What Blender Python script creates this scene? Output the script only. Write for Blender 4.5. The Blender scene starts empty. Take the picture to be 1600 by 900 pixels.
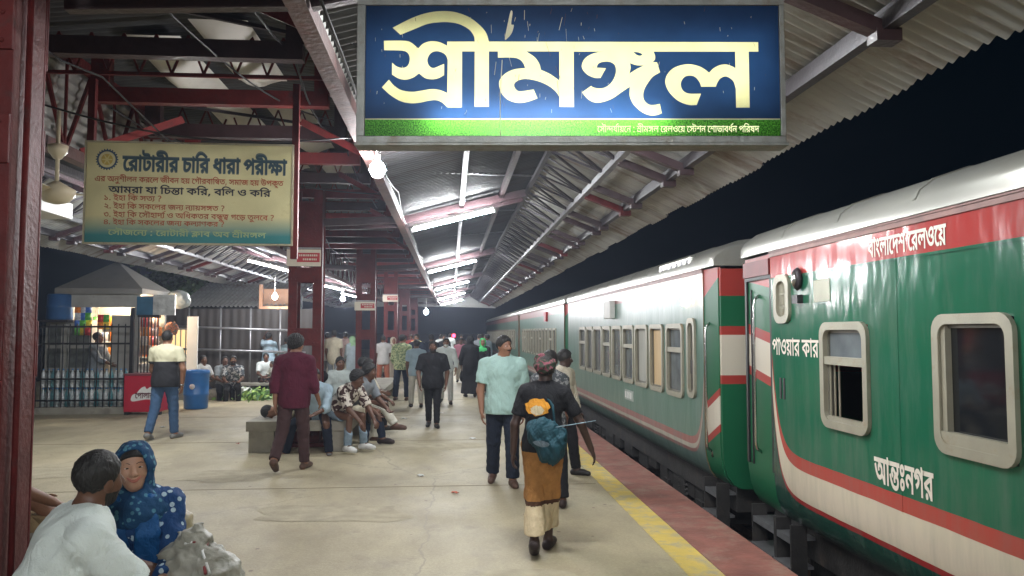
import bpy, math, random
import numpy as np
from mathutils import Vector, Matrix
R = math.radians
random.seed(7)
C = bpy.context.scene.collection
scene = bpy.context.scene

# ---------------------------------------------------------------- camera, sky, exposure
cam_d = bpy.data.cameras.new('camera')
cam_d.sensor_width = 36.0
cam_d.lens = 27.0
cam_d.clip_start = 0.05
cam_d.clip_end = 2000
cam = bpy.data.objects.new('camera', cam_d)
C.objects.link(cam)
_th, _ph = math.atan(95/1200), math.atan(68/1200)
cam.location = (0, 0, 1.7)
cam.rotation_euler = (math.pi/2 + _ph, 0, -_th)
scene.camera = cam

world = bpy.data.worlds.new('World')
scene.world = world
world.use_nodes = True
wn = world.node_tree
bg = wn.nodes['Background']
bg.inputs[0].default_value = (.0003, .0012, .0024, 1)   # clear night sky, no sun
bg.inputs[1].default_value = 1.0

scene.view_settings.view_transform = 'Standard'
scene.view_settings.look = 'None'
scene.view_settings.exposure = 0.82
scene.view_settings.gamma = 1.0
scene.view_settings.use_curve_mapping = False
scene.render.engine = 'CYCLES'
scene.cycles.use_denoising = True
scene.cycles.max_bounces = 6
scene.cycles.diffuse_bounces = 3
scene.cycles.glossy_bounces = 3
scene.cycles.transparent_max_bounces = 12
scene.cycles.sample_clamp_indirect = 4.0
scene.cycles.sample_clamp_direct = 0.0
scene.cycles.caustics_reflective = False
scene.cycles.caustics_refractive = False

# ---------------------------------------------------------------- helpers
def tag(o, label=None, cat=None, group=None, kind=None):
    if label: o['label'] = label
    if cat: o['category'] = cat
    if group: o['group'] = group
    if kind: o['kind'] = kind
    return o

def thing(name, label, cat, loc=(0, 0, 0), rz=0.0, group=None):
    o = bpy.data.objects.new(name, None)
    C.objects.link(o)
    o.empty_display_size = 0.2
    o.location = loc
    o.rotation_euler = (0, 0, rz)
    return tag(o, label, cat, group)

class MB:
    """collects shapes, builds one mesh object"""
    def __init__(s):
        s.v = []; s.f = []; s.m = []; s.sm = []; s.cur = 0; s.smooth = False
    def add(s, vs, fs):
        b = len(s.v)
        s.v += [tuple(p) for p in vs]
        for f in fs:
            s.f.append([b+i for i in f]); s.m.append(s.cur); s.sm.append(s.smooth)
        return s
    def box(s, c, d, rot=None, taper=1.0):
        hx, hy, hz = d[0]/2, d[1]/2, d[2]/2
        vs = []
        for z in (-1, 1):
            t = taper if z > 0 else 1.0
            for x, y in ((-1, -1), (1, -1), (1, 1), (-1, 1)):
                p = Vector((x*hx*t, y*hy*t, z*hz))
                if rot: p = rot @ p
                vs.append(Vector(c)+p)
        return s.add(vs, [(3, 2, 1, 0), (4, 5, 6, 7), (0, 1, 5, 4), (1, 2, 6, 5), (2, 3, 7, 6), (3, 0, 4, 7)])
    def b2(s, a, b):
        return s.box([(a[i]+b[i])/2 for i in range(3)], [abs(b[i]-a[i]) for i in range(3)])
    def bar(s, a, b, w, h, up=(0, 0, 1)):
        a = Vector(a); b = Vector(b); d = b-a
        L = d.length; y = d.normalized()
        x = y.cross(Vector(up))
        if x.length < 1e-4: x = y.cross(Vector((0, 1, 0)))
        x.normalize(); z = x.cross(y)
        rot = Matrix((x, y, z)).transposed()
        return s.box((a+b)/2, (w, L, h), rot)
    def tube(s, pts, r, n=8, caps=True):
        pts = [Vector(p) for p in pts]
        rs = r if isinstance(r, (list, tuple)) else [r]*len(pts)
        t0 = (pts[1]-pts[0]).normalized()
        nx = t0.orthogonal().normalized()
        vs = []
        for i, p in enumerate(pts):
            if i == 0: t = (pts[1]-pts[0])
            elif i == len(pts)-1: t = pts[-1]-pts[-2]
            else: t = (pts[i+1]-pts[i]).normalized()+(pts[i]-pts[i-1]).normalized()
            t.normalize()
            nx = (nx - t*nx.dot(t)).normalized(); ny = t.cross(nx)
            for k in range(n):
                a = 2*math.pi*k/n
                vs.append(p+(nx*math.cos(a)+ny*math.sin(a))*rs[i])
        fs = []
        for i in range(len(pts)-1):
            for k in range(n):
                fs.append((i*n+k, i*n+(k+1) % n, (i+1)*n+(k+1) % n, (i+1)*n+k))
        if caps:
            fs.append(tuple(reversed(range(n)))); fs.append(tuple((len(pts)-1)*n+k for k in range(n)))
        return s.add(vs, fs)
    def lathe(s, prof, c=(0, 0, 0), n=20, sx=1, sy=1):
        vs = []
        for r, z in prof:
            for k in range(n):
                a = 2*math.pi*k/n
                vs.append((c[0]+r*math.cos(a)*sx, c[1]+r*math.sin(a)*sy, c[2]+z))
        fs = []
        for i in range(len(prof)-1):
            for k in range(n):
                fs.append((i*n+k, i*n+(k+1) % n, (i+1)*n+(k+1) % n, (i+1)*n+k))
        fs.append(tuple(reversed(range(n)))); fs.append(tuple((len(prof)-1)*n+k for k in range(n)))
        return s.add(vs, fs)
    def sheet(s, rows):
        """rows: list of equal-length point rows"""
        n = len(rows[0]); vs = [p for r in rows for p in r]
        fs = [(i*n+k, i*n+k+1, (i+1)*n+k+1, (i+1)*n+k) for i in range(len(rows)-1) for k in range(n-1)]
        return s.add(vs, fs)
    def build(s, name, mats, parent=None, bevel=0, kind=None):
        me = bpy.data.meshes.new(name)
        me.from_pydata(s.v, [], s.f)
        if not isinstance(mats, (list, tuple)): mats = [mats]
        for m in mats: me.materials.append(m)
        me.polygons.foreach_set('material_index', s.m)
        me.polygons.foreach_set('use_smooth', s.sm)
        me.update()
        o = bpy.data.objects.new(name, me)
        C.objects.link(o)
        if parent: o.parent = parent
        if bevel:
            b = o.modifiers.new('bevel', 'BEVEL'); b.width = bevel; b.segments = 2; b.limit_method = 'ANGLE'; b.angle_limit = R(40)
        if kind: o['kind'] = kind
        return o

def kids(o): return list(o.children)
def dup(o, parent=None):
    c = o.copy(); C.objects.link(c)
    if parent: c.parent = parent
    for ch in kids(o): dup(ch, c)
    return c

# ---------------------------------------------------------------- materials
def mat(name, col, rough=0.6, metal=0.0, var=0.15, vs=6.0, dirt=None, ds=2.5, dthr=0.55, bump=0.0, bs=40.0, spec=0.5, coat=0.0, stretch=None):
    m = bpy.data.materials.new(name); m.use_nodes = True
    nt = m.node_tree; N = nt.nodes; L = nt.links
    p = N['Principled BSDF']
    p.inputs['Roughness'].default_value = rough; p.inputs['Metallic'].default_value = metal
    p.inputs['Specular IOR Level'].default_value = spec
    if coat: p.inputs['Coat Weight'].default_value = coat; p.inputs['Coat Roughness'].default_value = 0.08
    tc = N.new('ShaderNodeTexCoord'); vec = tc.outputs['Object']
    if stretch:
        mp = N.new('ShaderNodeMapping'); mp.inputs['Scale'].default_value = stretch
        L.new(vec, mp.inputs['Vector']); vec = mp.outputs[0]
    n1 = N.new('ShaderNodeTexNoise'); n1.inputs['Scale'].default_value = vs; n1.inputs['Detail'].default_value = 5
    L.new(vec, n1.inputs['Vector'])
    hs = N.new('ShaderNodeMapRange'); hs.inputs['From Min'].default_value = 0.25; hs.inputs['From Max'].default_value = 0.75
    hs.inputs['To Min'].default_value = 1-var; hs.inputs['To Max'].default_value = 1+var
    L.new(n1.outputs[0], hs.inputs[0])
    mx = N.new('ShaderNodeMix'); mx.data_type = 'RGBA'; mx.blend_type = 'MULTIPLY'; mx.inputs[0].default_value = 1
    mx.inputs[6].default_value = (*col, 1); L.new(hs.outputs[0], mx.inputs[7])
    out = mx.outputs[2]
    if dirt:
        n2 = N.new('ShaderNodeTexNoise'); n2.inputs['Scale'].default_value = ds; n2.inputs['Detail'].default_value = 8; n2.inputs['Roughness'].default_value = 0.7
        L.new(vec, n2.inputs['Vector'])
        rr = N.new('ShaderNodeMapRange'); rr.inputs['From Min'].default_value = dthr; rr.inputs['From Max'].default_value = dthr+0.18
        L.new(n2.outputs[0], rr.inputs[0])
        m2 = N.new('ShaderNodeMix'); m2.data_type = 'RGBA'; L.new(rr.outputs[0], m2.inputs[0]); L.new(out, m2.inputs[6]); m2.inputs[7].default_value = (*dirt, 1)
        out = m2.outputs[2]
    L.new(out, p.inputs['Base Color'])
    if bump:
        n3 = N.new('ShaderNodeTexNoise'); n3.inputs['Scale'].default_value = bs; n3.inputs['Detail'].default_value = 4
        L.new(vec, n3.inputs['Vector'])
        b = N.new('ShaderNodeBump'); b.inputs['Strength'].default_value = bump; b.inputs['Distance'].default_value = 0.02
        L.new(n3.outputs[0], b.inputs['Height']); L.new(b.outputs[0], p.inputs['Normal'])
    return m

def emit(name, col, s):
    m = bpy.data.materials.new(name); m.use_nodes = True
    p = m.node_tree.nodes['Principled BSDF']
    p.inputs['Base Color'].default_value = (*[min(1, c) for c in col], 1)
    p.inputs['Emission Color'].default_value = (*col, 1); p.inputs['Emission Strength'].default_value = s
    return m

M = {}
M['concrete'] = mat('concrete', (.34, .31, .25), .85, var=.2, vs=3, dirt=(.2, .18, .15), ds=1.5, dthr=.58, bump=.25, bs=60)
M['maroon'] = mat('maroon_paint', (.10, .014, .013), .5, spec=.22, var=.35, vs=5, dirt=(.06, .03, .028), ds=6, dthr=.55, bump=.3, bs=25)
M['red_paint'] = mat('red_oxide_paint', (.24, .03, .03), .45, var=.3, vs=5, dirt=(.12, .03, .03), ds=6, dthr=.58, bump=.25, bs=25)
M['pink_wood'] = mat('faded_red_paint', (.13, .075, .068), .6, var=.3, vs=8, dirt=(.16, .06, .05), ds=5, dthr=.5, bump=.3, bs=30)
M['dark_steel'] = mat('dark_steel', (.035, .03, .034), .45, metal=.3, var=.3, vs=8, bump=.15)
M['steel'] = mat('dull_steel', (.32, .32, .33), .42, metal=.75, var=.2, vs=10, dirt=(.14, .09, .07), ds=8, dthr=.6)
M['chrome'] = mat('polished_steel', (.62, .62, .6), .22, metal=1, var=.1)
M['roofing_dark'] = mat('dimmed_roofing', (.060, .064, .066), .6, metal=.1, var=.3, vs=1.2, dirt=(.04, .03, .026), ds=1.1, dthr=.5, stretch=(.5, 3, 1))  # weathered sheeting; the inner roof's dimmer light is also put into its colour
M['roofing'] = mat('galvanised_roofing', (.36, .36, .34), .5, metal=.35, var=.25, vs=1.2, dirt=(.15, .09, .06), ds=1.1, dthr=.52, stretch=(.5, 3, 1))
M['dark_maroon'] = mat('dark_maroon_paint', (.034, .016, .018), .45, var=.35, vs=5, bump=.3, bs=25)
M['faded_maroon'] = mat('faded_maroon_paint', (.115, .036, .032), .5, spec=.25, var=.3, vs=9, dirt=(.11, .035, .035), ds=4, dthr=.48, bump=.3, bs=40)
M['fibre'] = mat('white_fibreglass', (.62, .62, .58), .5, var=.12, vs=3, dirt=(.3, .27, .22), ds=3, dthr=.62)
M['white_paint'] = mat('white_paint', (.68, .68, .65), .55, var=.08, vs=4, dirt=(.36, .33, .28), ds=3, dthr=.62)
M['black_rubber'] = mat('black_rubber', (.015, .015, .016), .5, var=.2)
M['under'] = mat('grimy_underframe', (.035, .032, .03), .6, metal=.2, var=.4, vs=6, dirt=(.08, .06, .045), ds=5, dthr=.55, bump=.3)
M['rust'] = mat('rail_steel', (.16, .09, .06), .5, metal=.5, var=.3, vs=12)
M['tube'] = emit('lit_tube', (.95, .98, 1.0), 420)
M['bulb'] = emit('lit_bulb', (1.0, .95, .98), 330)
GLYPHS = {
 0: (1158, "898,622 898,551 798,551 798,0 721,0 q692,59 q606,148 557,180 582,246 q620,224 q702,148 724,109 q723,124 q722,150 q721,178 721,194 721,551 -10,551 -10,622|376,91 q308,91 q184,155 q75,308 29,442 102,466 q138,362 q217,229 q315,167 378,167 q433,167 q500,202 q530,262 530,300 q530,358 q467,430 420,430 q387,430 q353,401 353,372 q353,365 q357,341 361,331 285,316 q278,337 q271,372 271,388 q271,425 q312,475 q377,500 413,500 q472,500 q558,447 q606,355 606,294 q606,240 q556,147 q454,91|344,465 q339,497 q290,546 243,556 267,601 312,589 q369,567 q419,511 423,468|1168,622 1168,551 1063,551 1063,0 986,0 986,479 q969,518 q926,551 897,551 887,551 887,622 897,622 q925,622 q974,591 990,559 q989,564 q986,600 986,613 986,688 1039,688 1062,622"),
 1: (721, "507,304 q472,304 q420,318 q372,350 341,377 q316,400 q289,417 273,417 q257,417 q230,396 230,375 q230,357 q253,326 272,308 217,253 q187,280 q148,341 148,380 q148,417 q182,465 q235,489 261,489 q302,489 q360,458 392,429 q427,398 q473,371 504,371 q536,371 q574,405 574,442 q574,480 q533,549 504,575 583,591 q599,577 q630,532 q651,475 651,442 q651,397 q619,336 q556,304|731,622 731,551 -10,551 -10,622|421,-55 q334,-55 q187,10 q69,159 24,284 99,307 q134,210 q222,83 q340,20 417,20 q507,20 q581,87 581,143 q581,176 q556,226 q507,254 472,254 q448,254 q418,238 q403,211 403,194 q403,187 q408,160 412,149 337,135 q331,152 q324,192 324,206 q324,243 q364,293 q430,319 468,319 q530,319 q614,270 q657,189 657,140 q657,81 q603,-7 q498,-55"),
 2: (438, "78,486 q78,527 q115,588 q179,622 219,622 q259,622 q323,588 q360,527 360,486 q360,445 q323,383 q259,349 219,349 q179,349 q115,383 q78,444|147,486 q147,452 q188,414 219,414 q251,414 q291,453 291,486 q291,518 q251,557 219,557 q188,557 q147,518|78,137 q78,178 q115,239 q179,273 219,273 q259,273 q323,240 q360,179 360,137 q360,96 q323,34 q259,0 219,0 q179,0 q115,34 q78,96|147,137 q147,104 q188,65 219,65 q251,65 q291,104 291,137 q291,170 q251,208 219,208 q188,208 q147,169"),
 3: (604, "614,622 614,551 509,551 509,0 432,0 432,243 448,187 q415,233 q337,307 q255,351 216,351 q179,351 q128,312 128,274 q128,244 q170,201 214,184 176,113 q115,138 q46,223 46,277 q46,326 q93,391 q166,423 204,423 q256,423 q342,387 q417,325 451,284 437,280 q434,303 q432,348 432,371 432,551 -10,551 -10,622"),
 4: (656, "484,0 484,425 505,362 q470,412 q409,485 q353,533 q295,556 263,556 q210,556 q145,501 120,465 106,457 q120,470 q178,487 216,487 q262,487 q319,451 q346,396 346,369 q346,310 q266,217 182,172 131,245 q186,268 q266,325 266,365 q266,387 q232,417 200,417 q174,417 q129,405 103,392 22,458 q53,510 q123,587 q206,629 255,629 q305,629 q388,594 q467,524 507,472 489,483 q487,497 q484,555 484,585 484,688 537,688 560,622 666,622 666,551 561,551 561,0"),
 5: (596, "606,622 606,551 501,551 501,0 424,0 q394,60 q289,161 q153,231 76,243 37,339 q133,397 q338,491 447,524 424,482 424,551 -10,551 -10,622|424,474 445,446 q369,421 q201,348 130,304 q184,292 q306,234 q410,146 438,88 429,88 q427,111 q424,157 424,189|185,-6 q160,-6 q125,26 125,52 q125,78 q160,112 185,112 q210,112 q245,78 245,52 q245,26 q210,-6"),
 6: (716, "726,622 726,551 621,551 621,0 544,0 544,396 566,332 q525,392 q457,477 q396,531 q334,556 298,556 q258,556 q193,526 q139,476 116,447 108,445 q124,455 q155,465 174,465 q232,465 q286,402 286,356 q286,345 q284,325 282,320 265,326 q277,339 q299,363 q324,387 337,400 461,516 510,463 226,195 167,250 249,328 213,285 183,262 q198,279 q219,318 219,343 q219,368 q189,398 160,398 q144,398 q114,390 98,380 22,452 q62,505 q146,584 q238,629 291,629 q347,629 q437,587 q521,504 567,441 549,446 q546,470 q544,526 544,558 544,688 597,688 620,622"),
 7: (266, "276,622 276,551 171,551 171,0 94,0 94,469 q82,503 q35,551 -2,551 -10,551 -10,622 5,622 q29,622 q81,591 97,559 q96,564 q94,600 94,613 94,688 148,688 170,622"),
 8: (738, "509,629 q586,629 q671,551 671,483 q671,435 q622,359 q536,303 480,282 449,354 q516,376 q591,435 591,482 q591,519 q549,558 509,558 q473,558 q409,534 q359,497 q331,456 331,439 q331,423 q351,400 386,395 365,321 q308,332 q251,388 251,431 q251,465 q292,534 q364,593 q457,629|681,225 q681,142 q558,42 453,42 q383,42 q257,92 q150,202 q61,380 28,507 103,529 q143,386 q242,204 q371,118 455,118 q518,118 q600,171 600,228 q600,267 q549,321 509,338 589,373 q633,349 q681,273"),
 9: (626, "636,622 636,551 531,551 531,0 454,0 q412,56 q310,141 q176,199 84,212 48,303 q79,324 q147,362 q218,398 252,414 q214,443 q115,488 48,502 79,570 81,551 -10,551 -10,622|454,551 135,551 114,560 q156,550 q241,506 q314,455 336,432 341,376 q305,360 q226,322 q153,284 125,265 113,280 q199,268 q328,212 q428,132 470,83 457,79 q456,100 q454,149 454,171|180,-6 q155,-6 q120,26 120,52 q120,78 q155,112 180,112 q205,112 q240,78 240,52 q240,26 q205,-6"),
 10: (260, ""),
 11: (807, "817,622 817,551 492,551 492,489 492,473 492,0 415,0 q386,59 q282,163 q149,234 76,243 37,339 q134,395 q328,483 437,517 415,475 415,551 -10,551 -10,622|415,467 436,438 q385,424 q276,378 q173,328 130,304 q186,293 q305,231 q404,142 428,90 420,88 q418,111 q415,157 415,189|761,288 q761,255 q735,196 q675,158 625,158 q609,158 q580,160 566,163 572,235 q578,234 q595,233 606,233 q654,233 q683,270 683,296 q683,349 q580,424 479,438 482,513 q559,505 q685,444 q761,349"),
 12: (596, "606,622 606,551 501,551 501,0 424,0 q394,60 q289,161 q153,231 76,243 37,339 q133,397 q338,491 447,524 424,482 424,551 -10,551 -10,622|424,474 445,446 q369,421 q201,348 130,304 q184,292 q306,234 q410,146 438,88 429,88 q427,111 q424,157 424,189"),
 13: (438, "123,314 q186,276 q299,171 q392,51 424,-8 359,-41 q318,22 q237,123 q140,209 73,250|78,486 q78,527 q115,588 q179,622 219,622 q259,622 q323,588 q360,527 360,486 q360,445 q323,383 q259,349 219,349 q179,349 q115,383 q78,444|147,486 q147,452 q188,414 219,414 q251,414 q291,453 291,486 q291,520 q251,557 219,557 q188,557 q147,518"),
 14: (731, "741,622 741,551 636,551 636,0 559,0 559,335 565,309 q543,341 q494,379 465,379 q450,379 q419,368 q398,338 398,307 q398,296 q399,279 400,271 335,266 q331,307 q295,364 q243,394 213,394 q186,394 q148,373 q128,338 128,316 q128,276 q187,220 241,201 214,127 q166,142 q90,194 q46,270 46,320 q46,365 q90,430 q164,466 208,466 q261,466 q337,427 369,384 354,383 q364,416 q421,451 452,451 q488,451 q540,423 571,397 562,382 q561,403 q559,445 559,467 559,551 -10,551 -10,622"),
 15: (346, "356,622 356,551 336,551 q305,544 q233,497 q169,422 q128,322 128,262 q128,190 q171,105 q235,69 267,69 q292,69 q326,79 348,92 383,31 q357,11 q295,-5 264,-5 q201,-5 q104,61 q49,180 49,260 q49,342 q111,475 q216,567 280,588 216,555 q198,553 q156,551 130,551 -10,551 -10,622"),
 16: (603, "613,622 613,551 159,551 159,253 145,273 q185,318 q287,396 q407,461 475,486 540,422 q521,387 q498,321 q487,249 487,205 q487,156 q503,66 522,10 447,-7 q429,51 q409,162 409,222 q409,263 q421,335 q442,392 453,410 465,405 q408,382 q300,316 q196,230 141,175 82,215 82,551 -10,551 -10,622"),
 17: (677, "687,622 687,551 582,551 582,0 505,0 505,512 510,532 q507,549 q505,585 505,607 505,688 558,688 582,622|361,629 q400,629 q466,599 q518,545 534,509 530,404 q499,476 q415,556 363,556 q324,556 q276,513 276,471 q276,431 q341,380 413,377 406,300 q340,304 q255,350 q215,425 215,474 q215,527 q257,596 q324,629|77,629 q119,629 q194,595 q242,521 242,461 q242,420 q202,346 q119,300 54,300 48,377 q99,378 q157,405 q181,447 181,468 q181,509 q129,556 76,556 q58,556 q23,551 -1,545 -9,620 q16,625 q55,629"),
 18: (567, "577,622 577,551 172,551 172,205 q172,161 q182,125 189,117 q207,96 244,96 q283,96 q353,134 379,162 q408,193 q439,263 439,299 q439,331 q407,364 370,364 q358,364 q330,360 317,357 306,428 q325,433 q366,439 389,439 q426,439 q484,411 q517,351 517,303 q517,244 q459,133 415,95 q378,63 q291,24 239,24 q202,24 q149,46 132,63 q116,82 q95,136 95,191 95,551 -10,551 -10,622|395,622 q394,663 q357,699 315,699 221,699 q156,699 q85,717 60,736 q33,756 q6,819 6,859 q6,872 q9,897 11,912 85,907 q83,896 q81,879 81,869 q81,847 q90,813 100,802 q114,786 q167,771 216,771 294,771 q347,771 q409,755 431,734 q448,718 q466,663 467,622"),
 19: (266, "276,551 171,551 171,0 94,0 94,551 -10,551 -10,622 94,622 q90,687 q31,775 q-64,826 q-185,848 -252,848 q-311,848 q-396,835 q-442,811 -442,792 q-442,773 q-394,763 -365,763 -269,763 q-216,763 q-154,745 -135,725 q-116,706 q-100,654 -100,615 -167,615 q-168,639 q-178,670 -189,678 q-199,686 q-228,692 -254,692 -353,692 q-394,692 q-456,703 -476,713 q-501,727 q-521,767 -521,789 q-521,847 q-391,917 -258,917 q-55,917 q164,774 174,622 276,622"),
 20: (567, "577,622 577,551 172,551 172,521 168,458 q170,445 q172,399 172,378 172,205 q172,161 q182,125 189,117 q207,96 244,96 q284,96 q352,134 379,162 q407,192 q438,259 438,296 q438,329 q401,349 368,349 363,349 q317,349 q261,364 235,377 q212,390 q173,425 161,447 171,534 q192,498 q238,449 q307,423 361,423 377,423 q415,423 q456,413 472,403 q495,389 q517,340 517,306 q517,245 q459,133 415,95 q377,62 q291,24 238,24 q201,24 q149,46 132,63 q116,82 q95,136 95,191 95,551 -10,551 -10,622"),
 21: (266, "276,622 276,551 171,551 171,0 94,0 94,551 -10,551 -10,622 82,622 q66,641 q33,683 20,704 q54,763 q132,860 q238,917 313,917 q366,917 q463,891 q557,842 q653,773 705,731 663,677 q594,733 q483,807 q382,844 325,844 q270,844 q189,806 q130,738 106,693 q114,678 q142,642 160,622"),
 22: (596, "606,622 606,551 501,551 501,0 424,0 q394,60 q289,161 q153,231 76,243 37,339 q133,397 q338,491 447,524 424,482 424,622|424,474 445,446 q369,421 q201,348 130,304 q184,292 q306,234 q410,146 438,88 429,88 q427,111 q424,157 424,189|240,629 q252,629 q280,626 293,624 287,552 q281,553 q264,554 251,554 q221,554 q188,529 188,509 q188,483 q234,446 293,423 233,378 q195,397 q139,440 q109,492 109,524 q109,551 q137,599 q195,629"),
 23: (919, "929,622 929,551 614,551 614,0 537,0 537,84 542,110 q540,122 q537,175 537,202 537,419 537,431 537,551 -10,551 -10,622|876,271 q876,241 q851,184 q794,148 745,148 q731,148 q702,150 689,153 695,225 q700,224 q720,223 728,223 q772,223 q799,256 799,276 q799,295 q785,324 772,334 q747,354 q659,372 594,372 560,372 q501,372 q408,401 q355,471 355,531 q355,540 q358,565 360,577 435,571 q434,562 q431,544 431,536 q431,477 q501,442 562,442 593,442 q691,442 q799,409 831,380 q856,358 q876,303|347,265 q390,265 q465,228 q529,165 553,126 554,55 543,34 q511,85 q449,156 q386,194 351,194 q334,194 q311,183 q299,163 299,148 q299,132 q307,108 311,99 234,83 q227,97 q217,133 217,150 q217,178 q237,221 q272,250 q319,265|185,463 q237,463 q321,417 q371,329 371,265 q371,246 q367,216 365,206 287,208 q291,221 q294,247 294,256 q294,289 q274,351 q229,392 190,392 q158,392 q131,364 131,342 q131,334 q136,314 140,304 62,288 q55,303 q48,335 48,349 q48,375 q68,417 q104,447 q154,463|123,405 q125,413 q126,436 126,449 q126,490 q86,569 42,582 135,602 q169,574 q202,504 202,450 q202,436 q199,413 197,400"),
 24: (758, "511,628 q552,628 q607,611 626,594 q645,578 q667,531 667,490 667,0 592,0 q584,30 q554,68 q511,87 481,87 q445,87 q383,79 q316,70 272,70 q238,70 q160,85 q90,127 q46,210 46,278 q46,302 q54,355 58,377 135,366 q131,351 q124,309 124,280 q124,236 q150,182 q194,154 q248,144 276,144 q326,144 q409,161 461,161 q504,161 q568,136 590,106 590,463 q590,500 q580,532 569,542 q551,557 514,557 q478,557 q413,525 q362,475 q333,418 333,393 q333,383 q341,361 q367,345 392,345 q403,345 q423,347 434,348 441,278 q431,274 q398,270 376,270 q327,270 q254,330 254,392 q254,432 q295,515 q367,585 q460,628"),
 25: (893, "903,622 903,551 798,551 798,0 721,0 q692,59 q606,148 557,180 582,246 q620,224 q702,148 724,109 q723,124 q722,150 q721,178 721,194 721,551 -10,551 -10,622|376,91 q308,91 q184,155 q75,308 29,442 102,466 q138,362 q217,229 q315,167 378,167 q433,167 q500,202 q530,263 530,300 q530,358 q467,430 420,430 q387,430 q353,401 353,372 q353,365 q357,341 361,331 285,316 q278,337 q271,372 271,388 q271,425 q312,475 q377,500 413,500 q472,500 q558,447 q606,355 606,294 q606,240 q556,147 q454,91|344,465 q339,497 q290,546 243,556 267,601 312,589 q369,567 q419,511 423,468"),
 26: (0, "-286,-266 q-313,-266 q-377,-243 q-422,-193 -422,-151 q-422,-100 q-344,-39 -274,-39 q-212,-39 q-97,-84 q22,-164 89,-217 44,-271 q-23,-215 q-133,-141 q-231,-103 -279,-103 q-315,-103 q-351,-131 -351,-153 q-351,-181 q-312,-204 -286,-204 q-249,-204 q-204,-173 q-180,-127 q-172,-78 -172,-59 -172,8 -95,8 -95,-45 q-95,-73 q-108,-148 q-147,-219 q-223,-266"),
 27: (917, "401,63 q342,63 q234,105 q139,198 q60,353 29,465 105,485 q139,362 q223,209 q333,139 404,139 q478,139 q554,203 554,268 q554,299 q538,343 530,358 590,358 q562,329 q501,283 q432,257 391,257 q352,257 q292,287 q258,344 258,384 q258,428 q320,519 394,553 q374,552 q323,551 298,551 -10,551 -10,622 927,622 927,551 614,551 q590,551 q552,553 535,554 q451,516 q365,454 q335,403 335,380 q335,352 q367,328 387,328 q425,328 q485,363 523,396 609,365 q618,345 q630,286 630,254 q630,204 q585,117 q484,63|801,205 q801,156 q817,66 836,10 761,-7 q743,51 q723,162 723,222 q723,275 q742,359 755,388 q679,389 q572,426 q500,495 475,543 551,559 q567,530 q616,485 q694,459 751,459 q765,459 q791,461 806,462 845,392 q821,347 q801,261"),
 28: (530, "242,500 q321,500 q418,447 q464,366 464,325 q464,243 q349,147 236,141 246,152 q291,139 q391,91 q493,28 540,-10 494,-63 q432,-17 q329,50 q229,100 q117,138 46,154 61,223 q96,213 q161,204 207,204 q278,204 q355,238 q385,292 385,320 q385,373 q307,430 247,430 q211,430 q167,416 q148,389 148,370 q148,362 q152,345 154,338 81,323 q76,338 q70,371 70,384 q70,421 q114,473 q191,500|175,465 q170,497 q120,546 73,556 97,601 143,589 q199,567 q250,511 254,468|540,622 540,551 -10,551 -10,622"),
 29: (266, "171,0 94,0 94,551 -10,551 -10,622 276,622 276,551 171,551|99,622 q98,663 q61,699 20,699 -149,699 q-214,699 q-285,717 -310,736 q-337,756 q-364,819 -364,859 q-364,872 q-361,898 -359,912 -285,907 q-287,895 q-289,877 -289,869 q-289,847 q-280,813 -270,802 q-256,786 q-204,771 -154,771 -2,771 q51,771 q113,755 135,734 q152,718 q170,663 171,622"),
 30: (612, "184,511 q233,511 q319,475 q401,409 442,363 399,303 q366,347 q297,407 q228,438 193,438 q165,438 q128,414 128,389 q128,373 q148,344 168,332 121,270 q83,295 q46,358 46,393 q46,433 q86,485 q149,511|622,622 622,551 -10,551 -10,622|517,580 517,0 440,0 q395,47 q314,99 q231,127 182,137 145,225 q189,251 q295,305 q407,355 460,375 440,361 440,579|440,309 460,301 q418,284 q328,243 q247,203 218,185 210,200 q278,185 q395,132 444,86 q443,106 q440,157 440,172"),
 31: (707, "407,50 q325,50 q183,131 q70,313 29,466 105,486 q140,362 q223,202 q332,126 405,126 q452,126 q516,149 q555,191 q573,246 573,278 q573,320 q541,389 q483,429 444,429 q404,429 q369,395 369,367 q369,357 q373,335 378,321 301,306 q295,325 q288,361 288,380 q288,419 q327,472 q396,500 440,500 q502,500 q596,443 q650,341 650,274 q650,211 q597,110 q489,50|717,622 717,551 -10,551 -10,622"),
 32: (263, "190,116 197,105 q188,70 q161,-6 q130,-82 113,-119 46,-119 q61,-60 q86,64 93,116"),
 33: (682, "692,622 692,551 587,551 587,0 510,0 510,353 533,290 q502,331 q457,375 436,375 q422,375 q398,359 q368,314 343,268 q316,219 q272,156 q223,127 188,127 q161,127 q112,149 q63,200 35,244 96,281 q123,233 q159,203 180,203 q197,203 q228,224 q265,276 289,321 312,354 q338,408 q386,449 415,449 q448,449 q501,412 536,374 516,373 q512,396 q510,437 510,458 510,551 -10,551 -10,622|271,271 q261,339 q240,419 214,441 q189,464 q103,487 38,495 53,571 107,551 q164,542 q240,514 q287,469 q311,403 315,356"),
 34: (622, "632,622 632,551 527,551 527,0 450,0 450,135 468,82 q433,135 q362,225 q283,281 236,281 q199,281 q148,243 148,205 q148,172 q196,127 243,111 218,34 q164,53 q97,107 q66,172 66,208 q66,256 q113,320 q186,353 223,353 q283,353 q374,309 q443,235 471,189 454,186 q452,209 q450,256 450,281 450,551 -10,551 -10,622|299,323 q299,317 q298,305 297,299 221,322 q219,380 q183,450 q105,487 38,494 51,566 97,553 q145,549 q220,518 q272,462 q299,379"),
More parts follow.
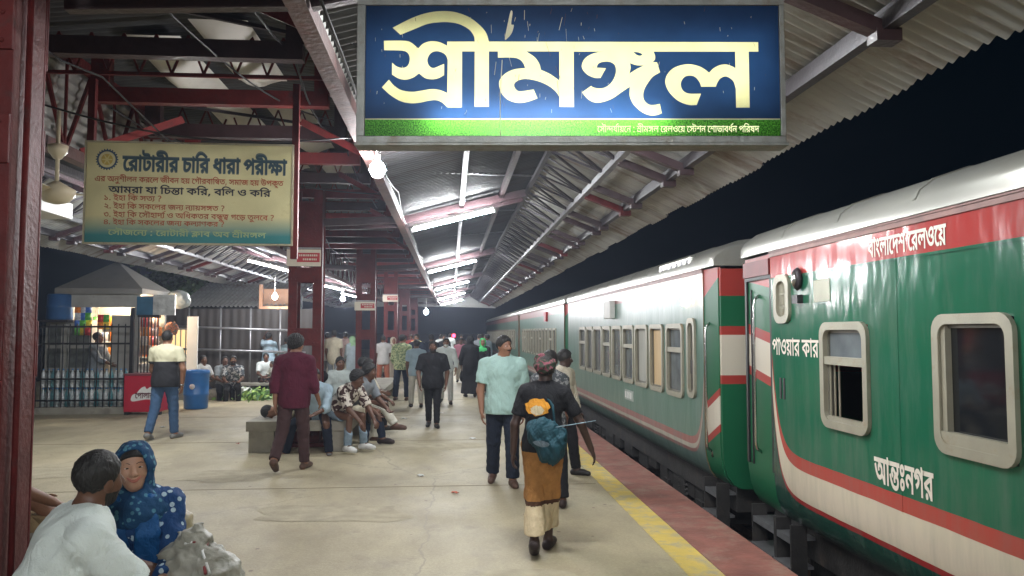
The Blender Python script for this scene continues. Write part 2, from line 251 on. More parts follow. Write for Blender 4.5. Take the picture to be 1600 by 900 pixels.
 35: (712, "508,622 q507,663 q470,699 428,699 288,699 q223,699 q152,717 127,736 q100,756 q73,819 73,859 q73,872 q76,898 78,912 152,907 q150,895 q148,877 148,869 q148,847 q157,813 167,802 q181,786 q233,771 283,771 407,771 q460,771 q522,755 544,734 q561,718 q579,663 580,622|722,622 722,551 356,551 356,372 q356,343 q374,316 393,316 q412,316 q453,340 q501,392 529,433 589,442 q621,395 q656,295 656,245 q656,182 q601,82 q494,24 417,24 q351,24 q237,70 q141,173 q61,342 29,465 105,485 q141,346 q228,177 q340,100 413,100 q493,100 q580,180 580,243 q580,288 q555,352 535,373 581,392 q551,341 q488,275 q425,242 394,242 q371,242 q331,255 317,268 q301,282 q279,333 279,393 279,551 -10,551 -10,622"),
 36: (0, "-355,-80 q-316,-61 q-234,-25 q-148,10 -105,25 -79,-41 q-114,-52 q-186,-76 q-251,-101 -277,-114 -290,-102 q-213,-109 q-95,-143 q-3,-189 35,-214 -1,-271 q-53,-238 q-153,-193 q-260,-166 -321,-160"),
 37: (626, "636,622 636,551 531,551 531,0 454,0 q412,56 q310,141 q176,199 84,212 48,303 q79,324 q147,362 q218,398 252,414 q214,443 q115,488 48,502 79,570 81,551 -10,551 -10,622|454,551 135,551 114,560 q156,550 q241,506 q314,455 336,432 341,376 q305,360 q226,322 q153,284 125,265 113,280 q199,268 q328,212 q428,132 470,83 457,79 q456,100 q454,149 454,171"),
 38: (592, "287,0 q202,0 q123,73 123,122 q123,161 q173,227 234,244 263,167 q232,160 q205,138 205,120 q205,100 q246,75 286,75 q348,75 q416,135 416,181 q416,211 q392,258 q336,310 287,344 q225,388 q154,448 q125,499 125,529 q125,552 q152,607 177,631 243,596 q229,581 q211,551 211,536 q211,523 q219,499 q245,471 q296,432 338,403 q396,364 q464,298 q493,229 493,182 q493,126 q440,44 q347,0"),
 39: (268, "72,54 q72,91 q108,121 133,121 q159,121 q196,91 196,54 q196,18 q159,-14 133,-14 q108,-14 q72,18"),
 40: (530, "358,622 q357,663 q320,699 278,699 206,699 q140,699 q69,717 44,736 q17,756 q-10,819 -10,859 q-10,872 q-7,898 -5,912 69,907 q67,895 q65,877 65,869 q65,847 q74,813 84,802 q98,786 q151,771 200,771 257,771 q310,771 q372,755 394,734 q411,718 q429,663 430,622|242,500 q321,500 q418,447 q464,366 464,325 q464,243 q349,147 236,141 246,152 q291,139 q391,91 q493,28 540,-10 494,-63 q432,-17 q329,50 q229,100 q117,138 46,154 61,223 q96,213 q161,204 207,204 q278,204 q355,238 q385,292 385,320 q385,373 q307,430 247,430 q211,430 q167,416 q148,389 148,370 q148,362 q152,345 154,338 81,323 q76,338 q70,371 70,384 q70,421 q114,473 q191,500|175,465 q170,497 q120,546 73,556 97,601 143,589 q199,567 q250,511 254,468|540,622 540,551 -10,551 -10,622"),
 41: (255, "265,622 265,551 195,551 255,573 q214,540 q172,487 q158,433 158,395 q158,362 q174,288 q191,209 191,166 q191,130 q175,63 q132,6 q53,-38 -10,-52 -31,17 q33,32 q94,77 q113,135 113,168 q113,208 q97,284 q80,358 80,393 q80,431 q94,488 q128,541 157,572 172,551 -10,551 -10,622"),
 42: (518, "190,202 190,220 q190,258 q204,313 q241,363 273,390 q304,417 q343,459 q361,507 361,541 q361,588 q304,646 250,646 q210,646 q136,621 102,604 71,675 q111,695 q203,724 250,724 q341,724 q446,628 446,542 q446,499 q423,435 q376,381 341,350 q308,321 q272,280 q258,240 258,211 258,202|229,-14 q203,-14 q167,18 167,54 q167,92 q203,122 229,122 q255,122 q291,92 291,54 q291,18 q255,-14"),
 43: (592, "127,539 q127,561 q148,605 170,631 233,596 q221,583 q211,560 211,549 q211,535 q227,517 q272,504 316,495 q420,476 q500,397 500,335 q500,269 q389,175 289,168 q279,168 q259,172 249,175 289,184 q333,169 q423,122 q511,63 553,28 507,-26 q448,23 q347,90 q248,135 q136,169 65,185 80,256 q115,246 q187,233 241,233 q342,233 q421,287 421,332 q421,357 q398,392 q342,417 290,427 q232,439 q160,469 q127,511"),
 44: (726, "224,87 q188,87 q124,133 94,181 152,218 q172,187 q201,163 220,163 q240,163 q270,188 295,219 q310,239 q320,273 320,289 q320,331 q292,393 q240,427 204,427 q173,427 q142,400 142,377 q142,366 q148,344 152,333 80,316 q70,337 q63,375 63,389 q63,427 q103,474 q167,496 202,496 q260,496 q344,446 q389,349 389,280 q389,269 q388,248 387,240 339,268 q365,309 q438,374 q540,422 609,436 662,379 q637,336 q609,241 609,192 q609,146 q628,57 644,10 569,-7 q552,46 q531,151 531,206 q531,245 q552,329 572,368 599,362 q562,356 q485,323 q410,261 374,209 q343,164 q299,110 q255,87|70,601 116,589 q172,567 q223,511 227,468 148,465 q143,497 q93,546 46,556|482,431 q415,431 q320,507 292,574 374,588 q387,548 q423,508 q463,494 481,494 q517,494 q549,527 549,549 q549,566 q532,591 521,597 608,606 q616,594 q624,565 624,548 q624,508 q586,457 q521,431|736,622 736,551 592,551 581,551 357,551 345,551 -10,551 -10,622"),
 45: (592, "553,295 q553,223 q512,107 q421,39 347,39 q293,39 q199,76 q120,173 q54,350 29,490 105,510 q135,360 q201,188 q286,115 342,115 q393,115 q451,163 q475,244 475,295 q475,356 q441,452 q383,508 347,508 q321,508 q292,482 292,458 q292,442 q301,410 311,390 231,369 q219,394 q207,445 207,467 q207,509 q248,558 q309,579 337,579 q407,579 q503,502 q553,373"),
 46: (0, "-254,707 72,917 110,860 -209,644"),
 47: (774, "517,580 517,0 440,0 q395,47 q314,99 q231,127 182,137 145,225 q189,251 q295,305 q407,355 460,375 440,330 440,579|440,326 460,301 q418,284 q328,243 q247,203 218,185 210,200 q278,185 q395,132 444,86 q443,106 q440,157 440,172|-10,551 -10,622 784,622 784,551|184,511 q233,511 q319,475 q401,409 442,363 399,303 q366,347 q297,407 q228,438 193,438 q165,438 q128,414 128,389 q128,373 q148,344 168,332 121,270 q83,295 q46,358 46,393 q46,433 q86,485 q149,511|694,224 q694,189 q707,109 721,68 652,51 q636,95 q620,188 620,228 q620,264 q632,342 648,385 655,373 q611,359 q524,325 480,307 471,377 q514,394 q622,435 676,451 731,395 q712,351 q694,266"),
 48: (660, "385,190 q302,190 q168,247 q66,380 29,492 102,513 q132,426 q204,313 q306,258 378,258 q463,258 q528,318 528,364 q528,405 q472,460 422,460 q397,460 q366,446 q352,421 352,406 q352,399 q355,377 358,369 285,355 q279,372 q274,407 274,417 q274,454 q313,503 q379,527 417,527 q477,527 q560,480 q603,405 603,361 q603,311 q553,234 q456,190|670,622 670,551 -10,551 -10,622|527,257 527,-77 450,-77 q413,-38 q331,12 q242,43 192,51 158,128 q192,148 q246,176 q295,196 320,204|450,195 q418,183 q339,149 q266,114 242,100 238,107 q300,94 q409,43 453,4 q452,21 q450,64 450,77"),
 49: (712, "722,622 722,551 356,551 356,372 q356,343 q374,316 393,316 q412,316 q453,340 q501,392 529,433 589,442 q621,395 q656,295 656,245 q656,182 q601,82 q494,24 417,24 q351,24 q237,70 q141,173 q61,342 29,465 105,485 q141,346 q228,177 q340,100 413,100 q493,100 q580,180 580,243 q580,288 q555,352 535,373 581,392 q551,341 q488,275 q425,242 394,242 q371,242 q331,255 317,268 q301,282 q279,333 279,393 279,551 -10,551 -10,622|363,-149 q338,-149 q303,-117 303,-91 q303,-65 q338,-31 363,-31 q388,-31 q423,-65 423,-91 q423,-117 q388,-149"),
 50: (592, "296,0 q181,0 q62,94 62,170 q62,226 q142,307 229,337 229,312 q176,336 q107,379 q74,433 74,471 q74,511 q125,580 q221,622 290,622 q375,622 q475,579 q519,512 519,476 q519,434 q479,377 q411,337 368,321 365,341 q443,314 q530,239 530,171 q530,86 q409,0|296,71 q376,71 q450,127 450,173 q450,205 q405,252 q334,284 296,292 q220,273 q143,213 143,169 q143,128 q220,71|297,363 q332,372 q396,402 q438,445 438,471 q438,507 q364,551 291,551 q256,551 q193,533 q154,498 154,471 q154,434 q221,383"),
 51: (620, "630,622 630,551 525,551 525,0 448,0 448,425 468,363 q422,430 q340,515 q262,556 222,556 q191,556 q146,532 q122,491 122,463 q122,431 q153,387 q220,361 275,355 269,272 q203,278 q100,323 q40,404 40,462 q40,516 q88,591 q166,629 211,629 q263,629 q348,593 q428,524 470,473 454,477 q451,494 q448,551 448,576 448,688 501,688 524,622"),
 52: (294, "147,414 q121,414 q85,446 85,482 q85,520 q121,550 147,550 q173,550 q209,520 209,482 q209,446 q173,414|147,-14 q121,-14 q85,18 85,54 q85,92 q121,122 147,122 q173,122 q209,92 209,54 q209,18 q173,-14"),
 53: (796, "507,556 507,508 506,518 q572,508 q684,456 q752,372 752,313 q752,273 q720,216 q661,186 619,186 q606,186 q576,189 564,191 570,263 q575,262 q591,261 603,261 q641,261 q675,290 675,316 q675,363 q584,431 506,444 508,452 508,125 437,125 q406,165 q315,231 q199,277 129,286 92,375 q148,405 q274,461 q397,506 449,519 431,479 431,555|431,474 451,446 q411,435 q310,398 q211,356 172,334 162,350 q228,338 q324,301 q401,251 435,219 q434,238 q431,287 431,302|806,622 806,551 -10,551 -10,622|176,183 q223,183 q286,141 306,109 q317,132 q352,153 370,153 q399,153 q442,115 469,83 434,114 434,147 508,147 508,-43 431,-43 431,109 464,17 q452,40 q409,85 383,85 q368,85 q342,62 342,29 q342,22 q343,9 344,3 283,0 q278,51 q226,115 183,115 q155,115 q123,85 123,64 q123,36 q162,1 207,-16 178,-84 q118,-62 q45,9 45,68 q45,118 q119,183"),
 54: (692, "702,622 702,551 597,551 597,183 520,194 520,512 525,532 q522,549 q520,585 520,607 520,688 573,688 597,622|376,629 q415,629 q481,599 q533,545 549,509 545,404 q514,476 q430,556 378,556 q339,556 q291,513 291,471 q291,431 q356,380 428,377 421,300 q355,304 q270,350 q230,425 230,474 q230,527 q272,596 q339,629|92,629 q134,629 q209,595 q257,521 257,461 q257,420 q217,346 q134,300 69,300 63,377 q114,378 q172,405 q196,447 196,468 q196,509 q144,556 91,556 q67,556 q28,550 6,545 -2,620 q20,625 q66,629|597,-43 523,-43 q509,1 q452,43 406,43 q379,43 q323,35 q262,26 229,26 q198,26 q135,41 q82,76 q50,136 50,182 q50,197 q54,226 56,239 134,230 q132,222 q128,198 128,184 q128,151 q155,114 q200,98 228,98 q275,98 q345,115 389,115 q428,115 q497,91 520,61 520,222 597,221"),
 55: (896, "906,622 906,551 452,551 452,253 438,273 q478,318 q580,396 q700,461 768,486 833,422 q814,387 q791,321 q780,249 780,205 q780,156 q796,66 815,10 740,-7 q722,51 q702,162 702,222 q702,263 q714,335 q735,392 746,410 758,405 q701,382 q594,316 q489,230 434,175 375,215 375,360 379,370 q377,390 q375,430 375,450 375,551 -10,551 -10,622|195,475 q237,475 q307,448 q370,397 400,361 399,272 q356,328 q255,403 207,403 q174,403 q128,369 128,335 q128,308 q165,270 202,254 165,183 q109,206 q46,287 46,338 q46,383 q89,444 q158,475"),
 56: (983, "188,127 q161,127 q112,149 q63,200 35,244 96,281 q123,233 q159,203 180,203 q197,203 q228,224 q265,276 289,321 312,354 q339,410 q386,449 415,449 q448,449 q501,412 536,374 539,343 532,292 q502,331 q457,375 436,375 q422,375 q398,359 q368,314 343,268 q316,219 q272,156 q223,127|271,271 q261,339 q240,419 214,441 q189,464 q103,487 38,495 53,571 107,551 q164,542 q240,514 q287,469 q311,403 315,356|993,622 993,551 588,551 588,205 q588,161 q598,125 605,117 q623,96 659,96 q699,96 q769,134 795,162 q824,193 q855,263 855,299 q855,331 q823,364 786,364 q774,364 q746,360 733,357 722,428 q741,433 q782,439 805,439 q842,439 q900,411 q933,351 933,303 q933,244 q875,133 831,95 q794,63 q707,24 655,24 q618,24 q565,46 548,63 q532,82 q511,136 511,191 511,337 515,373 q513,391 q511,432 511,458 511,551 -10,551 -10,622|811,622 q810,663 q773,699 731,699 637,699 q572,699 q501,717 476,736 q449,756 q422,819 422,859 q422,872 q425,897 427,912 501,907 q499,896 q497,879 497,869 q497,847 q506,813 516,802 q530,786 q583,771 632,771 710,771 q763,771 q825,755 847,734 q864,718 q882,663 883,622"),
 57: (721, "422,43 q357,43 q243,85 q144,183 q62,345 29,465 105,485 q141,353 q232,192 q347,119 420,119 q473,119 q548,157 q588,224 588,267 q588,297 q576,345 q555,384 542,398 590,476 q628,421 q664,317 664,266 q664,203 q608,102 q501,43|384,284 q321,284 q249,347 249,402 q249,425 q263,470 271,486 351,462 q344,452 q332,422 332,406 q332,379 q362,355 386,355 q407,355 q449,371 q498,418 527,466 590,476 582,422 q555,377 q496,316 q427,284|731,622 731,551 -10,551 -10,622"),
 58: (633, "643,622 643,551 538,551 538,0 461,0 q412,58 q308,143 q176,199 84,212 48,303 q98,335 q216,398 280,425 339,432 341,376 q291,354 q183,301 142,275 q215,261 q330,210 q423,140 463,99 q463,116 q461,152 461,171 461,312 465,334 q464,358 q461,409 461,434 461,551 -10,551 -10,622|77,569 118,555 q180,538 q307,477 q423,398 468,355 467,264 q429,306 q330,382 q218,445 q102,491 48,502"),
}
TEXTS = {
 'antah': [0,1,2,3,4,5],
 'power': [6,7,8,9,7,5,10,11,7,5],
 'rail': [12,7,13,14,7,15,16,17,10,15,5,14,8,15,9],
 'r1': [15,5,7,18,7,5,19,5,10,20,7,21,5,10,22,7,5,7,10,6,5,19,23,7],
 'r2': [24,5,10,25,3,26,17,19,14,3,10,11,5,15,14,10,27,19,12,3,10,28,9,10,15,4,29,5,12,7,21,30,31,32,10,33,34,7,27,10,28,9,10,35,6,11,36,31],
 'r3': [0,34,5,7,10,37,7,10,21,20,1,7,10,11,21,5,32,10,12,21,14,10,8,10,11,21,5],
 'r4': [38,39,10,40,28,7,10,21,11,10,33,31,41,10,42],
 'r5': [43,39,10,40,28,7,10,21,11,10,33,11,15,14,5,10,27,3,41,10,3,41,7,9,33,44,31,10,42],
 'r6': [45,39,10,40,28,7,10,21,11,10,15,33,29,28,7,16,41,46,10,8,10,25,21,22,11,31,5,10,12,47,26,48,10,4,15,49,10,31,26,14,15,12,10,42],
 'r7': [50,39,10,40,28,7,10,21,11,10,33,11,15,14,5,10,27,3,41,10,11,14,41,7,51,11,5,10,42],
 'r8': [15,33,29,27,15,3,41,10,52,10,15,5,7,18,7,5,19,10,53,7,12,10,25,12,10,54,19,34,44,14],
 'g1': [15,33,29,55,37,46,7,9,15,3,10,52,10,54,19,34,44,14,10,15,5,14,8,15,9,10,15,56,17,3,10,15,17,7,57,7,12,22,46,3,10,6,21,5,58,16],
 'polar': [15,6,7,14,7,5],
}
# ---------------------------------------------------------------- lettering
def _flat(ct, n=4):
    e = []; m = len(ct)
    for i in range(m):
        a = ct[i]; b = ct[(i+1) % m]; e.append(a)
        if not a[2] and not b[2]: e.append(((a[0]+b[0])/2, (a[1]+b[1])/2, True))
    while not e[0][2]: e = e[1:]+e[:1]
    P = []; i = 0; m = len(e)
    while i < m:
        a = e[i]; b = e[(i+1) % m]; P.append(a[:2])
        if not b[2]:
            c = e[(i+2) % m]
            for s in range(1, n):
                t = s/n
                P.append(tuple((1-t)**2*a[k]+2*t*(1-t)*b[k]+t*t*c[k] for k in (0, 1)))
            i += 2
        else: i += 1
    return P
def _embolden(P, w):
    m = len(P); out = []
    for i in range(m):
        x0, y0 = P[i-1]; x1, y1 = P[i]; x2, y2 = P[(i+1) % m]
        d1 = Vector((x1-x0, y1-y0)); d2 = Vector((x2-x1, y2-y1))
        if d1.length < 1e-6 or d2.length < 1e-6: out.append((x1, y1)); continue
        d1.normalize(); d2.normalize()
        n = Vector((-d1.y-d2.y, d1.x+d2.x))
        if n.length < .3: out.append((x1, y1)); continue
        n.normalize(); c = max(.5, n.dot(Vector((-d1.y, d1.x))))
        out.append((x1+n.x*w/c, y1+n.y*w/c))
    return out
GC = {}
for k, (adv, s) in GLYPHS.items():
    cs = []
    for c in s.split('|'):
        if not c: continue
        ct = []
        for q in c.split(' '):
            on = q[0] != 'q'; x, y = (q if on else q[1:]).split(',')
            ct.append((float(x), float(y), on))
        cs.append(_flat(ct))
    GC[k] = (adv, cs)
def text_contours(key, bold=0):
    """list of (contour list) per glyph in em units, and total width"""
    x = 0; out = []
    for g in TEXTS[key]:
        adv, cs = GC[g]
        out.append([[(px+x, py) for px, py in (_embolden(c, bold) if bold else c)] for c in cs])
        x += adv
    return out, x
from mathutils.geometry import delaunay_2d_cdt
def fill_mesh(groups, split=False, evenodd=False):
    """2-D contours -> triangles; overlapping strokes of a glyph are merged (non-zero winding)"""
    V = []; F = []
    for cs in groups:
        cs = [c for c in cs if len(c) > 2]
        if not cs: continue
        sc = max(max(abs(q) for p in c for q in p) for c in cs) or 1
        vs = []; es = []
        for c in cs:
            b = len(vs); n = len(c)
            vs += [Vector((x/sc, y/sc)) for x, y in c]; es += [(b+i, b+(i+1) % n) for i in range(n)]
        v2, e2, f2, _a, _b, _c = delaunay_2d_cdt(vs, es, [], 0, 1e-6)
        P = np.array([(v.x*sc, v.y*sc) for v in v2])
        cen = np.array([P[list(f)].mean(0) for f in f2])
        wind = np.zeros(len(cen), int)
        for c in cs:
            A = np.array(c); B = np.roll(A, -1, 0)
            for (xa, ya), (xb, yb) in zip(A, B):
                if ya == yb: continue
                m = ((ya <= cen[:, 1]) & (yb > cen[:, 1])) | ((yb <= cen[:, 1]) & (ya > cen[:, 1]))
                xi = xa+(cen[:, 1]-ya)/(yb-ya)*(xb-xa)
                wind += np.where(m & (xi > cen[:, 0]), 1 if yb > ya else -1, 0)
        keep = (wind % 2 != 0) if evenodd else (wind != 0)
        b = len(V); V += [(x, y, 0.0) for x, y in P]
        F += [[b+i for i in f] for f, k in zip(f2, keep) if k]
    return V, F
_tcache = {}
def lettering(key, origin, ex, ey, width=None, height=None, bold=0, mb=None, skew=0):
    """put a text on a plane: origin = left end of the base line, ex/ey = unit vectors; returns MB"""
    kk = (key, bold)
    if kk not in _tcache:
        gs, w = text_contours(key, bold); _tcache[kk] = (fill_mesh(gs, split=True), w)
    (V, F), w = _tcache[kk]
    sx = (width/w) if width else height/622.0
    sy = (height/622.0) if height else sx
    ex = Vector(ex); ey = Vector(ey); o = Vector(origin)
    mb = mb or MB()
    nz = ex.cross(ey)
    mb.add([o+ex*(x*sx+skew*y*sy)+ey*(y*sy)+nz*(d*.0018) for x, y, d in V], F)
    return mb
def spline_contour(pts, n=5):
    """pts: (x,y) smooth or (x,y,1) corner; Catmull-Rom between corners"""
    m = len(pts); out = []
    for i in range(m):
        p1 = pts[i]; p2 = pts[(i+1) % m]
        p0 = pts[i-1] if len(p1) == 2 else (2*p1[0]-p2[0], 2*p1[1]-p2[1])
        p3 = pts[(i+2) % m] if len(p2) == 2 else (2*p2[0]-p1[0], 2*p2[1]-p1[1])
        if len(p1) == 3 and len(p2) == 3: out.append(p1[:2]); continue
        for s in range(n):
            t = s/n
            out.append(tuple(.5*(2*p1[k]+(p2[k]-p0[k])*t+(2*p0[k]-5*p1[k]+4*p2[k]-p3[k])*t*t+(3*p1[k]-p0[k]-3*p2[k]+p3[k])*t**3) for k in (0, 1)))
    return out
# ---------------------------------------------------------------- the ground, the platform, the track
PE = 2.40        # platform edge
TX = 2.85        # train side
g_mat = mat('dark_ground', (.06, .055, .045), .95, var=.3, vs=1, bump=.3, bs=8)
mb = MB(); mb.add([(-400, -200, -.95), (400, -200, -.95), (400, 900, -.95), (-400, 900, -.95)], [(0, 1, 2, 3)])
mb.build('ground', g_mat, kind='structure')

def floor_mat():
    m = bpy.data.materials.new('worn_platform_floor'); m.use_nodes = True
    nt = m.node_tree; N = nt.nodes; L = nt.links; p = N['Principled BSDF']
    tc = N.new('ShaderNodeTexCoord')
    def noise(s, d=6, r=.6, st=None):
        n = N.new('ShaderNodeTexNoise'); n.inputs['Scale'].default_value = s; n.inputs['Detail'].default_value = d; n.inputs['Roughness'].default_value = r
        v = tc.outputs['Object']
        if st:
            mp = N.new('ShaderNodeMapping'); mp.inputs['Scale'].default_value = st; L.new(v, mp.inputs[0]); v = mp.outputs[0]
        L.new(v, n.inputs['Vector']); return n
    def ramp(fac, stops):
        r = N.new('ShaderNodeValToRGB'); e = r.color_ramp.elements
        while len(e) < len(stops): e.new(.5)
        for q, (po, c) in zip(e, stops): q.position = po; q.color = (*c, 1)
        L.new(fac, r.inputs[0]); return r
    def mix(a, b, f, bt='MIX'):
        x = N.new('ShaderNodeMix'); x.data_type = 'RGBA'; x.blend_type = bt
        if isinstance(f, (int, float)): x.inputs[0].default_value = f
        else: L.new(f, x.inputs[0])
        L.new(a, x.inputs[6])
        if isinstance(b, tuple): x.inputs[7].default_value = (*b, 1)
        else: L.new(b, x.inputs[7])
        return x.outputs[2]
    big = ramp(noise(.35, 5).outputs[0], [(.3, (.33, .285, .185)), (.5, (.40, .35, .235)), (.7, (.46, .41, .285))])
    mid = ramp(noise(1.6, 8, .68, (1, .5, 1)).outputs[0], [(.35, (.78, .76, .74)), (.6, (1.04, 1.03, 1.0))])
    c = mix(big.outputs[0], mid.outputs[0], 1.0, 'MULTIPLY')
    fine = ramp(noise(45, 4).outputs[0], [(.3, (.86, .86, .86)), (.7, (1.08, 1.08, 1.08))])
    c = mix(c, fine.outputs[0], 1.0, 'MULTIPLY')
    # spat and spilled stains
    st = ramp(noise(2.3, 9, .75).outputs[0], [(.56, (0, 0, 0)), (.70, (1, 1, 1))])
    c = mix(c, (.25, .215, .15), st.outputs[0])
    st2 = ramp(noise(.8, 9, .7, (1.6, .6, 1)).outputs[0], [(.55, (0, 0, 0)), (.75, (1, 1, 1))])
    c = mix(c, (.29, .25, .175), st2.outputs[0])
    v = N.new('ShaderNodeTexVoronoi'); v.inputs['Scale'].default_value = 3.6; v.inputs['Randomness'].default_value = 1; L.new(tc.outputs['Object'], v.inputs['Vector'])
    sp = ramp(v.outputs['Distance'], [(.045, (1, 1, 1)), (.075, (0, 0, 0))])
    c = mix(c, (.17, .12, .09), sp.outputs[0])
    # hairline cracks
    vc = N.new('ShaderNodeTexVoronoi'); vc.feature = 'DISTANCE_TO_EDGE'; vc.inputs['Scale'].default_value = .33
    wn_ = noise(3.0, 5)
    ad = N.new('ShaderNodeMix'); ad.data_type = 'RGBA'; ad.blend_type = 'ADD'; ad.inputs[0].default_value = .18
    L.new(tc.outputs['Object'], ad.inputs[6]); L.new(wn_.outputs['Color'], ad.inputs[7]); L.new(ad.outputs[2], vc.inputs['Vector'])
    cr = ramp(vc.outputs['Distance'], [(.0008, (1, 1, 1)), (.0028, (0, 0, 0))])
    c = mix(c, (.265, .23, .165), cr.outputs[0])
    L.new(c, p.inputs['Base Color'])
    rr = N.new('ShaderNodeMapRange'); rr.inputs['To Min'].default_value = .42; rr.inputs['To Max'].default_value = .8
    L.new(noise(1.1, 6).outputs[0], rr.inputs[0]); L.new(rr.outputs[0], p.inputs['Roughness'])
    b = N.new('ShaderNodeBump'); b.inputs['Strength'].default_value = .22; b.inputs['Distance'].default_value = .02
    L.new(noise(28, 5).outputs[0], b.inputs['Height']); L.new(b.outputs[0], p.inputs['Normal'])
    return m
M['floor'] = floor_mat()
mb = MB(); mb.b2((-14, -12, -.95), (PE, 75, 0)); mb.build('platform', M['floor'], kind='structure')
# slab joints as real shallow dark grooves lying on top
jm = mat('joint_filler', (.27, .235, .16), .9)
mb = MB()
for k in range(1, 20):
    y = k*3.6+1.4
    mb.b2((-7.5, y-.008, .001), (1.62, y+.008, .003))
mb.build('slab_joints', jm, kind='structure')
pm = mat('cement_patch', (.38, .335, .235), .85, var=.2, vs=6, bump=.3, bs=40, dirt=(.28, .25, .18), ds=4, dthr=.55)
rp_ = random.Random(4)
for x, y, a, b in ((-1.1, 7.4, .7, .35), (.55, 4.9, .45, .6), (-2.6, 9.4, .5, .4), (-.2, 11.6, .8, .3), (.9, 13.4, .4, .5), (-4.3, 9.9, .9, .5)):
    m = MB(); n = 18; pts = []
    for i in range(n):
        t_ = 2*math.pi*i/n; q = 1+rp_.uniform(-.22, .22); pts.append((x+a*q*math.copysign(abs(math.cos(t_))**.6, math.cos(t_)), y+b*q*math.copysign(abs(math.sin(t_))**.6, math.sin(t_)), .0035))
    m.add(pts, [list(range(n))]); m.build('cement_patch', pm, kind='structure')
ym = mat('worn_yellow_line', (.62, .46, .10), .6, var=.15, vs=5, dirt=(.40, .345, .22), ds=5.5, dthr=.45, bump=.2)
mb = MB(); mb.b2((1.66, -12, -.01), (1.91, 75, .004)); mb.build('yellow_line', ym, kind='structure')
em = mat('red_edge_paint', (.25, .095, .072), .6, var=.3, vs=5, dirt=(.30, .20, .15), ds=3.2, dthr=.5, bump=.4, bs=20)
mb = MB(); mb.b2((1.914, -12, -.02), (PE+.012, 75, .006)); mb.build('platform_edge_strip', em, kind='structure')
bal = mat('track_ballast', (.10, .09, .08), .95, var=.5, vs=25, bump=.9, bs=30)
mb = MB(); mb.b2((PE+.02, -12, -1.0), (7.5, 80, -.86)); mb.build('track_bed', bal, kind='structure')
for x in (3.7, 4.7):
    mb = MB(); mb.b2((x-.03, -12, -.86), (x+.03, 80, -.74)); mb.b2((x-.06, -12, -.86), (x+.06, 80, -.835))
    tag(mb.build('rail', M['rust']), kind='structure')

# ---------------------------------------------------------------- canopy
XC = -2.2
Y0, Y1 = -7.0, 48.0
PROF_IN = [(1.38, 3.42), (3.40, 3.98)]
PROF_OUT = [(3.34, 3.99), (4.99, 3.21)]
canopy = thing('platform_canopy', 'long steel canopy of corrugated sheets on lattice girders over the platform', 'canopy', (XC, 0, 0))
def corrug(name, a, b, y0, y1, material, pitch=.095, amp=.019, parent=canopy, step=8):
    n = int((y1-y0)/pitch*step)
    ys = np.linspace(y0, y1, n+1)
    off = np.sin((ys-y0)/pitch*2*math.pi)*amp
    d = Vector((b[0]-a[0], 0, b[1]-a[1])); nn = Vector((-d.z, 0, d.x)).normalized()
    m = MB(); m.smooth = True
    rj = random.Random(int(abs(b[0])*100)); ext = [rj.uniform(-.025, .03) for _ in range(200)]; sag = [rj.uniform(-.006, .006) for _ in range(200)]
    ks = ((ys-y0)/.76).astype(int); du = d.normalized()
    m.sheet([[(a[0]+nn.x*o, y, a[1]+nn.z*o), (b[0]+nn.x*(o+sag[k])+du.x*ext[k], y, b[1]+nn.z*(o+sag[k])+du.z*ext[k])] for y, o, k in zip(ys, off, ks)])
    return m.build(name, material, parent)
for s in (1, -1):
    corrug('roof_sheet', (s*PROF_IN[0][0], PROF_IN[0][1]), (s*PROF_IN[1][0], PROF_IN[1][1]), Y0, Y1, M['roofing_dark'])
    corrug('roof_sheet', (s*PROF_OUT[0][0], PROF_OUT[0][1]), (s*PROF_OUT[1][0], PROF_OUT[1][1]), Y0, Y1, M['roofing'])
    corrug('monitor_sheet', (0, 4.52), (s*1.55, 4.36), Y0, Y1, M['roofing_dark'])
for s in (1, -1):   # upright sheets closing the sides of the raised middle
    m = MB(); m.smooth = True; rows = []
    for i in range(97):
        z = 3.42+.95*i/96; rows.append([(s*(1.47+.05*i/96+.012*math.sin(i*.52)), Y0, z), (s*(1.47+.05*i/96+.012*math.sin(i*.52)), Y1, z)])
    m.sheet(rows); m.build('monitor_side_sheet', M['roofing'], canopy)
# fibreglass roof lights bulging under the raised middle roof
for (ya, yb, ua, ub) in ((7.0, 8.6, -.75, -.25), (8.9, 10.6, -.7, -.2), (9.2, 11.2, .0, .5), (6.6, 8.2, -.05, .45), (11.2, 12.6, -.6, -.1), (11.6, 13.0, .1, .6)):
    m = MB(); m.smooth = True; rows = []
    for i in range(9):
        t = i/8; row = []
        for j in range(9):
            q = j/8
            row.append((ua+(ub-ua)*q, ya+(yb-ya)*t, 4.36-.22*math.sin(math.pi*q)*math.sin(math.pi*min(1, max(0, t)))**.5))
        rows.append(row)
    m.sheet(rows); m.build('roof_light', M['fibre'], canopy)
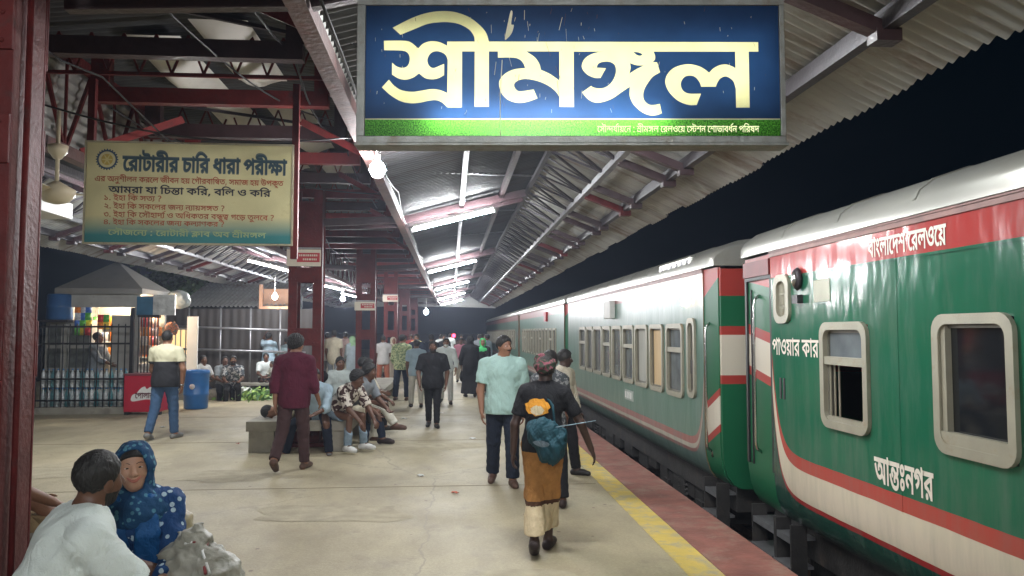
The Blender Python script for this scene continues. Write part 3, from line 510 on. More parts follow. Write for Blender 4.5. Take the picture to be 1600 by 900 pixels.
# lattice girders of the raised middle, and of the ridge
def lattice(name, pa, pb, y0, y1, panel, chord, rod, mats, s=1):
    """pa bottom (u,z), pb top (u,z)"""
    m = MB()
    m.cur = 1
    m.bar((s*pa[0], y0, pa[1]), (s*pa[0], y1, pa[1]), chord, chord*1.0)
    m.cur = 0
    m.bar((s*pb[0], y0, pb[1]), (s*pb[0], y1, pb[1]), chord*.8, chord*.8)
    n = int((y1-y0)/panel)
    for k in range(n):
        ya = y0+k*panel; ym = ya+panel/2; yb = ya+panel
        m.bar((s*pa[0], ya, pa[1]), (s*pb[0], ym, pb[1]), rod, rod)
        m.bar((s*pb[0], ym, pb[1]), (s*pa[0], yb, pa[1]), rod, rod)
        m.bar((s*pa[0], ya, pa[1]), (s*pb[0], ya, pb[1]), rod*.7, rod*.7)
    return m.build(name, mats, canopy)
for s in (1, -1):
    lattice('lattice_girder', (1.42, 3.38), (1.42, 4.30), Y0, Y1, 1.03, .11, .032, [M['maroon'], M['pink_wood']], s)
    lattice('ridge_girder', (3.95, 3.52), (3.36, 3.86), Y0, Y1, .68, .07, .026, [M['dark_steel'], M['steel']], s)
    m = MB(); m.bar((s*4.50, Y0, 3.35), (s*4.50, Y1, 3.35), .07, .11); m.build('eave_beam', M['dark_steel'], canopy)
    m = MB(); m.bar((s*2.35, Y0, 3.60), (s*2.35, Y1, 3.60), .06, .09)
    m.bar((s*2.95, Y0, 3.77), (s*2.95, Y1, 3.77), .06, .09); m.build('purlin', M['dark_maroon'], canopy)
    k = 0; y = -6.4
    while y < Y1-.3:
        m = MB(); m.bar((s*3.97, y, 3.50), (s*4.52, y, 3.29), .085, .075)
        m.box((s*4.50, y, 3.27), (.14, .10, .07))
        m.build('rafter', M['maroon'] if k % 5 == 1 else M['dark_maroon'], canopy)
        y += 1.45 if k % 2 == 0 else .6
        k += 1
COLS = [-4.55+8.2*i for i in range(7)]
ct = mat('tie_paint', (.05, .03, .033), .5, var=.3)
y = 1.0; k = 0
while y < 47:
    m = MB(); h = .14
    m.box((0, y, 3.86), (2.1, .10, h))
    for s in (-1, 1):
        m.box((s*1.0, y, 4.06), (.16, .102, .30))
    m.build('cross_frame', (M['dark_maroon'], M['maroon'], M['dark_maroon'], M['red_paint'])[k % 4], canopy)
    y += 1.24; k += 1
for yc in (4.9, 6.9, 9.2, 11.2, 13.6, 16.0, 18.6):   # light trusses across the raised middle
    m = MB(); n_ = 10
    for i in range(n_):
        ua = -1.38+2.76*i/n_; ub = ua+2.76/n_; um = (ua+ub)/2
        m.bar((ua, yc, 3.98), (um, yc, 4.33), .018, .018); m.bar((um, yc, 4.33), (ub, yc, 3.98), .018, .018)
    m.bar((-1.4, yc, 3.97), (1.4, yc, 3.97), .03, .03); m.build('cross_truss', M['maroon'], canopy)
for i_, yc in enumerate((4.4, 7.7, 10.4, 13.0, 17.0)):   # slanting struts from girder to frames
    for s in (-1, 1):
        m = MB(); m.bar((s*1.40, yc, 3.44), (s*.62, yc+.5, 3.92), .06, .07); m.build('slant_strut', M['red_paint'] if i_ % 2 else M['maroon'], canopy)
for yc in COLS:
    for s in (-1, 1):
        m = MB()
        for dy in (-.24, .22):
            m.bar((s*.30, yc+dy, 3.33), (s*1.37, yc+dy, 3.38), .06, .11)
            m.bar((s*1.48, yc+dy, 3.38), (s*3.32, yc+dy, 3.82), .06, .11)
        m.box((s*2.35, yc, 3.53), (.42, .52, .012))
        m.build('bracket_arm', M['dark_maroon'], canopy)
# far closing arch
m = MB(); m.smooth = True
rows = []
for i in range(25):
    u = -5+10*i/24
    rows.append([(u, Y1+.05, 3.16+.10*math.cos(u/5*math.pi/2)), (u, Y1+.05, 3.9+.2*math.cos(u/5*math.pi/2))])
m.sheet(rows); m.build('end_fascia', M['roofing'], canopy)

# cables slung along and across the canopy
rc = random.Random(21)
for (u0, z0, u1, z1, sag) in ((.9, 4.0, .9, 4.0, .25), (1.55, 3.34, 1.55, 3.34, .10), (-.6, 3.75, -.6, 3.75, .16)):
    for k in range(6):
        ya = 3.6+8.2*k; m = MB(); m.smooth = True
        m.tube([(u0+.02*math.sin(i), ya+8.2*i/12, z0-sag*math.sin(math.pi*(i % 4)/4)*(.6+.5*rc.random())) for i in range(13)], .009, 5); m.build('cable', M['black_rubber'], canopy)
for (a, b) in (((-1.3, 5.6, 3.5), (1.4, 6.9, 3.45)), ((-1.2, 8.6, 4.0), (1.3, 10.1, 3.5)), ((1.45, 4.6, 3.5), (3.3, 6.2, 3.8)), ((-1.0, 7.4, 3.8), (-.4, 12.0, 4.2)), ((.2, 4.6, 3.9), (.9, 9.0, 4.15))):
    m = MB(); m.smooth = True; a = Vector(a); b = Vector(b)
    m.tube([a+(b-a)*i/10-Vector((0, 0, .22*math.sin(math.pi*i/10))) for i in range(11)], .008, 5); m.build('cable', M['black_rubber'], canopy)
for k in range(14):
    y = 2.2+k*3.1
    m = MB(); m.bar((-1.42, y, 4.22), (1.42, y+1.5, 4.22), .03, .03); m.build('wind_brace', M['dark_steel'], canopy)
    m = MB(); m.bar((1.42, y, 3.46), (3.36, y+2.4, 3.92), .022, .022); m.build('wind_brace', M['steel'], canopy)
# columns: two channels joined by plates
def make_column():
    t = thing('canopy_column', 'tmp', 'column', (XC, 0, 0), 0, 'steel columns down the middle of the platform')
    for s in (-1, 1):
        m = MB(); x = s*.18
        m.box((x, -.13, 1.93), (.13, .016, 3.86)); m.box((x, .13, 1.93), (.13, .016, 3.86)); m.cur = 1; m.box((x+s*.056, 0, 1.93), (.014, .244, 3.86))
        m.build('channel', [M['maroon'], M['faded_maroon']], t, .003)
    for z, h in ((.30, .60), (1.62, .26), (2.55, .22), (3.30, .7)):
        m = MB()
        for sy in (-1, 1):
            m.box((0, sy*.146, z), (.49, .014, h))
            nr = max(2, int(h/.1))
            for i in range(nr):
                for sx in (-.2, -.14, .14, .2):
                    zz = z-h/2+.04+(h-.08)*i/(nr-1)
                    m.lathe([(.013, 0), (.011, .007), (.005, .010)], (0, 0, 0), 6)
                    b = len(m.v)-18
                    for j in range(b, b+18):
                        vx, vy, vz = m.v[j]; m.v[j] = (sx+vx, sy*(.152+vz), zz+vy)
        m.build('batten_plate', M['maroon'], t, .003)
    m = MB(); m.smooth = True; m.tube([(.265, -.05, .1), (.265, -.05, 3.3)], .014, 8); m.build('conduit', M['maroon'], t)
    m = MB(); m.box((0, 0, .03), (.66, .46, .06)); m.build('base_plate', M['maroon'], t, .004)
    return t
col_names = ['hidden', 'huge dark red steel column at the left edge beside the seated couple', 'dark red steel column behind the bench of seated young men',
             'red brown steel column second beyond the bench', 'distant steel column third along the middle row',
             'distant steel column fourth along the middle row', 'farthest thin steel column under the canopy end']
proto = make_column()
first = True
for i, yc in enumerate(COLS):
    if i == 0: continue
    o = proto if first else dup(proto); first = False
    o.location = (XC+.012, yc, 0); o['label'] = col_names[i]
# small red notices hung on columns
rn = mat('red_notice', (.42, .03, .04), .5, var=.2); cn = mat('cream_notice', (.66, .60, .50), .5, var=.1)
def notice(y, z, w, h, label):
    t = thing('column_notice', label, 'sign', (XC, y, z), 0, 'small red notices on the columns')
    m = MB(); m.box((0, 0, 0), (w, .02, h)); m.build('board', cn, t)
    m = MB(); m.b2((-w*.20, -.0135, -h*.26), (w*.47, -.0105, h*.30)); m.build('notice_panel', rn, t)
    m = MB()
    for j, (a, b, zz) in enumerate(((-.14, .42, .14), (-.02, .38, -.10))):
        x = a
        while x < b:
            l = random.uniform(.03, .07); m.b2((x*w, -.0165, (zz-.05)*h), (min(b, x+l)*w, -.0142, (zz+.06)*h)); x += l+.02
    m.build('faded_lettering', cn, t)
    m = MB(); m.bar((-w/2, 0, h/2+.02), (w/2, 0, h/2+.02), .025, .02); m.build('notice_rail', M['steel'], t)
notice(COLS[2]-.20, 2.80, .50, .25, 'small red and cream notice high on the nearer middle column')
notice(COLS[3]-.20, 2.35, .52, .22, 'small red and white notice on the second middle column')
notice(COLS[4]-.20, 2.9, .55, .25, 'tiny red notice on the third distant column')

# ---------------------------------------------------------------- lamps
def make_tube(label, a, b, group='tube lights under the canopy'):
    a = Vector(a); b = Vector(b); c = (a+b)/2
    t = thing('tube_light', label, 'tube light', c, 0, group)
    m = MB(); m.smooth = True; m.tube([a-c, b-c], .017, 10); m.build('lit_tube', M['tube'], t)
    m = MB(); m.bar(a-c+Vector((0, 0, .055)), b-c+Vector((0, 0, .055)), .05, .035)
    d = (b-a).normalized()
    for q, s in ((a, -1), (b, 1)): m.bar(q-c+d*s*.002, q-c+d*s*.035, .035, .075)
    m.build('lamp_holder', M['white_paint'], t)
    return t
desc = {3: 'fifth', 4: 'fourth'}
rt = {-1.2: 'over the platform just behind the camera', -7.0: 'over the platform far behind the camera', 5.3: 'added unseen behind the blue station sign to light the coaches', 11.4: 'nearest in view right of the columns', 19.6: 'second in the row on the right', 27.8: 'third in the row on the right',
      36.0: 'fourth in the row on the right', 43.6: 'last of the row on the right'}
for y, nm in rt.items():
    dx = .75 if y == 5.3 else 0  # extra tube set out of view behind the sign to brighten the coaches
    make_tube('white tube light, '+nm+(' half' if y > 11 else ''), (-.57+dx, y, 3.20+dx*.25), (.62+dx, y-.04, 3.50+dx*.25))
lt = {-4.0: 'left of the columns behind the camera', 11.4: 'hidden behind the cream notice board', 19.6: 'beside the nearer column, brightest on the left', 27.8: 'second in the row on the left', 36.0: 'third in the row on the left'}
for y, nm in lt.items():
    make_tube('white tube light, '+nm+(' half' if y > 11 else ''), (-3.85, y, 3.16), (-5.05, y-.04, 3.46))
def make_bulb(p, label, r=.06, cord=.4, mt=None):
    t = thing('light_bulb', label, 'light bulb', p, 0, 'bare bulbs under the canopy')
    m = MB(); m.smooth = True
    m.lathe([(r*.05, -r), (r*.6, -r*.8), (r, 0), (r*.8, r*.6), (r*.35, r*1.1)], (0, 0, 0), 14); m.build('globe', mt or M['bulb'], t)
    m = MB(); m.tube([(0, 0, r*1.1), (0, 0, r*1.9)], r*.34, 8); m.tube([(0, 0, r*1.9), (0, 0, r*1.9+cord)], .006, 6); m.build('bulb_holder', M['white_paint'], t)
make_bulb((-.675, 7.0, 3.17), 'round bright bulb just below the left end of the blue station sign', .075, .1)
make_bulb((-1.0, 31.0, 2.48), 'distant round bulb among the far tube lights', .09)
make_bulb((-3.75, 27.0, 2.83), 'round bulb between two tubes left of the second column', .085)
make_bulb((-4.6, 20.5, 2.6), 'bulb above the lit goods stall at left', .07)
# red signal lamp far down the line
t = thing('signal_lamp', 'small glowing red signal lamp on a post far down the platform', 'signal', (.18, 52, 0))
m = MB(); m.tube([(0, 0, 0), (0, 0, 1.6)], .04, 8); m.build('post', M['dark_steel'], t)
m = MB(); m.box((0, 0, 1.42), (.26, .14, .34)); m.build('lamp_box', M['dark_steel'], t)
m = MB(); m.smooth = True; m.lathe([(.02, 0), (.10, .01), (.12, .05)], (0, 0, 0), 14)
m.v = [(x, -.14+z, 1.42+y) for x, y, z in m.v]; m.build('lens', emit('red_lamp', (1, .02, .05), 12), t)
# ---------------------------------------------------------------- the train
GZ = -.74   # rail top
def coach_paint(name, length, rise0, rise1, zr=(.52, .62), rough=(.20, .36), dust_glare=.42, dust_glare_col=(.15, .17, .145)):
    """livery of the coach side: local y along the coach, z above platform"""
    m = bpy.data.materials.new(name); m.use_nodes = True
    nt = m.node_tree; N = nt.nodes; L = nt.links; p = N['Principled BSDF']
    tc = N.new('ShaderNodeTexCoord'); sx = N.new('ShaderNodeSeparateXYZ'); L.new(tc.outputs['Object'], sx.inputs[0])
    def mth(op, a, b=None, c=None):
        n = N.new('ShaderNodeMath'); n.operation = op
        for i, q in enumerate((a, b, c)):
            if q is None: continue
            if isinstance(q, (int, float)): n.inputs[i].default_value = q
            else: L.new(q, n.inputs[i])
        return n.outputs[0]
    y, z = sx.outputs[1], sx.outputs[2]
    def sweep(d, amp):
        e = mth('POWER', 2.718, mth('MULTIPLY', d, -9.0))
        return mth('MULTIPLY', e, amp)
    z2 = mth('SUBTRACT', z, mth('ADD', sweep(y, rise0), sweep(mth('SUBTRACT', length, y), rise1)))
    # wobble of hand painted edges
    nz = N.new('ShaderNodeTexNoise'); nz.inputs['Scale'].default_value = 3; L.new(tc.outputs['Object'], nz.inputs['Vector'])
    z2 = mth('ADD', z2, mth('MULTIPLY', mth('SUBTRACT', nz.outputs[0], .5), .012))
    r = N.new('ShaderNodeValToRGB'); r.color_ramp.interpolation = 'CONSTANT'
    G_, Rd, Cr, DR, DG = (.011, .118, .062), (.40, .055, .042), (.60, .54, .42), (.30, .03, .03), (.015, .06, .045)
    st = [(0.0, DG), (.27, DR), (.305, Cr), (zr[0], Rd), (zr[1], G_)]
    e = r.color_ramp.elements
    while len(e) < len(st): e.new(.5)
    for q, (po, c) in zip(e, st): q.position = po/2.0 if po else 0; q.color = (*c, 1)
    L.new(mth('MULTIPLY', z2, .5), r.inputs[0])
    top = mth('GREATER_THAN', z, 2.175)
    mx = N.new('ShaderNodeMix'); mx.data_type = 'RGBA'; L.new(top, mx.inputs[0]); L.new(r.outputs[0], mx.inputs[6]); mx.inputs[7].default_value = (.40, .04, .035, 1)
    # dusty streaks running down, and on far coaches an even veil painting in glare
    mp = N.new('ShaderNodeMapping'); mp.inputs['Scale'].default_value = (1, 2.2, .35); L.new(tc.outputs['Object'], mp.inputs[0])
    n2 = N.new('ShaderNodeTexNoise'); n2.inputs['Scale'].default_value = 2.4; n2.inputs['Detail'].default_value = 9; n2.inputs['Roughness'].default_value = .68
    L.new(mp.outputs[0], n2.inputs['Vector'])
    rr = N.new('ShaderNodeMapRange'); rr.inputs['From Min'].default_value = .45; rr.inputs['From Max'].default_value = .8; rr.inputs['To Min'].default_value = dust_glare*.5 if dust_glare > .5 else 0; rr.inputs['To Max'].default_value = dust_glare
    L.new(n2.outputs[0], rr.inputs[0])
    m2 = N.new('ShaderNodeMix'); m2.data_type = 'RGBA'; L.new(rr.outputs[0], m2.inputs[0]); L.new(mx.outputs[2], m2.inputs[6]); m2.inputs[7].default_value = (*dust_glare_col, 1)
    L.new(m2.outputs[2], p.inputs['Base Color'])
    r3 = N.new('ShaderNodeMapRange'); r3.inputs['To Min'].default_value = rough[0]; r3.inputs['To Max'].default_value = rough[1]; L.new(n2.outputs[0], r3.inputs[0])
    L.new(r3.outputs[0], p.inputs['Roughness'])
    p.inputs['Specular IOR Level'].default_value = .42
    p.inputs['Coat Weight'].default_value = .0; p.inputs['Coat Roughness'].default_value = .16
    # the sheet metal is not flat
    mp2 = N.new('ShaderNodeMapping'); mp2.inputs['Scale'].default_value = (1, 1.5, .6); L.new(tc.outputs['Object'], mp2.inputs[0])
    n4 = N.new('ShaderNodeTexNoise'); n4.inputs['Scale'].default_value = 2.0; n4.inputs['Detail'].default_value = 3; L.new(mp2.outputs[0], n4.inputs['Vector'])
    b = N.new('ShaderNodeBump'); b.inputs['Strength'].default_value = .42; b.inputs['Distance'].default_value = .03
    L.new(n4.outputs[0], b.inputs['Height']); L.new(b.outputs[0], p.inputs['Normal']); L.new(b.outputs[0], p.inputs['Coat Normal'])
    return m
def door_paint(name, z0, z1, t=.09, slope=0.0, yref=0.0):
    m = bpy.data.materials.new(name); m.use_nodes = True
    nt = m.node_tree; N = nt.nodes; L = nt.links; p = N['Principled BSDF']
    tc = N.new('ShaderNodeTexCoord'); sx = N.new('ShaderNodeSeparateXYZ'); L.new(tc.outputs['Object'], sx.inputs[0])
    r = N.new('ShaderNodeValToRGB'); r.color_ramp.interpolation = 'CONSTANT'
    Gr, Rd, Cr = (.011, .115, .05), (.36, .045, .035), (.60, .55, .45)
    st = [(0, Gr), (z0-t, Rd), (z0, Cr), (z1, Rd), (z1+t, Gr), (2.08, Rd)]
    e = r.color_ramp.elements
    while len(e) < len(st): e.new(.5)
    for q, (po, c) in zip(e, st): q.position = po/3; q.color = (*c, 1)
    yy = N.new('ShaderNodeMath'); yy.operation = 'SUBTRACT'; yy.inputs[1].default_value = yref; L.new(sx.outputs[1], yy.inputs[0])
    ma = N.new('ShaderNodeMath'); ma.operation = 'MULTIPLY_ADD'; ma.inputs[1].default_value = slope; L.new(yy.outputs[0], ma.inputs[0]); L.new(sx.outputs[2], ma.inputs[2])
    d = N.new('ShaderNodeMath'); d.operation = 'DIVIDE'; d.inputs[1].default_value = 3; L.new(ma.outputs[0], d.inputs[0]); L.new(d.outputs[0], r.inputs[0])
    L.new(r.outputs[0], p.inputs['Base Color']); p.inputs['Roughness'].default_value = .38; p.inputs['Specular IOR Level'].default_value = .2
    return m
M['roof_paint'] = mat('silver_roof_paint', (.40, .40, .36), .30, metal=.45, var=.12, vs=2, dirt=(.34, .32, .26), ds=1.4, dthr=.55, bump=.12, bs=5, stretch=(1, .6, 1))
M['frame_alu'] = mat('dull_window_frame', (.34, .32, .245), .42, metal=.25, var=.12, vs=6, dirt=(.30, .25, .16), ds=8, dthr=.56)
M['rim'] = mat('dark_window_rim', (.16, .15, .12), .5, metal=.3, var=.2)
M['glass_dark'] = mat('dark_window_glass', (.012, .014, .017), .06, var=.1, spec=.6)
M['glass_grey'] = mat('dusty_window_glass', (.13, .15, .16), .16, var=.3, vs=5, spec=.6)
M['curtain_lit'] = mat('tan_curtain', (.55, .40, .22), .7, var=.12, vs=4, stretch=(1, 12, .4))
M['curtain_grey'] = mat('grey_curtain', (.34, .34, .30), .7, var=.2, vs=4, stretch=(1, 12, .4))
M['inside'] = mat('coach_inside', (.16, .105, .05), .8)
PROFILE = [(.20, .02), (.11, .07), (.055, .15), (.02, .26), (.004, .38), (0, .50), (0, 2.38)]   # x inset, z
def rounded(y0, y1, z0, z1, r, n=5):
    P = []
    for cy, cz, a0 in ((y1-r, z1-r, 0), (y0+r, z1-r, 90), (y0+r, z0+r, 180), (y1-r, z0+r, 270)):
        for i in range(n+1):
            a = R(a0+90*i/n); P.append((cy+r*math.cos(a), cz+r*math.sin(a)))
    return P
def ring(m, x0, x1, outer, inner):
    n = len(outer)
    vs = [(x1, y, z) for y, z in outer]+[(x0, y, z) for y, z in outer]+[(x0, y, z) for y, z in inner]+[(x1+.035, y, z) for y, z in inner]
    fs = []
    for i in range(n):
        j = (i+1) % n
        fs += [(i, j, n+j, n+i), (n+i, n+j, 2*n+j, 2*n+i), (2*n+i, 2*n+j, 3*n+j, 3*n+i)]
    m.add(vs, fs)
def window(parent, y0, y1, z0, z1, kind, fw=.058, r=.10):
    """rounded aluminium frame standing 2.5 cm proud, pane set back"""
    t = MB(); t.smooth = False
    out = rounded(y0, y1, z0, z1, r); inn = rounded(y0+fw, y1-fw, z0+fw, z1-fw, max(.02, r-fw*.5))
    ring(t, -.028, .0, out, inn)
    if kind in ('split', 'open', 'splitgrey'):
        zb = z0+fw+(z1-z0-2*fw)*.66
        t.b2((-.02, y0+fw-.01, zb-.03), (.03, y1-fw+.01, zb+.03))
    if kind == 'sill':
        t.b2((-.024, y0+fw-.01, z0+fw-.01), (.02, y1-fw+.01, z0+fw+.07))
        t.b2((-.012, y1-fw-.045, z0+fw), (.03, y1-fw+.002, z1-fw))
    if kind == 'open':
        for k in range(3): t.b2((.004+.016*k, y1-fw-.05-.035*k, z0+fw), (.012+.016*k, y1-fw-.035-.035*k, zb))
        t.b2((-.016, y0+fw-.01, z0+fw-.01), (.03, y1-fw+.01, z0+fw+.03))
    if kind == 'bars':
        for k in range(6):
            y = y0+fw+(y1-y0-2*fw)*(k+.5)/6; t.tube([(.005, y, z0+fw), (.005, y, z1-fw)], .008, 6)
        for k in (.35, .6): t.b2((0, y0+fw, z0+(z1-z0)*k-.008), (.01, y1-fw, z0+(z1-z0)*k+.008))
    f = t.build('window', M['frame_alu'], parent)
    q = MB(); o2 = rounded(y0+fw-.001, y1-fw+.001, z0+fw-.001, z1-fw+.001, max(.02, r-fw*.5)); i2 = rounded(y0+fw+.022, y1-fw-.022, z0+fw+.022, z1-fw-.022, .02)
    ring(q, .008, .024, o2, i2); q.build('inner_rim', M['rim'], f)
    g = MB()
    mats = {'split': 'glass_dark', 'sill': 'glass_dark', 'open': 'inside', 'bars': 'curtain_lit', 'grey': 'glass_grey', 'splitgrey': 'glass_grey', 'tan': 'curtain_lit', 'curtain': 'curtain_grey'}
    x = .026 if kind != 'open' else .30
    g.b2((x, y0+fw*.5, z0+fw*.5), (x+.01, y1-fw*.5, z1-fw*.5))
    g.build('pane', M[mats[kind]], f)
    if kind == 'open':
        zb = z0+fw+(z1-z0-2*fw)*.66
        g = MB(); g.b2((.02, y0+fw, zb+.03), (.026, y1-fw, z1-fw)); g.build('upper_pane', M['glass_grey'], f)
    return f
def coach(label, y0, y1, wins, rise0, rise1, door0, door1, paint):
    """body local frame: origin at the side plane, platform level, y0"""
    L_ = y1-y0
    t = thing('railway_coach', label, 'train coach', (TX, y0, 0), 0, 'coaches of the green train')
    yb = {0.0 if not door0 else .0, L_}; zb = set()
    body = MB(); body.smooth = False
    holes = [(a-y0, b-y0, c, d) for a, b, c, d, k in wins]
    ys = sorted({0.0, L_} | {round(q, 4) for h in holes for q in (h[0]+.02, h[1]-.02)} | {i*L_/8 for i in range(9)})
    ys = [q for i, q in enumerate(ys) if i == 0 or q-ys[i-1] > 1e-3]
    zs = sorted({.50, 1.3, 2.38} | {round(q, 4) for h in holes for q in (h[2]+.02, h[3]-.02)})
    zs = [q for i, q in enumerate(zs) if i == 0 or q-zs[i-1] > 1e-3]
    def hole(y, z): return any(h[0]+.02 < y < h[1]-.02 and h[2]+.02 < z < h[3]-.02 for h in holes)
    idx = {}
    def V(x, y, z):
        k = (round(x, 4), round(y, 4), round(z, 4))
        if k not in idx: idx[k] = len(body.v); body.v.append((x, y, z))
        return idx[k]
    def quad(a, b, c, d):
        body.f.append([V(*a), V(*b), V(*c), V(*d)]); body.m.append(0); body.sm.append(True)
    for i in range(len(ys)-1):
        for j in range(len(PROFILE)-2):
            (xa, za), (xb, zb_) = PROFILE[j], PROFILE[j+1]
            quad((xa, ys[i+1], za), (xa, ys[i], za), (xb, ys[i], zb_), (xb, ys[i+1], zb_))
        for j in range(len(zs)-1):
            if hole((ys[i]+ys[i+1])/2, (zs[j]+zs[j+1])/2): continue
            quad((0, ys[i+1], zs[j]), (0, ys[i], zs[j]), (0, ys[i], zs[j+1]), (0, ys[i+1], zs[j+1]))
    # ends of the side skin, far side, floor
    body.cur = 1; body.smooth = False
    for ye, s in ((0, 1), (L_, -1)):
        pr = [(x, ye, z) for x, z in PROFILE]+[(.45, ye, 2.38), (.45, ye, .02)]
        body.add(pr, [list(range(len(pr)))])
    body.b2((.42, .01, .03), (2.7, L_-.01, .12)); body.b2((2.66, .01, .12), (2.7, L_-.01, 2.38)); body.b2((.46, .03, 2.30), (2.66, L_-.03, 2.36))
    body.build('body', [paint, M['inside']], t)
    m = MB(); m.b2((-.012, -.0, 2.365), (.02, L_, 2.40)); m.b2((-.02, 0, 2.40), (.02, L_, 2.415)); m.build('gutter', mat('gutter_paint', (.22, .10, .08), .5, var=.3), t)
    # roof with rounded ends
    rp = [(-.03, 2.415), (-.03, 2.50), (.0, 2.56), (.10, 2.635), (.32, 2.71), (.75, 2.765), (1.35, 2.785), (1.95, 2.765), (2.4, 2.71), (2.66, 2.62), (2.73, 2.5), (2.73, 2.415)]
    ya = -(door0 or 0); yz = L_+(door1 or 0)
    rows = []
    sec = [(ya, .80), (ya+.015, .88), (ya+.05, .95), (ya+.11, .99), (ya+.20, 1)]+[(ya+.3+(yz-ya-.6)*i/14, 1) for i in range(15)]+[(yz-.20, 1), (yz-.11, .99), (yz-.05, .95), (yz-.015, .88), (yz, .80)]
    for y, k in sec: rows.append([(1.35+(x-1.35)*(.94+.06*k), y, 2.415+(z-2.415)*k) for x, z in rp])
    m = MB(); m.smooth = True; m.sheet(rows); m.smooth = False; m.add(rows[0], [list(range(len(rows[0])))]); m.add(rows[-1], [list(range(len(rows[-1])))]); m.build('roof', M['roof_paint'], t)
    for k in range(1, int((yz-ya)/.95)):
        m = MB(); y = ya+.95*k
        for (xa, za), (xb, zb2) in zip(rp[1:6], rp[2:7]): m.bar((xa-.003, y, za+.003), (xb-.003, y, zb2+.003), .03, .008, (-1, 0, 1))
        m.build('roof_rib', M['roof_paint'], t)
    for (a, b, c, d, k) in wins: window(t, a-y0, b-y0, c, d, k)
    # underframe, steps, bogies
    m = MB(); m.b2((.24, ya+.1, -.25), (2.5, yz-.1, .03)); m.build('underframe', M['under'], t)
    rnd = random.Random(int(y0*10)); y = .3
    while y < L_-.5:
        w = rnd.uniform(.25, .8); h = rnd.uniform(.2, .42)
        m = MB(); m.b2((.22+rnd.uniform(0, .1), y, -.2-h), (.8, y+w, -.2)); y += w+rnd.uniform(.05, .35)
        m.build('equipment_box', M['under'], t, .01)
    return t
def bogie(t, yl):
    m = MB(); m.smooth = False
    b = MB()
    b.b2((.30, yl-1.0, -.46), (.42, yl+1.0, -.30))
    for dy in (-.75, .75):
        b.b2((.26, yl+dy-.14, -.62), (.44, yl+dy+.14, -.42))
        for q in (-.26, .26): b.lathe([(.07, -.52), (.07, -.28)], (.36, yl+dy+q, 0), 10)
    for q in (-.12, .12):
        b.lathe([(.075, -.5+.0)]+[(.075 if i % 2 else .055, -.5+.03*i) for i in range(9)], (.34, yl+q, 0), 10)
    b.build('bogie', M['under'], t)
    for dy in (-.75, .75):
        w = MB(); w.smooth = True
        w.lathe([(.36, -.05), (.38, -.02), (.38, .06), (.1, .07)], (0, 0, 0), 20)
        w.v = [(.9-z, yl+dy+x, -.36+y) for x, y, z in w.v]
        w.build('wheel', M['rust'], t)
def recess(t, ya, yb, xa, xb, paint, rails, name='vestibule'):
    """set-back end of a coach with its door; local y"""
    m = MB(); m.smooth = True; n = 4; rows = []
    for i in range(n+1):
        q = i/n; y = ya+(yb-ya)*q; x0 = xa+(xb-xa)*q
        rows.append([(x0+x, y, z) for x, z in PROFILE[:-1]]+[(x0, y, 1.3), (x0, y, 2.40)])
    m.sheet(rows); m.smooth = False
    ye = yb
    pr = [(xb+x, ye, z) for x, z in PROFILE]+[(2.6, ye, 2.38), (2.6, ye, .02)]
    m.add(pr, [list(range(len(pr)))])
    d = m.build(name, paint, t)
    return d
def hand_rail(t, y, z0, z1, x=-.05):
    m = MB(); m.smooth = True
    m.tube([(x+.06, y, z0-.04), (x+.01, y, z0), (x, y, z0+.06), (x, y, z1-.06), (x+.01, y, z1), (x+.06, y, z1+.04)], .014, 8)
    m.box((x+.07, y, z0-.05), (.03, .05, .10)); m.box((x+.07, y, z1+.05), (.03, .05, .10))
    m.build('hand_rail', M['chrome'], t)
def steps(t, y, w=.5):
    for z, x in ((-.06, .03), (-.30, .0)):
        m = MB(); m.b2((x, y-w/2, z-.012), (x+.22, y+w/2, z+.012)); m.b2((x-.006, y-w/2, z-.04), (x+.008, y+w/2, z+.014)); m.build('step', M['steel'], t)
    for s in (-1, 1):
        m = MB(); m.b2((.02, y+s*w/2-.012, -.62), (.16, y+s*w/2+.012, .06)); m.build('step_hanger', M['under'], t)

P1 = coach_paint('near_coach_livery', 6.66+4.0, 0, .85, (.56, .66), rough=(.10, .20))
c1 = coach('nearest green coach with large rounded windows and red band under the silver roof', -4.0, 6.66,
           [(3.67, 4.33, 1.0, 1.80, 'sill'), (5.05, 5.72, .98, 1.77, 'open'), (6.25, 6.55, 1.77, 2.19, 'bars'), (1.6, 2.3, 1.0, 1.8, 'sill')], 0, .85, .1, .66, P1)
DP1 = door_paint('near_vestibule_paint', 1.27, 1.58, .085, -.16, 10.66)
d = recess(c1, 10.66, 11.34, .012, .035, DP1, None)
hand_rail(d, 10.98, .62, 2.0, -.03)
m = MB(); m.b2((-.004, 10.70, 2.215), (.05, 11.30, 2.36)); m.build('door_lintel', mat('lintel_red', (.16, .02, .02), .5), d)
m = MB(); m.b2((.002, 10.668, .45), (.012, 10.70, 2.21)); m.b2((.012, 11.26, .45), (.03, 11.30, 2.21)); m.b2((.002, 10.70, 2.18), (.02, 11.28, 2.21)); m.build('door_seal', M['black_rubber'], d)
m = MB()
for k in range(3): m.b2((.014+.004*k, 11.16, .45), (.018+.004*k, 11.17, 2.1))
m.build('door_seam', M['dark_steel'], d)
steps(c1, 10.98); steps(c1, 10.55, .3); bogie(c1, 7.4); bogie(c1, 9.6)
for yy in (1.45, 4.75, 7.35, 8.72):   # plate joints
    m = MB(); m.b2((-.0025, yy-.008, .55), (.0, yy+.008, 2.36)); m.build('panel_seam', P1, c1)
m = MB(); m.b2((-.008, .0, 2.155), (0, 10.66, 2.17)); m.build('moulding', P1, c1)
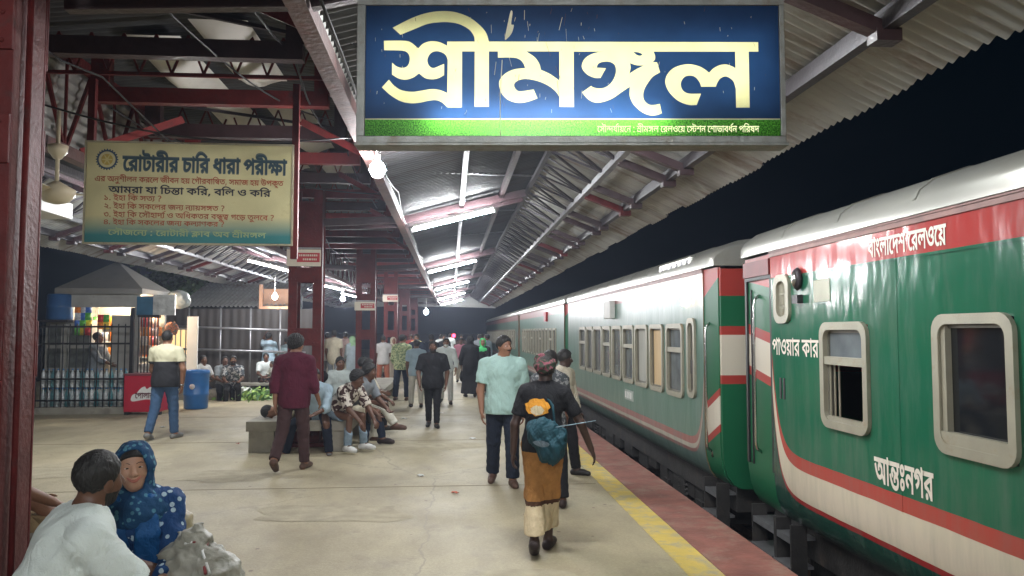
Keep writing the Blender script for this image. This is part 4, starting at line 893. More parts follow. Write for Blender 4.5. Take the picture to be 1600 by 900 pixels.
# ventilator slots, lamp, plate on the near coach
m = MB()
for q in (0, .07): m.b2((-.006, 10.40+q, 1.12), (.0, 10.43+q, 1.30))
m.build('key_slots', M['dark_steel'], c1)
m = MB(); m.smooth = True; m.lathe([(.05, 0), (.065, .02), (.05, .05)], (0, 0, 0), 14)
m.v = [(-z, 10.08+x, 2.13+y*1.5) for x, y, z in m.v]; m.smooth = False; m.b2((-.05, 10.03, 1.93), (0, 10.13, 2.0)); m.build('side_lamp', M['dark_steel'], c1)
m = MB(); m.smooth = True; m.lathe([(.045, 0), (.03, .014), (.005, .018)], (0, 0, 0), 12)
m.v = [(-.05-z, 10.08+x, 2.13+y*1.5) for x, y, z in m.v]; m.build('lamp_lens', M['chrome'], c1)
m = MB(); m.b2((-.004, 9.58, 1.93), (0, 9.84, 2.10)); m.build('paper_label', mat('pale_label', (.5, .5, .4), .6), c1)
lt_m = mat('coach_lettering', (.74, .70, .60), .45, var=.08, dirt=(.5, .46, .36), ds=14, dthr=.6)
m = lettering('rail', (-.004, 5.03+4.0, 2.205), (0, -1, 0), (0, 0, 1), width=.83, height=.115, bold=22); m.build('coach_lettering', lt_m, c1)
m = lettering('antah', (-.004, 5.02+4.0, .70), (0, -1, 0), (0, 0, 1), width=.63, height=.155, bold=24); m.build('coach_lettering', lt_m, c1)
m = lettering('power', (-.004, 6.70+4.0-.06, 1.50), (0, -1, 0), (0, 0, 1), width=.86, height=.13, bold=14); m.build('coach_lettering', lt_m, c1)

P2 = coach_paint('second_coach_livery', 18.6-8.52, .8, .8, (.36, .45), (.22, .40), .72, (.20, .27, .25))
xs = [(1042, 1068, 'splitgrey'), (1016, 1037, 'tan'), (993, 1013, 'curtain'), (974, 991, 'splitgrey'), (957, 972, 'grey'), (942, 955, 'splitgrey'), (928, 941, 'grey'), (917, 927, 'grey'), (906, 916, 'splitgrey')]
def yof(px):   # distance along the train of a column of the photograph, for the window spacing
    dx, dy = (px-800)/1200, 1.0
    cx = math.cos(_th)*dx+math.sin(_th); cy = -math.sin(_th)*dx+math.cos(_th)
    return TX*cy/cx
w2 = [(yof(b), yof(a), .88, 1.80, k) for a, b, k in xs]
w2 = [(8.78, 9.08, .92, 1.86, 'grey')]+w2
c2 = coach('second green coach with a row of narrow framed windows behind the striped shirt man', 8.52, 18.6, w2, .8, .8, .42, .1, P2)
DP2 = door_paint('second_vestibule_paint', .50, .80, .085, .5, 0)
DP2b = door_paint('second_end_paint', 1.22, 1.66)
d = recess(c2, 0, -.40, .01, .035, DP2, None)
hand_rail(d, -.16, .42, 1.76, -.03)
d2 = recess(c2, -.402, -.44, .045, .05, DP2b, None, 'coach_end')
steps(c2, -.1, .4); bogie(c2, 1.8); bogie(c2, 8.0)
m = MB(); m.b2((-.005, .42-.02, 1.20), (0, .42+.05, 1.36)); m.build('key_slots', M['dark_steel'], c2)
# roof unit with slots
m = MB(); m.b2((-.025, .35, 2.43), (.4, 1.75, 2.60))
m.build('roof_unit', M['roof_paint'], c2, .02)
m = MB()
for k in range(6): m.b2((-.029, .45+.22*k, 2.46), (-.02, .54+.22*k, 2.56))
m.build('roof_grille', M['dark_steel'], c2, .01)
m = MB(); m.b2((-.10, 13.2-8.52, 1.93), (0, 13.75-8.52, 2.24)); m.build('switch_box', M['white_paint'], c2, .012)
m = MB(); m.smooth = True; m.lathe([(.03, 0), (.055, .02), (.045, .05), (.01, .065)], (0, 0, 0), 12)
m.v = [(-z, .62+x, 2.06+y) for x, y, z in m.v]; m.build('side_lamp', emit('amber_lamp', (1, .62, .35), 14), c2)
m = MB(); m.b2((-.004, 11.9-8.52, .60), (0, 12.5-8.52, .76)); m.build('number_plate', mat('plate_grey', (.35, .40, .36), .5), c2)
m = MB(); rnd = random.Random(3)
for k in range(4): m.b2((-.0075, 12.40-8.52-.12*k, .63), (-.0045, 12.46-8.52-.12*k, .73))
m.build('plate_figures', M['white_paint'], c2)

def row(a, b, n):
    s = (b-a)/n
    return [(a+s*i+.12, a+s*(i+1)-.12, .9, 1.8, ('grey', 'splitgrey', 'curtain')[(i*7) % 3]) for i in range(n)]
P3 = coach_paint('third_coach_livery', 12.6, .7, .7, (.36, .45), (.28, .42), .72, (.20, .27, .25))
c3 = coach('third green coach farther down the platform with a red tail board', 19.3, 31.9, row(20.6, 30.8, 12), .7, .7, .3, .3, P3)
recess(c3, 0, -.3, .03, .12, DP2, None)
m = MB(); m.b2((-.06, 3.3, 2.0), (0, 3.75, 2.28)); m.build('destination_board', mat('red_board', (.45, .03, .03), .5), c3)
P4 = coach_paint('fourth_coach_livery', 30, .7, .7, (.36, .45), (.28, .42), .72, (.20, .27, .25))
c4 = coach('farthest part of the green train near the red signal', 32.6, 62.5, row(34, 61, 26), .7, .7, .3, .1, P4)
bogie(c3, 2.0); bogie(c3, 10.5); bogie(c4, 2.0)
# ---------------------------------------------------------------- the big station sign (a light box)
SY = 3.62; SZ = 2.585; SX0 = -.449; SX1 = 1.575; SH = .72
SW = SX1-SX0
sign = thing('station_sign', 'large blue backlit station name board with yellow lettering hung over the platform', 'sign', (SX0, SY, SZ), R(-4.5))
K = SW/663.0      # metres per photograph pixel on the sign
def zp1(x, y): return (580+x*.18773, 10+y*.18778)
def zp2(x, y): return (880+x*.2, 50+y*.2)
def sp(q):  # sign-local x,z
    return ((q[0]-555)*K, (226-q[1])*K)
A = zp1; B = zp2
W1 = [('a', 157, 180, 1), ('a', 300, 105), ('a', 420, 60), ('a', 540, 40), ('a', 660, 45), ('a', 780, 85), ('a', 870, 150), ('a', 930, 220), ('a', 955, 297, 1),
 ('b', 1490, 83, 1), ('b', 1490, 158, 1), ('b', 1415, 158, 1), ('b', 1415, 600, 1), ('b', 1310, 600, 1), ('b', 1310, 450, 1), ('b', 1290, 390), ('b', 1240, 355), ('b', 1195, 368), ('b', 1170, 400), ('b', 1155, 435, 1),
 ('b', 1042, 435, 1), ('b', 1030, 400), ('b', 1000, 362), ('b', 965, 348), ('b', 920, 355), ('b', 890, 390), ('b', 885, 430), ('b', 905, 470), ('b', 950, 490), ('b', 1040, 490, 1), ('b', 1005, 580, 1),
 ('b', 940, 578), ('b', 860, 545), ('b', 795, 480), ('b', 765, 410), ('b', 775, 350), ('b', 820, 295), ('b', 890, 265), ('b', 960, 258), ('b', 1030, 275), ('b', 1075, 300), ('b', 1105, 325, 1), ('b', 1140, 290), ('b', 1190, 265), ('b', 1240, 260), ('b', 1285, 275), ('b', 1310, 290, 1),
 ('b', 1310, 158, 1), ('b', 675, 158, 1), ('b', 687, 190), ('b', 685, 220), ('b', 668, 242, 1), ('b', 702, 242, 1), ('b', 725, 322, 1), ('b', 670, 355), ('b', 630, 405), ('b', 600, 460), ('b', 592, 510), ('b', 605, 550), ('b', 640, 577), ('b', 680, 578), ('b', 720, 570, 1), ('b', 735, 645, 1),
 ('b', 690, 660), ('b', 640, 660), ('b', 580, 635), ('b', 520, 580), ('b', 490, 520), ('b', 487, 480), ('b', 490, 435, 1), ('b', 430, 475), ('b', 350, 530), ('b', 270, 558), ('b', 210, 558), ('b', 160, 530), ('b', 118, 480, 1), ('b', 190, 428, 1),
 ('b', 205, 440), ('b', 250, 450), ('b', 300, 440), ('b', 345, 405), ('b', 375, 350), ('b', 383, 300), ('b', 370, 260), ('b', 330, 238), ('b', 280, 240), ('b', 245, 255), ('b', 233, 285, 1), ('b', 305, 290, 1), ('b', 262, 367, 1),
 ('b', 215, 365), ('b', 160, 340), ('b', 125, 300), ('b', 118, 265), ('b', 140, 215), ('b', 190, 180), ('b', 250, 162), ('b', 290, 158, 1), ('b', 55, 158, 1), ('b', 55, 595, 1),
 ('a', 1538, 845, 1), ('a', 1538, 760, 1), ('a', 1500, 710), ('a', 1440, 665), ('a', 1360, 630), ('a', 1270, 612), ('a', 1210, 620), ('a', 1170, 645), ('a', 1165, 675), ('a', 1185, 705), ('a', 1220, 715), ('a', 1325, 700, 1), ('a', 1357, 775, 1),
 ('a', 1270, 805), ('a', 1190, 812), ('a', 1110, 785), ('a', 1060, 730), ('a', 1040, 665), ('a', 1050, 610), ('a', 1100, 560), ('a', 1170, 530), ('a', 1255, 520, 1), ('a', 1240, 480), ('a', 1205, 445), ('a', 1150, 432), ('a', 1030, 432, 1), ('a', 1030, 380, 1),
 ('a', 955, 380, 1), ('a', 955, 845, 1), ('a', 838, 845, 1), ('a', 838, 380, 1), ('a', 733, 380, 1), ('a', 733, 850, 1), ('a', 615, 850, 1), ('a', 570, 810), ('a', 520, 790), ('a', 460, 795), ('a', 380, 812), ('a', 300, 815), ('a', 220, 795), ('a', 140, 745), ('a', 72, 683, 1), ('a', 130, 618, 1),
 ('a', 170, 665), ('a', 230, 705), ('a', 320, 720), ('a', 400, 710), ('a', 480, 697), ('a', 550, 705), ('a', 612, 730, 1), ('a', 615, 450, 1), ('a', 600, 415), ('a', 570, 390), ('a', 520, 378), ('a', 475, 395), ('a', 448, 440), ('a', 450, 480), ('a', 470, 510), ('a', 500, 520), ('a', 540, 505), ('a', 585, 485, 1), ('a', 585, 580, 1),
 ('a', 540, 605), ('a', 490, 615), ('a', 430, 605), ('a', 378, 565, 1), ('a', 330, 600), ('a', 270, 618), ('a', 210, 608), ('a', 155, 575, 1), ('a', 155, 475, 1), ('a', 190, 505), ('a', 230, 518), ('a', 270, 512), ('a', 295, 480), ('a', 300, 430), ('a', 280, 390), ('a', 230, 373), ('a', 88, 370, 1), ('a', 85, 290, 1),
 ('a', 250, 290), ('a', 310, 305), ('a', 370, 355, 1), ('a', 410, 315), ('a', 470, 295), ('a', 540, 300), ('a', 610, 332, 1), ('a', 610, 297, 1), ('a', 838, 297, 1), ('a', 830, 250), ('a', 790, 195), ('a', 710, 150), ('a', 620, 133), ('a', 530, 135), ('a', 440, 150), ('a', 330, 195), ('a', 222, 240, 1)]
H1 = [('a', 1265, 380, 1), ('a', 1538, 380, 1), ('a', 1538, 625, 1), ('a', 1460, 570), ('a', 1385, 535, 1), ('a', 1372, 485), ('a', 1335, 430)]
H2 = [('b', 518, 160, 1), ('b', 560, 165), ('b', 588, 180), ('b', 572, 191), ('b', 545, 184)]
H3 = [('b', 492, 248, 1), ('b', 540, 265), ('b', 600, 268, 1), ('b', 545, 295), ('b', 485, 333, 1), ('b', 496, 290)]
def conv(Ws):
    P = []
    for q in Ws:
        x, z = sp((A if q[0] == 'a' else B)(q[1], q[2]))
        P.append((x, z, 1) if len(q) == 4 else (x, z))
    return spline_contour(P)
word = conv(W1); holes = [conv(h) for h in (H1, H2, H3)]
x0, x1 = 13*K, (1210-555)*K
zb0, zb1, zb2 = sp((0, 215))[1], sp((0, 189))[1], sp((0, 9))[1]
gt, gw = text_contours('g1', 10)
gx0, gz0, gwid, gh = sp((927, 208))[0], sp((927, 208.5))[1], (1177-927)*K, .029
gcs = [[(gx0+px*gwid/gw, gz0+py*gh/622) for px, py in c] for g in gt for c in g]
def translucent(name, col, tr, grassy=False):
    m = bpy.data.materials.new(name); m.use_nodes = True
    nt = m.node_tree; N = nt.nodes; L = nt.links
    N.remove(N['Principled BSDF']); o = N['Material Output']
    tc = N.new('ShaderNodeTexCoord')
    n = N.new('ShaderNodeTexNoise'); n.inputs['Scale'].default_value = 170 if grassy else 7; n.inputs['Detail'].default_value = 6
    if grassy:
        mp = N.new('ShaderNodeMapping'); mp.inputs['Scale'].default_value = (1, 1, .8); L.new(tc.outputs['Object'], mp.inputs[0]); L.new(mp.outputs[0], n.inputs['Vector'])
    else: L.new(tc.outputs['Object'], n.inputs['Vector'])
    r = N.new('ShaderNodeValToRGB'); e = r.color_ramp.elements
    if grassy:
        e[0].position = .38; e[0].color = (.02, .16, .012, 1); e[1].position = .66; e[1].color = (.22, .80, .08, 1)
    else:
        e[0].position = .3; e[0].color = (*[c*.86 for c in col], 1); e[1].position = .7; e[1].color = (*[min(1, c*1.06) for c in col], 1)
    L.new(n.outputs[0], r.inputs[0])
    d = N.new('ShaderNodeBsdfDiffuse'); L.new(r.outputs[0], d.inputs[0])
    t = N.new('ShaderNodeBsdfTranslucent'); L.new(r.outputs[0], t.inputs[0])
    g = N.new('ShaderNodeBsdfGlossy'); g.inputs['Roughness'].default_value = .25; g.inputs[0].default_value = (1, 1, 1, 1)
    mx = N.new('ShaderNodeMixShader'); mx.inputs[0].default_value = tr; L.new(d.outputs[0], mx.inputs[1]); L.new(t.outputs[0], mx.inputs[2])
    m2 = N.new('ShaderNodeMixShader'); m2.inputs[0].default_value = .03; L.new(mx.outputs[0], m2.inputs[1]); L.new(g.outputs[0], m2.inputs[2])
    L.new(m2.outputs[0], o.inputs[0])
    return m
def flat_part(name, groups, material, y=0.0):
    V_, F_ = fill_mesh(groups, evenodd=True)
    m = MB(); m.add([(x, y, z) for x, z, _ in V_], F_); return m.build(name, material, sign)
bl = translucent('blue_sign_film', (.019, .064, .185), .75)
flat_part('blue_panel', [[[(x0, zb1+.006), (x1, zb1+.006), (x1, zb2), (x0, zb2)], word]+holes], bl)
yl = translucent('yellow_letter_film', (.84, .81, .44), .78)
flat_part('lettering', [[word]+holes], yl)
gr = translucent('grass_print_film', (.1, .5, .05), .8, True)
flat_part('grass_strip', [[[(x0, zb0), (x1, zb0), (x1, zb1), (x0, zb1)]]], gr)
wl = translucent('pale_letter_film', (.80, .78, .55), .8)
flat_part('white_line', [[[(x0, zb1), (x1, zb1), (x1, zb1+.006), (x0, zb1+.006)]]], wl)
m = lettering('g1', (gx0, -.001, gz0), (1, 0, 0), (0, 0, 1), width=gwid, height=gh, bold=8); m.build('small_lettering', emit('lit_small_lettering', (.80, .86, .46), .55), sign)
# scratches and flaking on the film
m = MB(); rnd = random.Random(11)
for k in range(130):
    x = rnd.uniform(x0+.02, x1-.05); z = rnd.uniform(zb1+.02, zb2-.02); l = rnd.uniform(.004, .02) if k % 9 else rnd.uniform(.03, .07)
    if k % 3 == 0 and not (.55 < x < 1.1): x = rnd.uniform(.6, 1.0)
    w = rnd.uniform(.001, .0025); a = rnd.gauss(0, .25)
    m.cur = 1 if rnd.random() < .45 else 0
    m.add([(x, -.0015, z), (x+w, -.0015, z), (x+w+l*math.sin(a), -.0015, z+l), (x+l*math.sin(a), -.0015, z+l)], [(0, 1, 2, 3)])
m.cur = 0
xs_ = sp((776, 0))[0]
pts = [(777, 215), (777, 150), (780, 95)]
for (a, b), (c, d_) in zip(pts, pts[1:]):
    (xa, za), (xb, zb) = sp((a, b)), sp((c, d_)); m.add([(xa-.0022, -.002, za), (xa+.0022, -.002, za), (xb+.0022, -.002, zb), (xb-.0022, -.002, zb)], [(0, 1, 2, 3)])
fl = spline_contour([sp(q) for q in ((784, 62), (788, 40), (793, 18), (796, 20), (794, 38), (798, 40), (795, 52), (789, 60))])
V_, F_ = fill_mesh([[fl]]); m.add([(x, -.002, z) for x, z, _ in V_], F_)
m.build('scratches', [mat('flaked_film', (.72, .70, .50), .6), mat('rusty_scratch', (.10, .05, .04), .7)], sign)
fm = mat('weathered_sign_frame', (.22, .225, .21), .45, metal=.5, var=.25, vs=12, dirt=(.16, .13, .10), ds=9, dthr=.52, bump=.2)
m = MB(); D = .09
m.b2((0, -.012, 0), (SW, D, zb0)); m.b2((0, -.012, zb2), (SW, D, zb2+.03)); m.b2((0, -.0121, zb0), (x0, D, zb2)); m.b2((x1, -.0121, zb0), (SW, D, zb2))
m.b2((-.008, -.02, -.014), (SW+.008, D+.01, 0)); m.b2((-.012, -.02, zb2+.03), (SW+.012, D+.01, zb2+.038))
m.build('sign_frame', fm, sign, .003)
m = MB(); m.b2((x0, D-.01, zb0), (x1, D, zb2)); m.build('sign_back', M['white_paint'], sign)
for xx in (.25, SW-.25):
    m = MB(); m.bar((xx, .05, zb2+.03), (xx, .05, 1.35), .035, .035); m.build('hanger', M['maroon'], sign)
# tubes inside the box
for zz, e0, xa, xb in ((zb0+.10, 3.0, .35, 1.45),):
    ld = bpy.data.lights.new('sign_tube', 'AREA'); ld.shape = 'RECTANGLE'; ld.size = xb-xa; ld.size_y = .03; ld.energy = 5.5; ld.color = (1, 1, .97)
    lo = bpy.data.objects.new('sign_tube', ld); C.objects.link(lo); lo.parent = sign; lo.location = ((xa+xb)/2, D-.02, zz); lo.rotation_euler = (R(90), 0, 0)
ld = bpy.data.lights.new('sign_tube', 'AREA'); ld.shape = 'RECTANGLE'; ld.size = SW-.1; ld.size_y = .35; ld.energy = 5.0; ld.color = (1, 1, .97)
lo = bpy.data.objects.new('sign_tube', ld); C.objects.link(lo); lo.parent = sign; lo.location = (SW/2, D-.015, .36); lo.rotation_euler = (R(90), 0, 0)

# ---------------------------------------------------------------- cream notice board with the four questions
BY = 6.45
bx0, bz1 = -2.97, 3.245
BW, BH = 1.64, .82
board = thing('notice_board', 'cream painted notice board of dark and red lettering with a round emblem on dark rods', 'sign', (bx0, BY, bz1-BH), R(.5))
def board_mat():
    m = mat('cream_board_paint', (.60, .54, .29), .5, var=.12, vs=4, dirt=(.44, .36, .18), ds=4, dthr=.58)
    nt = m.node_tree; N = nt.nodes; L = nt.links; p = N['Principled BSDF']
    src = p.inputs['Base Color'].links[0].from_socket
    tc = N.new('ShaderNodeTexCoord'); sx = N.new('ShaderNodeSeparateXYZ'); L.new(tc.outputs['Object'], sx.inputs[0])
    r = N.new('ShaderNodeMapRange'); r.inputs['From Min'].default_value = .22; r.inputs['From Max'].default_value = .06; L.new(sx.outputs[2], r.inputs[0])
    mx = N.new('ShaderNodeMix'); mx.data_type = 'RGBA'; L.new(r.outputs[0], mx.inputs[0]); L.new(src, mx.inputs[6]); mx.inputs[7].default_value = (.03, .20, .21, 1)
    L.new(mx.outputs[2], p.inputs['Base Color']); return m
m = MB(); m.b2((0, 0, 0), (BW, .04, BH)); m.build('board', board_mat(), board, .003)
m = MB(); t_ = .014
m.b2((-t_, -.006, -t_), (BW+t_, .046, -.001)); m.b2((-t_, -.006, BH+.001), (BW+t_, .046, BH+t_)); m.b2((-t_, -.0062, -.001), (-.001, .046, BH+.001)); m.b2((BW+.001, -.0062, -.001), (BW+t_, .046, BH+.001))
m.build('board_frame', mat('board_frame_paint', (.42, .38, .26), .5, var=.2, dirt=(.2, .15, .1), ds=9), board)
ink = mat('dark_teal_ink', (.022, .055, .075), .5); red_i = mat('faded_red_ink', (.36, .085, .035), .5, var=.2); blk = mat('black_ink', (.02, .02, .03), .5); tl = mat('pale_green_ink', (.34, .44, .22), .5)
kx = BW/(1490-35.); kz = BH/(800-55.)
def bl_(key, xa, xb, ztop, zbot, mtl, bold, extra=None, y=-.003):
    """xa..xb, ztop (headline), zbot (base line) in picture units of the enlarged board"""
    h = (zbot-ztop)*kz
    o = ((xa-35)*kx, y, (800-zbot)*kz)
    m = lettering(key, o, (1, 0, -.012), (0, 0, 1), width=(xb-xa)*kx, height=h, bold=bold); m.build('lettering', mtl, board)
bl_('r1', 290, 1450, 158, 262, mat('title_shadow_ink', (.10, .13, .12), .5), 44, y=-.002)
bl_('r1', 293, 1453, 162, 258, ink, 26, y=-.0035)
bl_('r2', 95, 1430, 308, 346, red_i, 18)
bl_('r3', 195, 1340, 384, 430, blk, 22)
bl_('r4', 160, 568, 450, 486, red_i, 14); bl_('r5', 165, 1015, 512, 548, red_i, 14); bl_('r6', 165, 1370, 574, 610, red_i, 14); bl_('r7', 165, 1015, 632, 666, red_i, 14)
bl_('r8', 200, 1310, 706, 744, tl, 18)
em = MB(); cx, cz = (178-35)*kx, (800-183)*kz
for i in range(40):
    a0, a1 = 2*math.pi*i/40, 2*math.pi*(i+1)/40
    for ra, rb, c in ((.066, .080, 0), (.0, .046, 1)):
        em.cur = c
        em.add([(cx+ra*math.cos(a0), -.003-.0005*c, cz+ra*math.sin(a0)), (cx+rb*math.cos(a0), -.003-.0005*c, cz+rb*math.sin(a0)), (cx+rb*math.cos(a1), -.003-.0005*c, cz+rb*math.sin(a1)), (cx+ra*math.cos(a1), -.003-.0005*c, cz+ra*math.sin(a1))], [(0, 1, 2, 3)])
em.cur = 2
for i in range(6):
    a = math.pi*i/3
    d = Vector((math.cos(a), 0, math.sin(a))); n = Vector((-math.sin(a), 0, math.cos(a))); o = Vector((cx, -.005, cz))
    em.add([o+n*.006, o-n*.006, o+d*.042-n*.004, o+d*.042+n*.004], [(0, 1, 2, 3)])
em.cur = 0
for i in range(24):
    a = 2*math.pi*i/24; d = Vector((math.cos(a), 0, math.sin(a))); n = Vector((-math.sin(a), 0, math.cos(a))); o = Vector((cx, -.003, cz))
    em.add([o+d*.0795-n*.006, o+d*.0795+n*.006, o+d*.089+n*.004, o+d*.089-n*.004], [(0, 1, 2, 3)])
em.build('round_emblem', [mat('emblem_blue', (.04, .08, .13), .5), mat('emblem_gold', (.50, .36, .08), .5), mat('emblem_pale', (.62, .52, .22), .5)], board)
for xx in (.012, BW+.02):
    m = MB(); m.bar((xx, .05, -.12 if xx > 1 else 0), (xx, .05, 1.36), .055, .05); m.build('hanging_rod', M['maroon'], board)
# ---------------------------------------------------------------- figures: smooth blended fields turned into one skin
class Field:
    def __init__(s): s.p = []
    def cone(s, a, b, r1, r2=None, k=.02, cut=(), op='u', flat=None):
        s.p.append(('c', np.array(a, float), np.array(b, float), r1, r1 if r2 is None else r2, k, cut, op, flat)); return s
    def ell(s, c, r, rot=None, k=.03, op='u', cut=()):
        s.p.append(('e', np.array(c, float), np.array(r, float), np.eye(3) if rot is None else np.array(rot, float), 0, k, cut, op, None)); return s
    def mesh(s, h, cuts=(), wrinkle=0.0, wf=30., seed=0, wdir=None):
        lo = np.full(3, 1e9); hi = -lo
        for q in s.p:
            if q[7] != 'u': continue
            if q[0] == 'c':
                r = max(q[3], q[4]); a = np.minimum(q[1], q[2])-r; b = np.maximum(q[1], q[2])+r
            else:
                r = q[2].max(); a = q[1]-r; b = q[1]+r
            lo = np.minimum(lo, a); hi = np.maximum(hi, b)
        lo -= 3*h+.01; hi += 3*h+.01
        n = np.ceil((hi-lo)/h).astype(int)+1
        D = np.full(n, .08, np.float32)
        ax = [lo[i]+h*np.arange(n[i]) for i in range(3)]
        for q in s.p:
            k = q[5]; m = k+.02+2*h
            if q[0] == 'c':
                r = max(q[3], q[4]); a = np.minimum(q[1], q[2])-r-m; b = np.maximum(q[1], q[2])+r+m
            else:
                r = q[2].max(); a = q[1]-r-m; b = q[1]+r+m
            i0 = np.clip(np.floor((a-lo)/h).astype(int), 0, n-1); i1 = np.clip(np.ceil((b-lo)/h).astype(int)+1, 1, n)
            if np.any(i1 <= i0): continue
            X = ax[0][i0[0]:i1[0], None, None]; Y = ax[1][None, i0[1]:i1[1], None]; Z = ax[2][None, None, i0[2]:i1[2]]
            if q[0] == 'c':
                A, B = q[1], q[2]; v = B-A; L2 = max(1e-9, float(v@v))
                px, py, pz = X-A[0], Y-A[1], Z-A[2]
                t = np.clip((px*v[0]+py*v[1]+pz*v[2])/L2, 0, 1)
                d = np.sqrt((px-t*v[0])**2+(py-t*v[1])**2+(pz-t*v[2])**2)-(q[3]+(q[4]-q[3])*t)
            else:
                c, rr, M3 = q[1], q[2], q[3]
                px, py, pz = X-c[0], Y-c[1], Z-c[2]
                u = [(px*M3[i][0]+py*M3[i][1]+pz*M3[i][2]) for i in range(3)]
                k0 = np.sqrt(sum((u[i]/rr[i])**2 for i in range(3))); k1 = np.sqrt(sum((u[i]/rr[i]**2)**2 for i in range(3)))+1e-9
                d = k0*(k0-1)/k1
            for (pt, nn) in q[6]:
                d = np.maximum(d, (X-pt[0])*nn[0]+(Y-pt[1])*nn[1]+(Z-pt[2])*nn[2])
            S = D[i0[0]:i1[0], i0[1]:i1[1], i0[2]:i1[2]]
            if q[7] == 'u':
                hh = np.clip(.5+.5*(S-d)/k, 0, 1); S[...] = S*(1-hh)+d*hh-k*hh*(1-hh)
            else:
                d = -d; hh = np.clip(.5-.5*(S-d)/k, 0, 1); S[...] = S*(1-hh)+d*hh+k*hh*(1-hh)
        X = ax[0][:, None, None]; Y = ax[1][None, :, None]; Z = ax[2][None, None, :]
        if wrinkle:
            rn = np.random.RandomState(seed); w = np.zeros(D.shape, np.float32)
            for i in range(7):
                kv = rn.normal(size=3)*wf*(.5+.25*i)
                if wdir is not None: kv *= np.array(wdir)
                q_ = np.sin(X*kv[0]+Y*kv[1]+Z*kv[2]+rn.uniform(0, 6.28)+1.6*np.sin(X*kv[2]*.5+Z*kv[0]*.45+Y*kv[1]*.3)); w += (q_ if i % 2 else 1.35*(1-2*np.abs(q_))**3)*(1/(1+.4*i))
            D += (w*wrinkle/2.2).astype(np.float32)
        for (pt, nn) in cuts: D = np.maximum(D, (X-pt[0])*nn[0]+(Y-pt[1])*nn[1]+(Z-pt[2])*nn[2])
        return surfnet(D, lo, h)
def surfnet(D, lo, h):
    ins = D < 0
    c = [ins[i:ins.shape[0]-1+i, j:ins.shape[1]-1+j, k:ins.shape[2]-1+k] for i in (0, 1) for j in (0, 1) for k in (0, 1)]
    cnt = sum(q.astype(np.int8) for q in c)
    act = (cnt > 0) & (cnt < 8)
    I = np.argwhere(act)
    if len(I) == 0: return np.zeros((0, 3)), np.zeros((0, 4), int)
    idx = np.full(act.shape, -1, np.int64); idx[act] = np.arange(len(I))
    pos = np.zeros((len(I), 3)); num = np.zeros(len(I))
    co = [(i, j, k) for i in (0, 1) for j in (0, 1) for k in (0, 1)]
    vals = {q: D[I[:, 0]+q[0], I[:, 1]+q[1], I[:, 2]+q[2]] for q in co}
    for a in co:
        for axn in range(3):
            if a[axn]: continue
            b = list(a); b[axn] = 1; b = tuple(b)
            va, vb = vals[a], vals[b]; m = (va < 0) != (vb < 0)
            t = np.where(m, va/np.where(m, va-vb, 1), 0)
            p = np.array(a, float)[None, :].repeat(len(I), 0); p[:, axn] = t
            pos += p*m[:, None]; num += m
    V = lo+h*(I+pos/num[:, None])
    F = []
    for axn in range(3):
        o1, o2 = (axn+1) % 3, (axn+2) % 3
        s0 = [slice(None)]*3; s1 = [slice(None)]*3
        s0[axn] = slice(0, -1); s1[axn] = slice(1, None)
        A = ins[tuple(s0)]; B = ins[tuple(s1)]
        E = np.argwhere(A != B)
        E = E[(E[:, o1] > 0) & (E[:, o2] > 0) & (E[:, o1] < D.shape[o1]-1) & (E[:, o2] < D.shape[o2]-1)]
        if not len(E): continue
        q = []
        for d1, d2 in ((-1, -1), (0, -1), (0, 0), (-1, 0)):
            e = E.copy(); e[:, o1] += d1; e[:, o2] += d2; q.append(idx[e[:, 0], e[:, 1], e[:, 2]])
        q = np.stack(q, 1); fl = ~A[E[:, 0], E[:, 1], E[:, 2]]
        q[fl] = q[fl][:, ::-1]
        F.append(q)
    F = np.concatenate(F)
    F = F[(F >= 0).all(1)]
    return V, F
def np_obj(name, V, F, mats, parent, midx=None):
    me = bpy.data.meshes.new(name)
    me.vertices.add(len(V)); me.vertices.foreach_set('co', np.asarray(V, np.float32).ravel())
    me.loops.add(len(F)*4); me.loops.foreach_set('vertex_index', np.asarray(F, np.int32).ravel())
    me.polygons.add(len(F)); me.polygons.foreach_set('loop_start', np.arange(0, len(F)*4, 4, dtype=np.int32))
    if not isinstance(mats, (list, tuple)): mats = [mats]
    for m in mats: me.materials.append(m)
    if midx is not None: me.polygons.foreach_set('material_index', midx.astype(np.int32))
    me.polygons.foreach_set('use_smooth', np.ones(len(F), bool))
    me.update(calc_edges=True); me.validate()
    o = bpy.data.objects.new(name, me); C.objects.link(o)
    if parent: o.parent = parent
    return o
def nrm(v): v = np.array(v, float); return v/np.linalg.norm(v)
def rotz(a): c, s = math.cos(a), math.sin(a); return np.array([[c, -s, 0], [s, c, 0], [0, 0, 1]])
def rotx(a): c, s = math.cos(a), math.sin(a); return np.array([[1, 0, 0], [0, c, -s], [0, s, c]])
def roty(a): c, s = math.cos(a), math.sin(a); return np.array([[c, 0, s], [0, 1, 0], [-s, 0, c]])

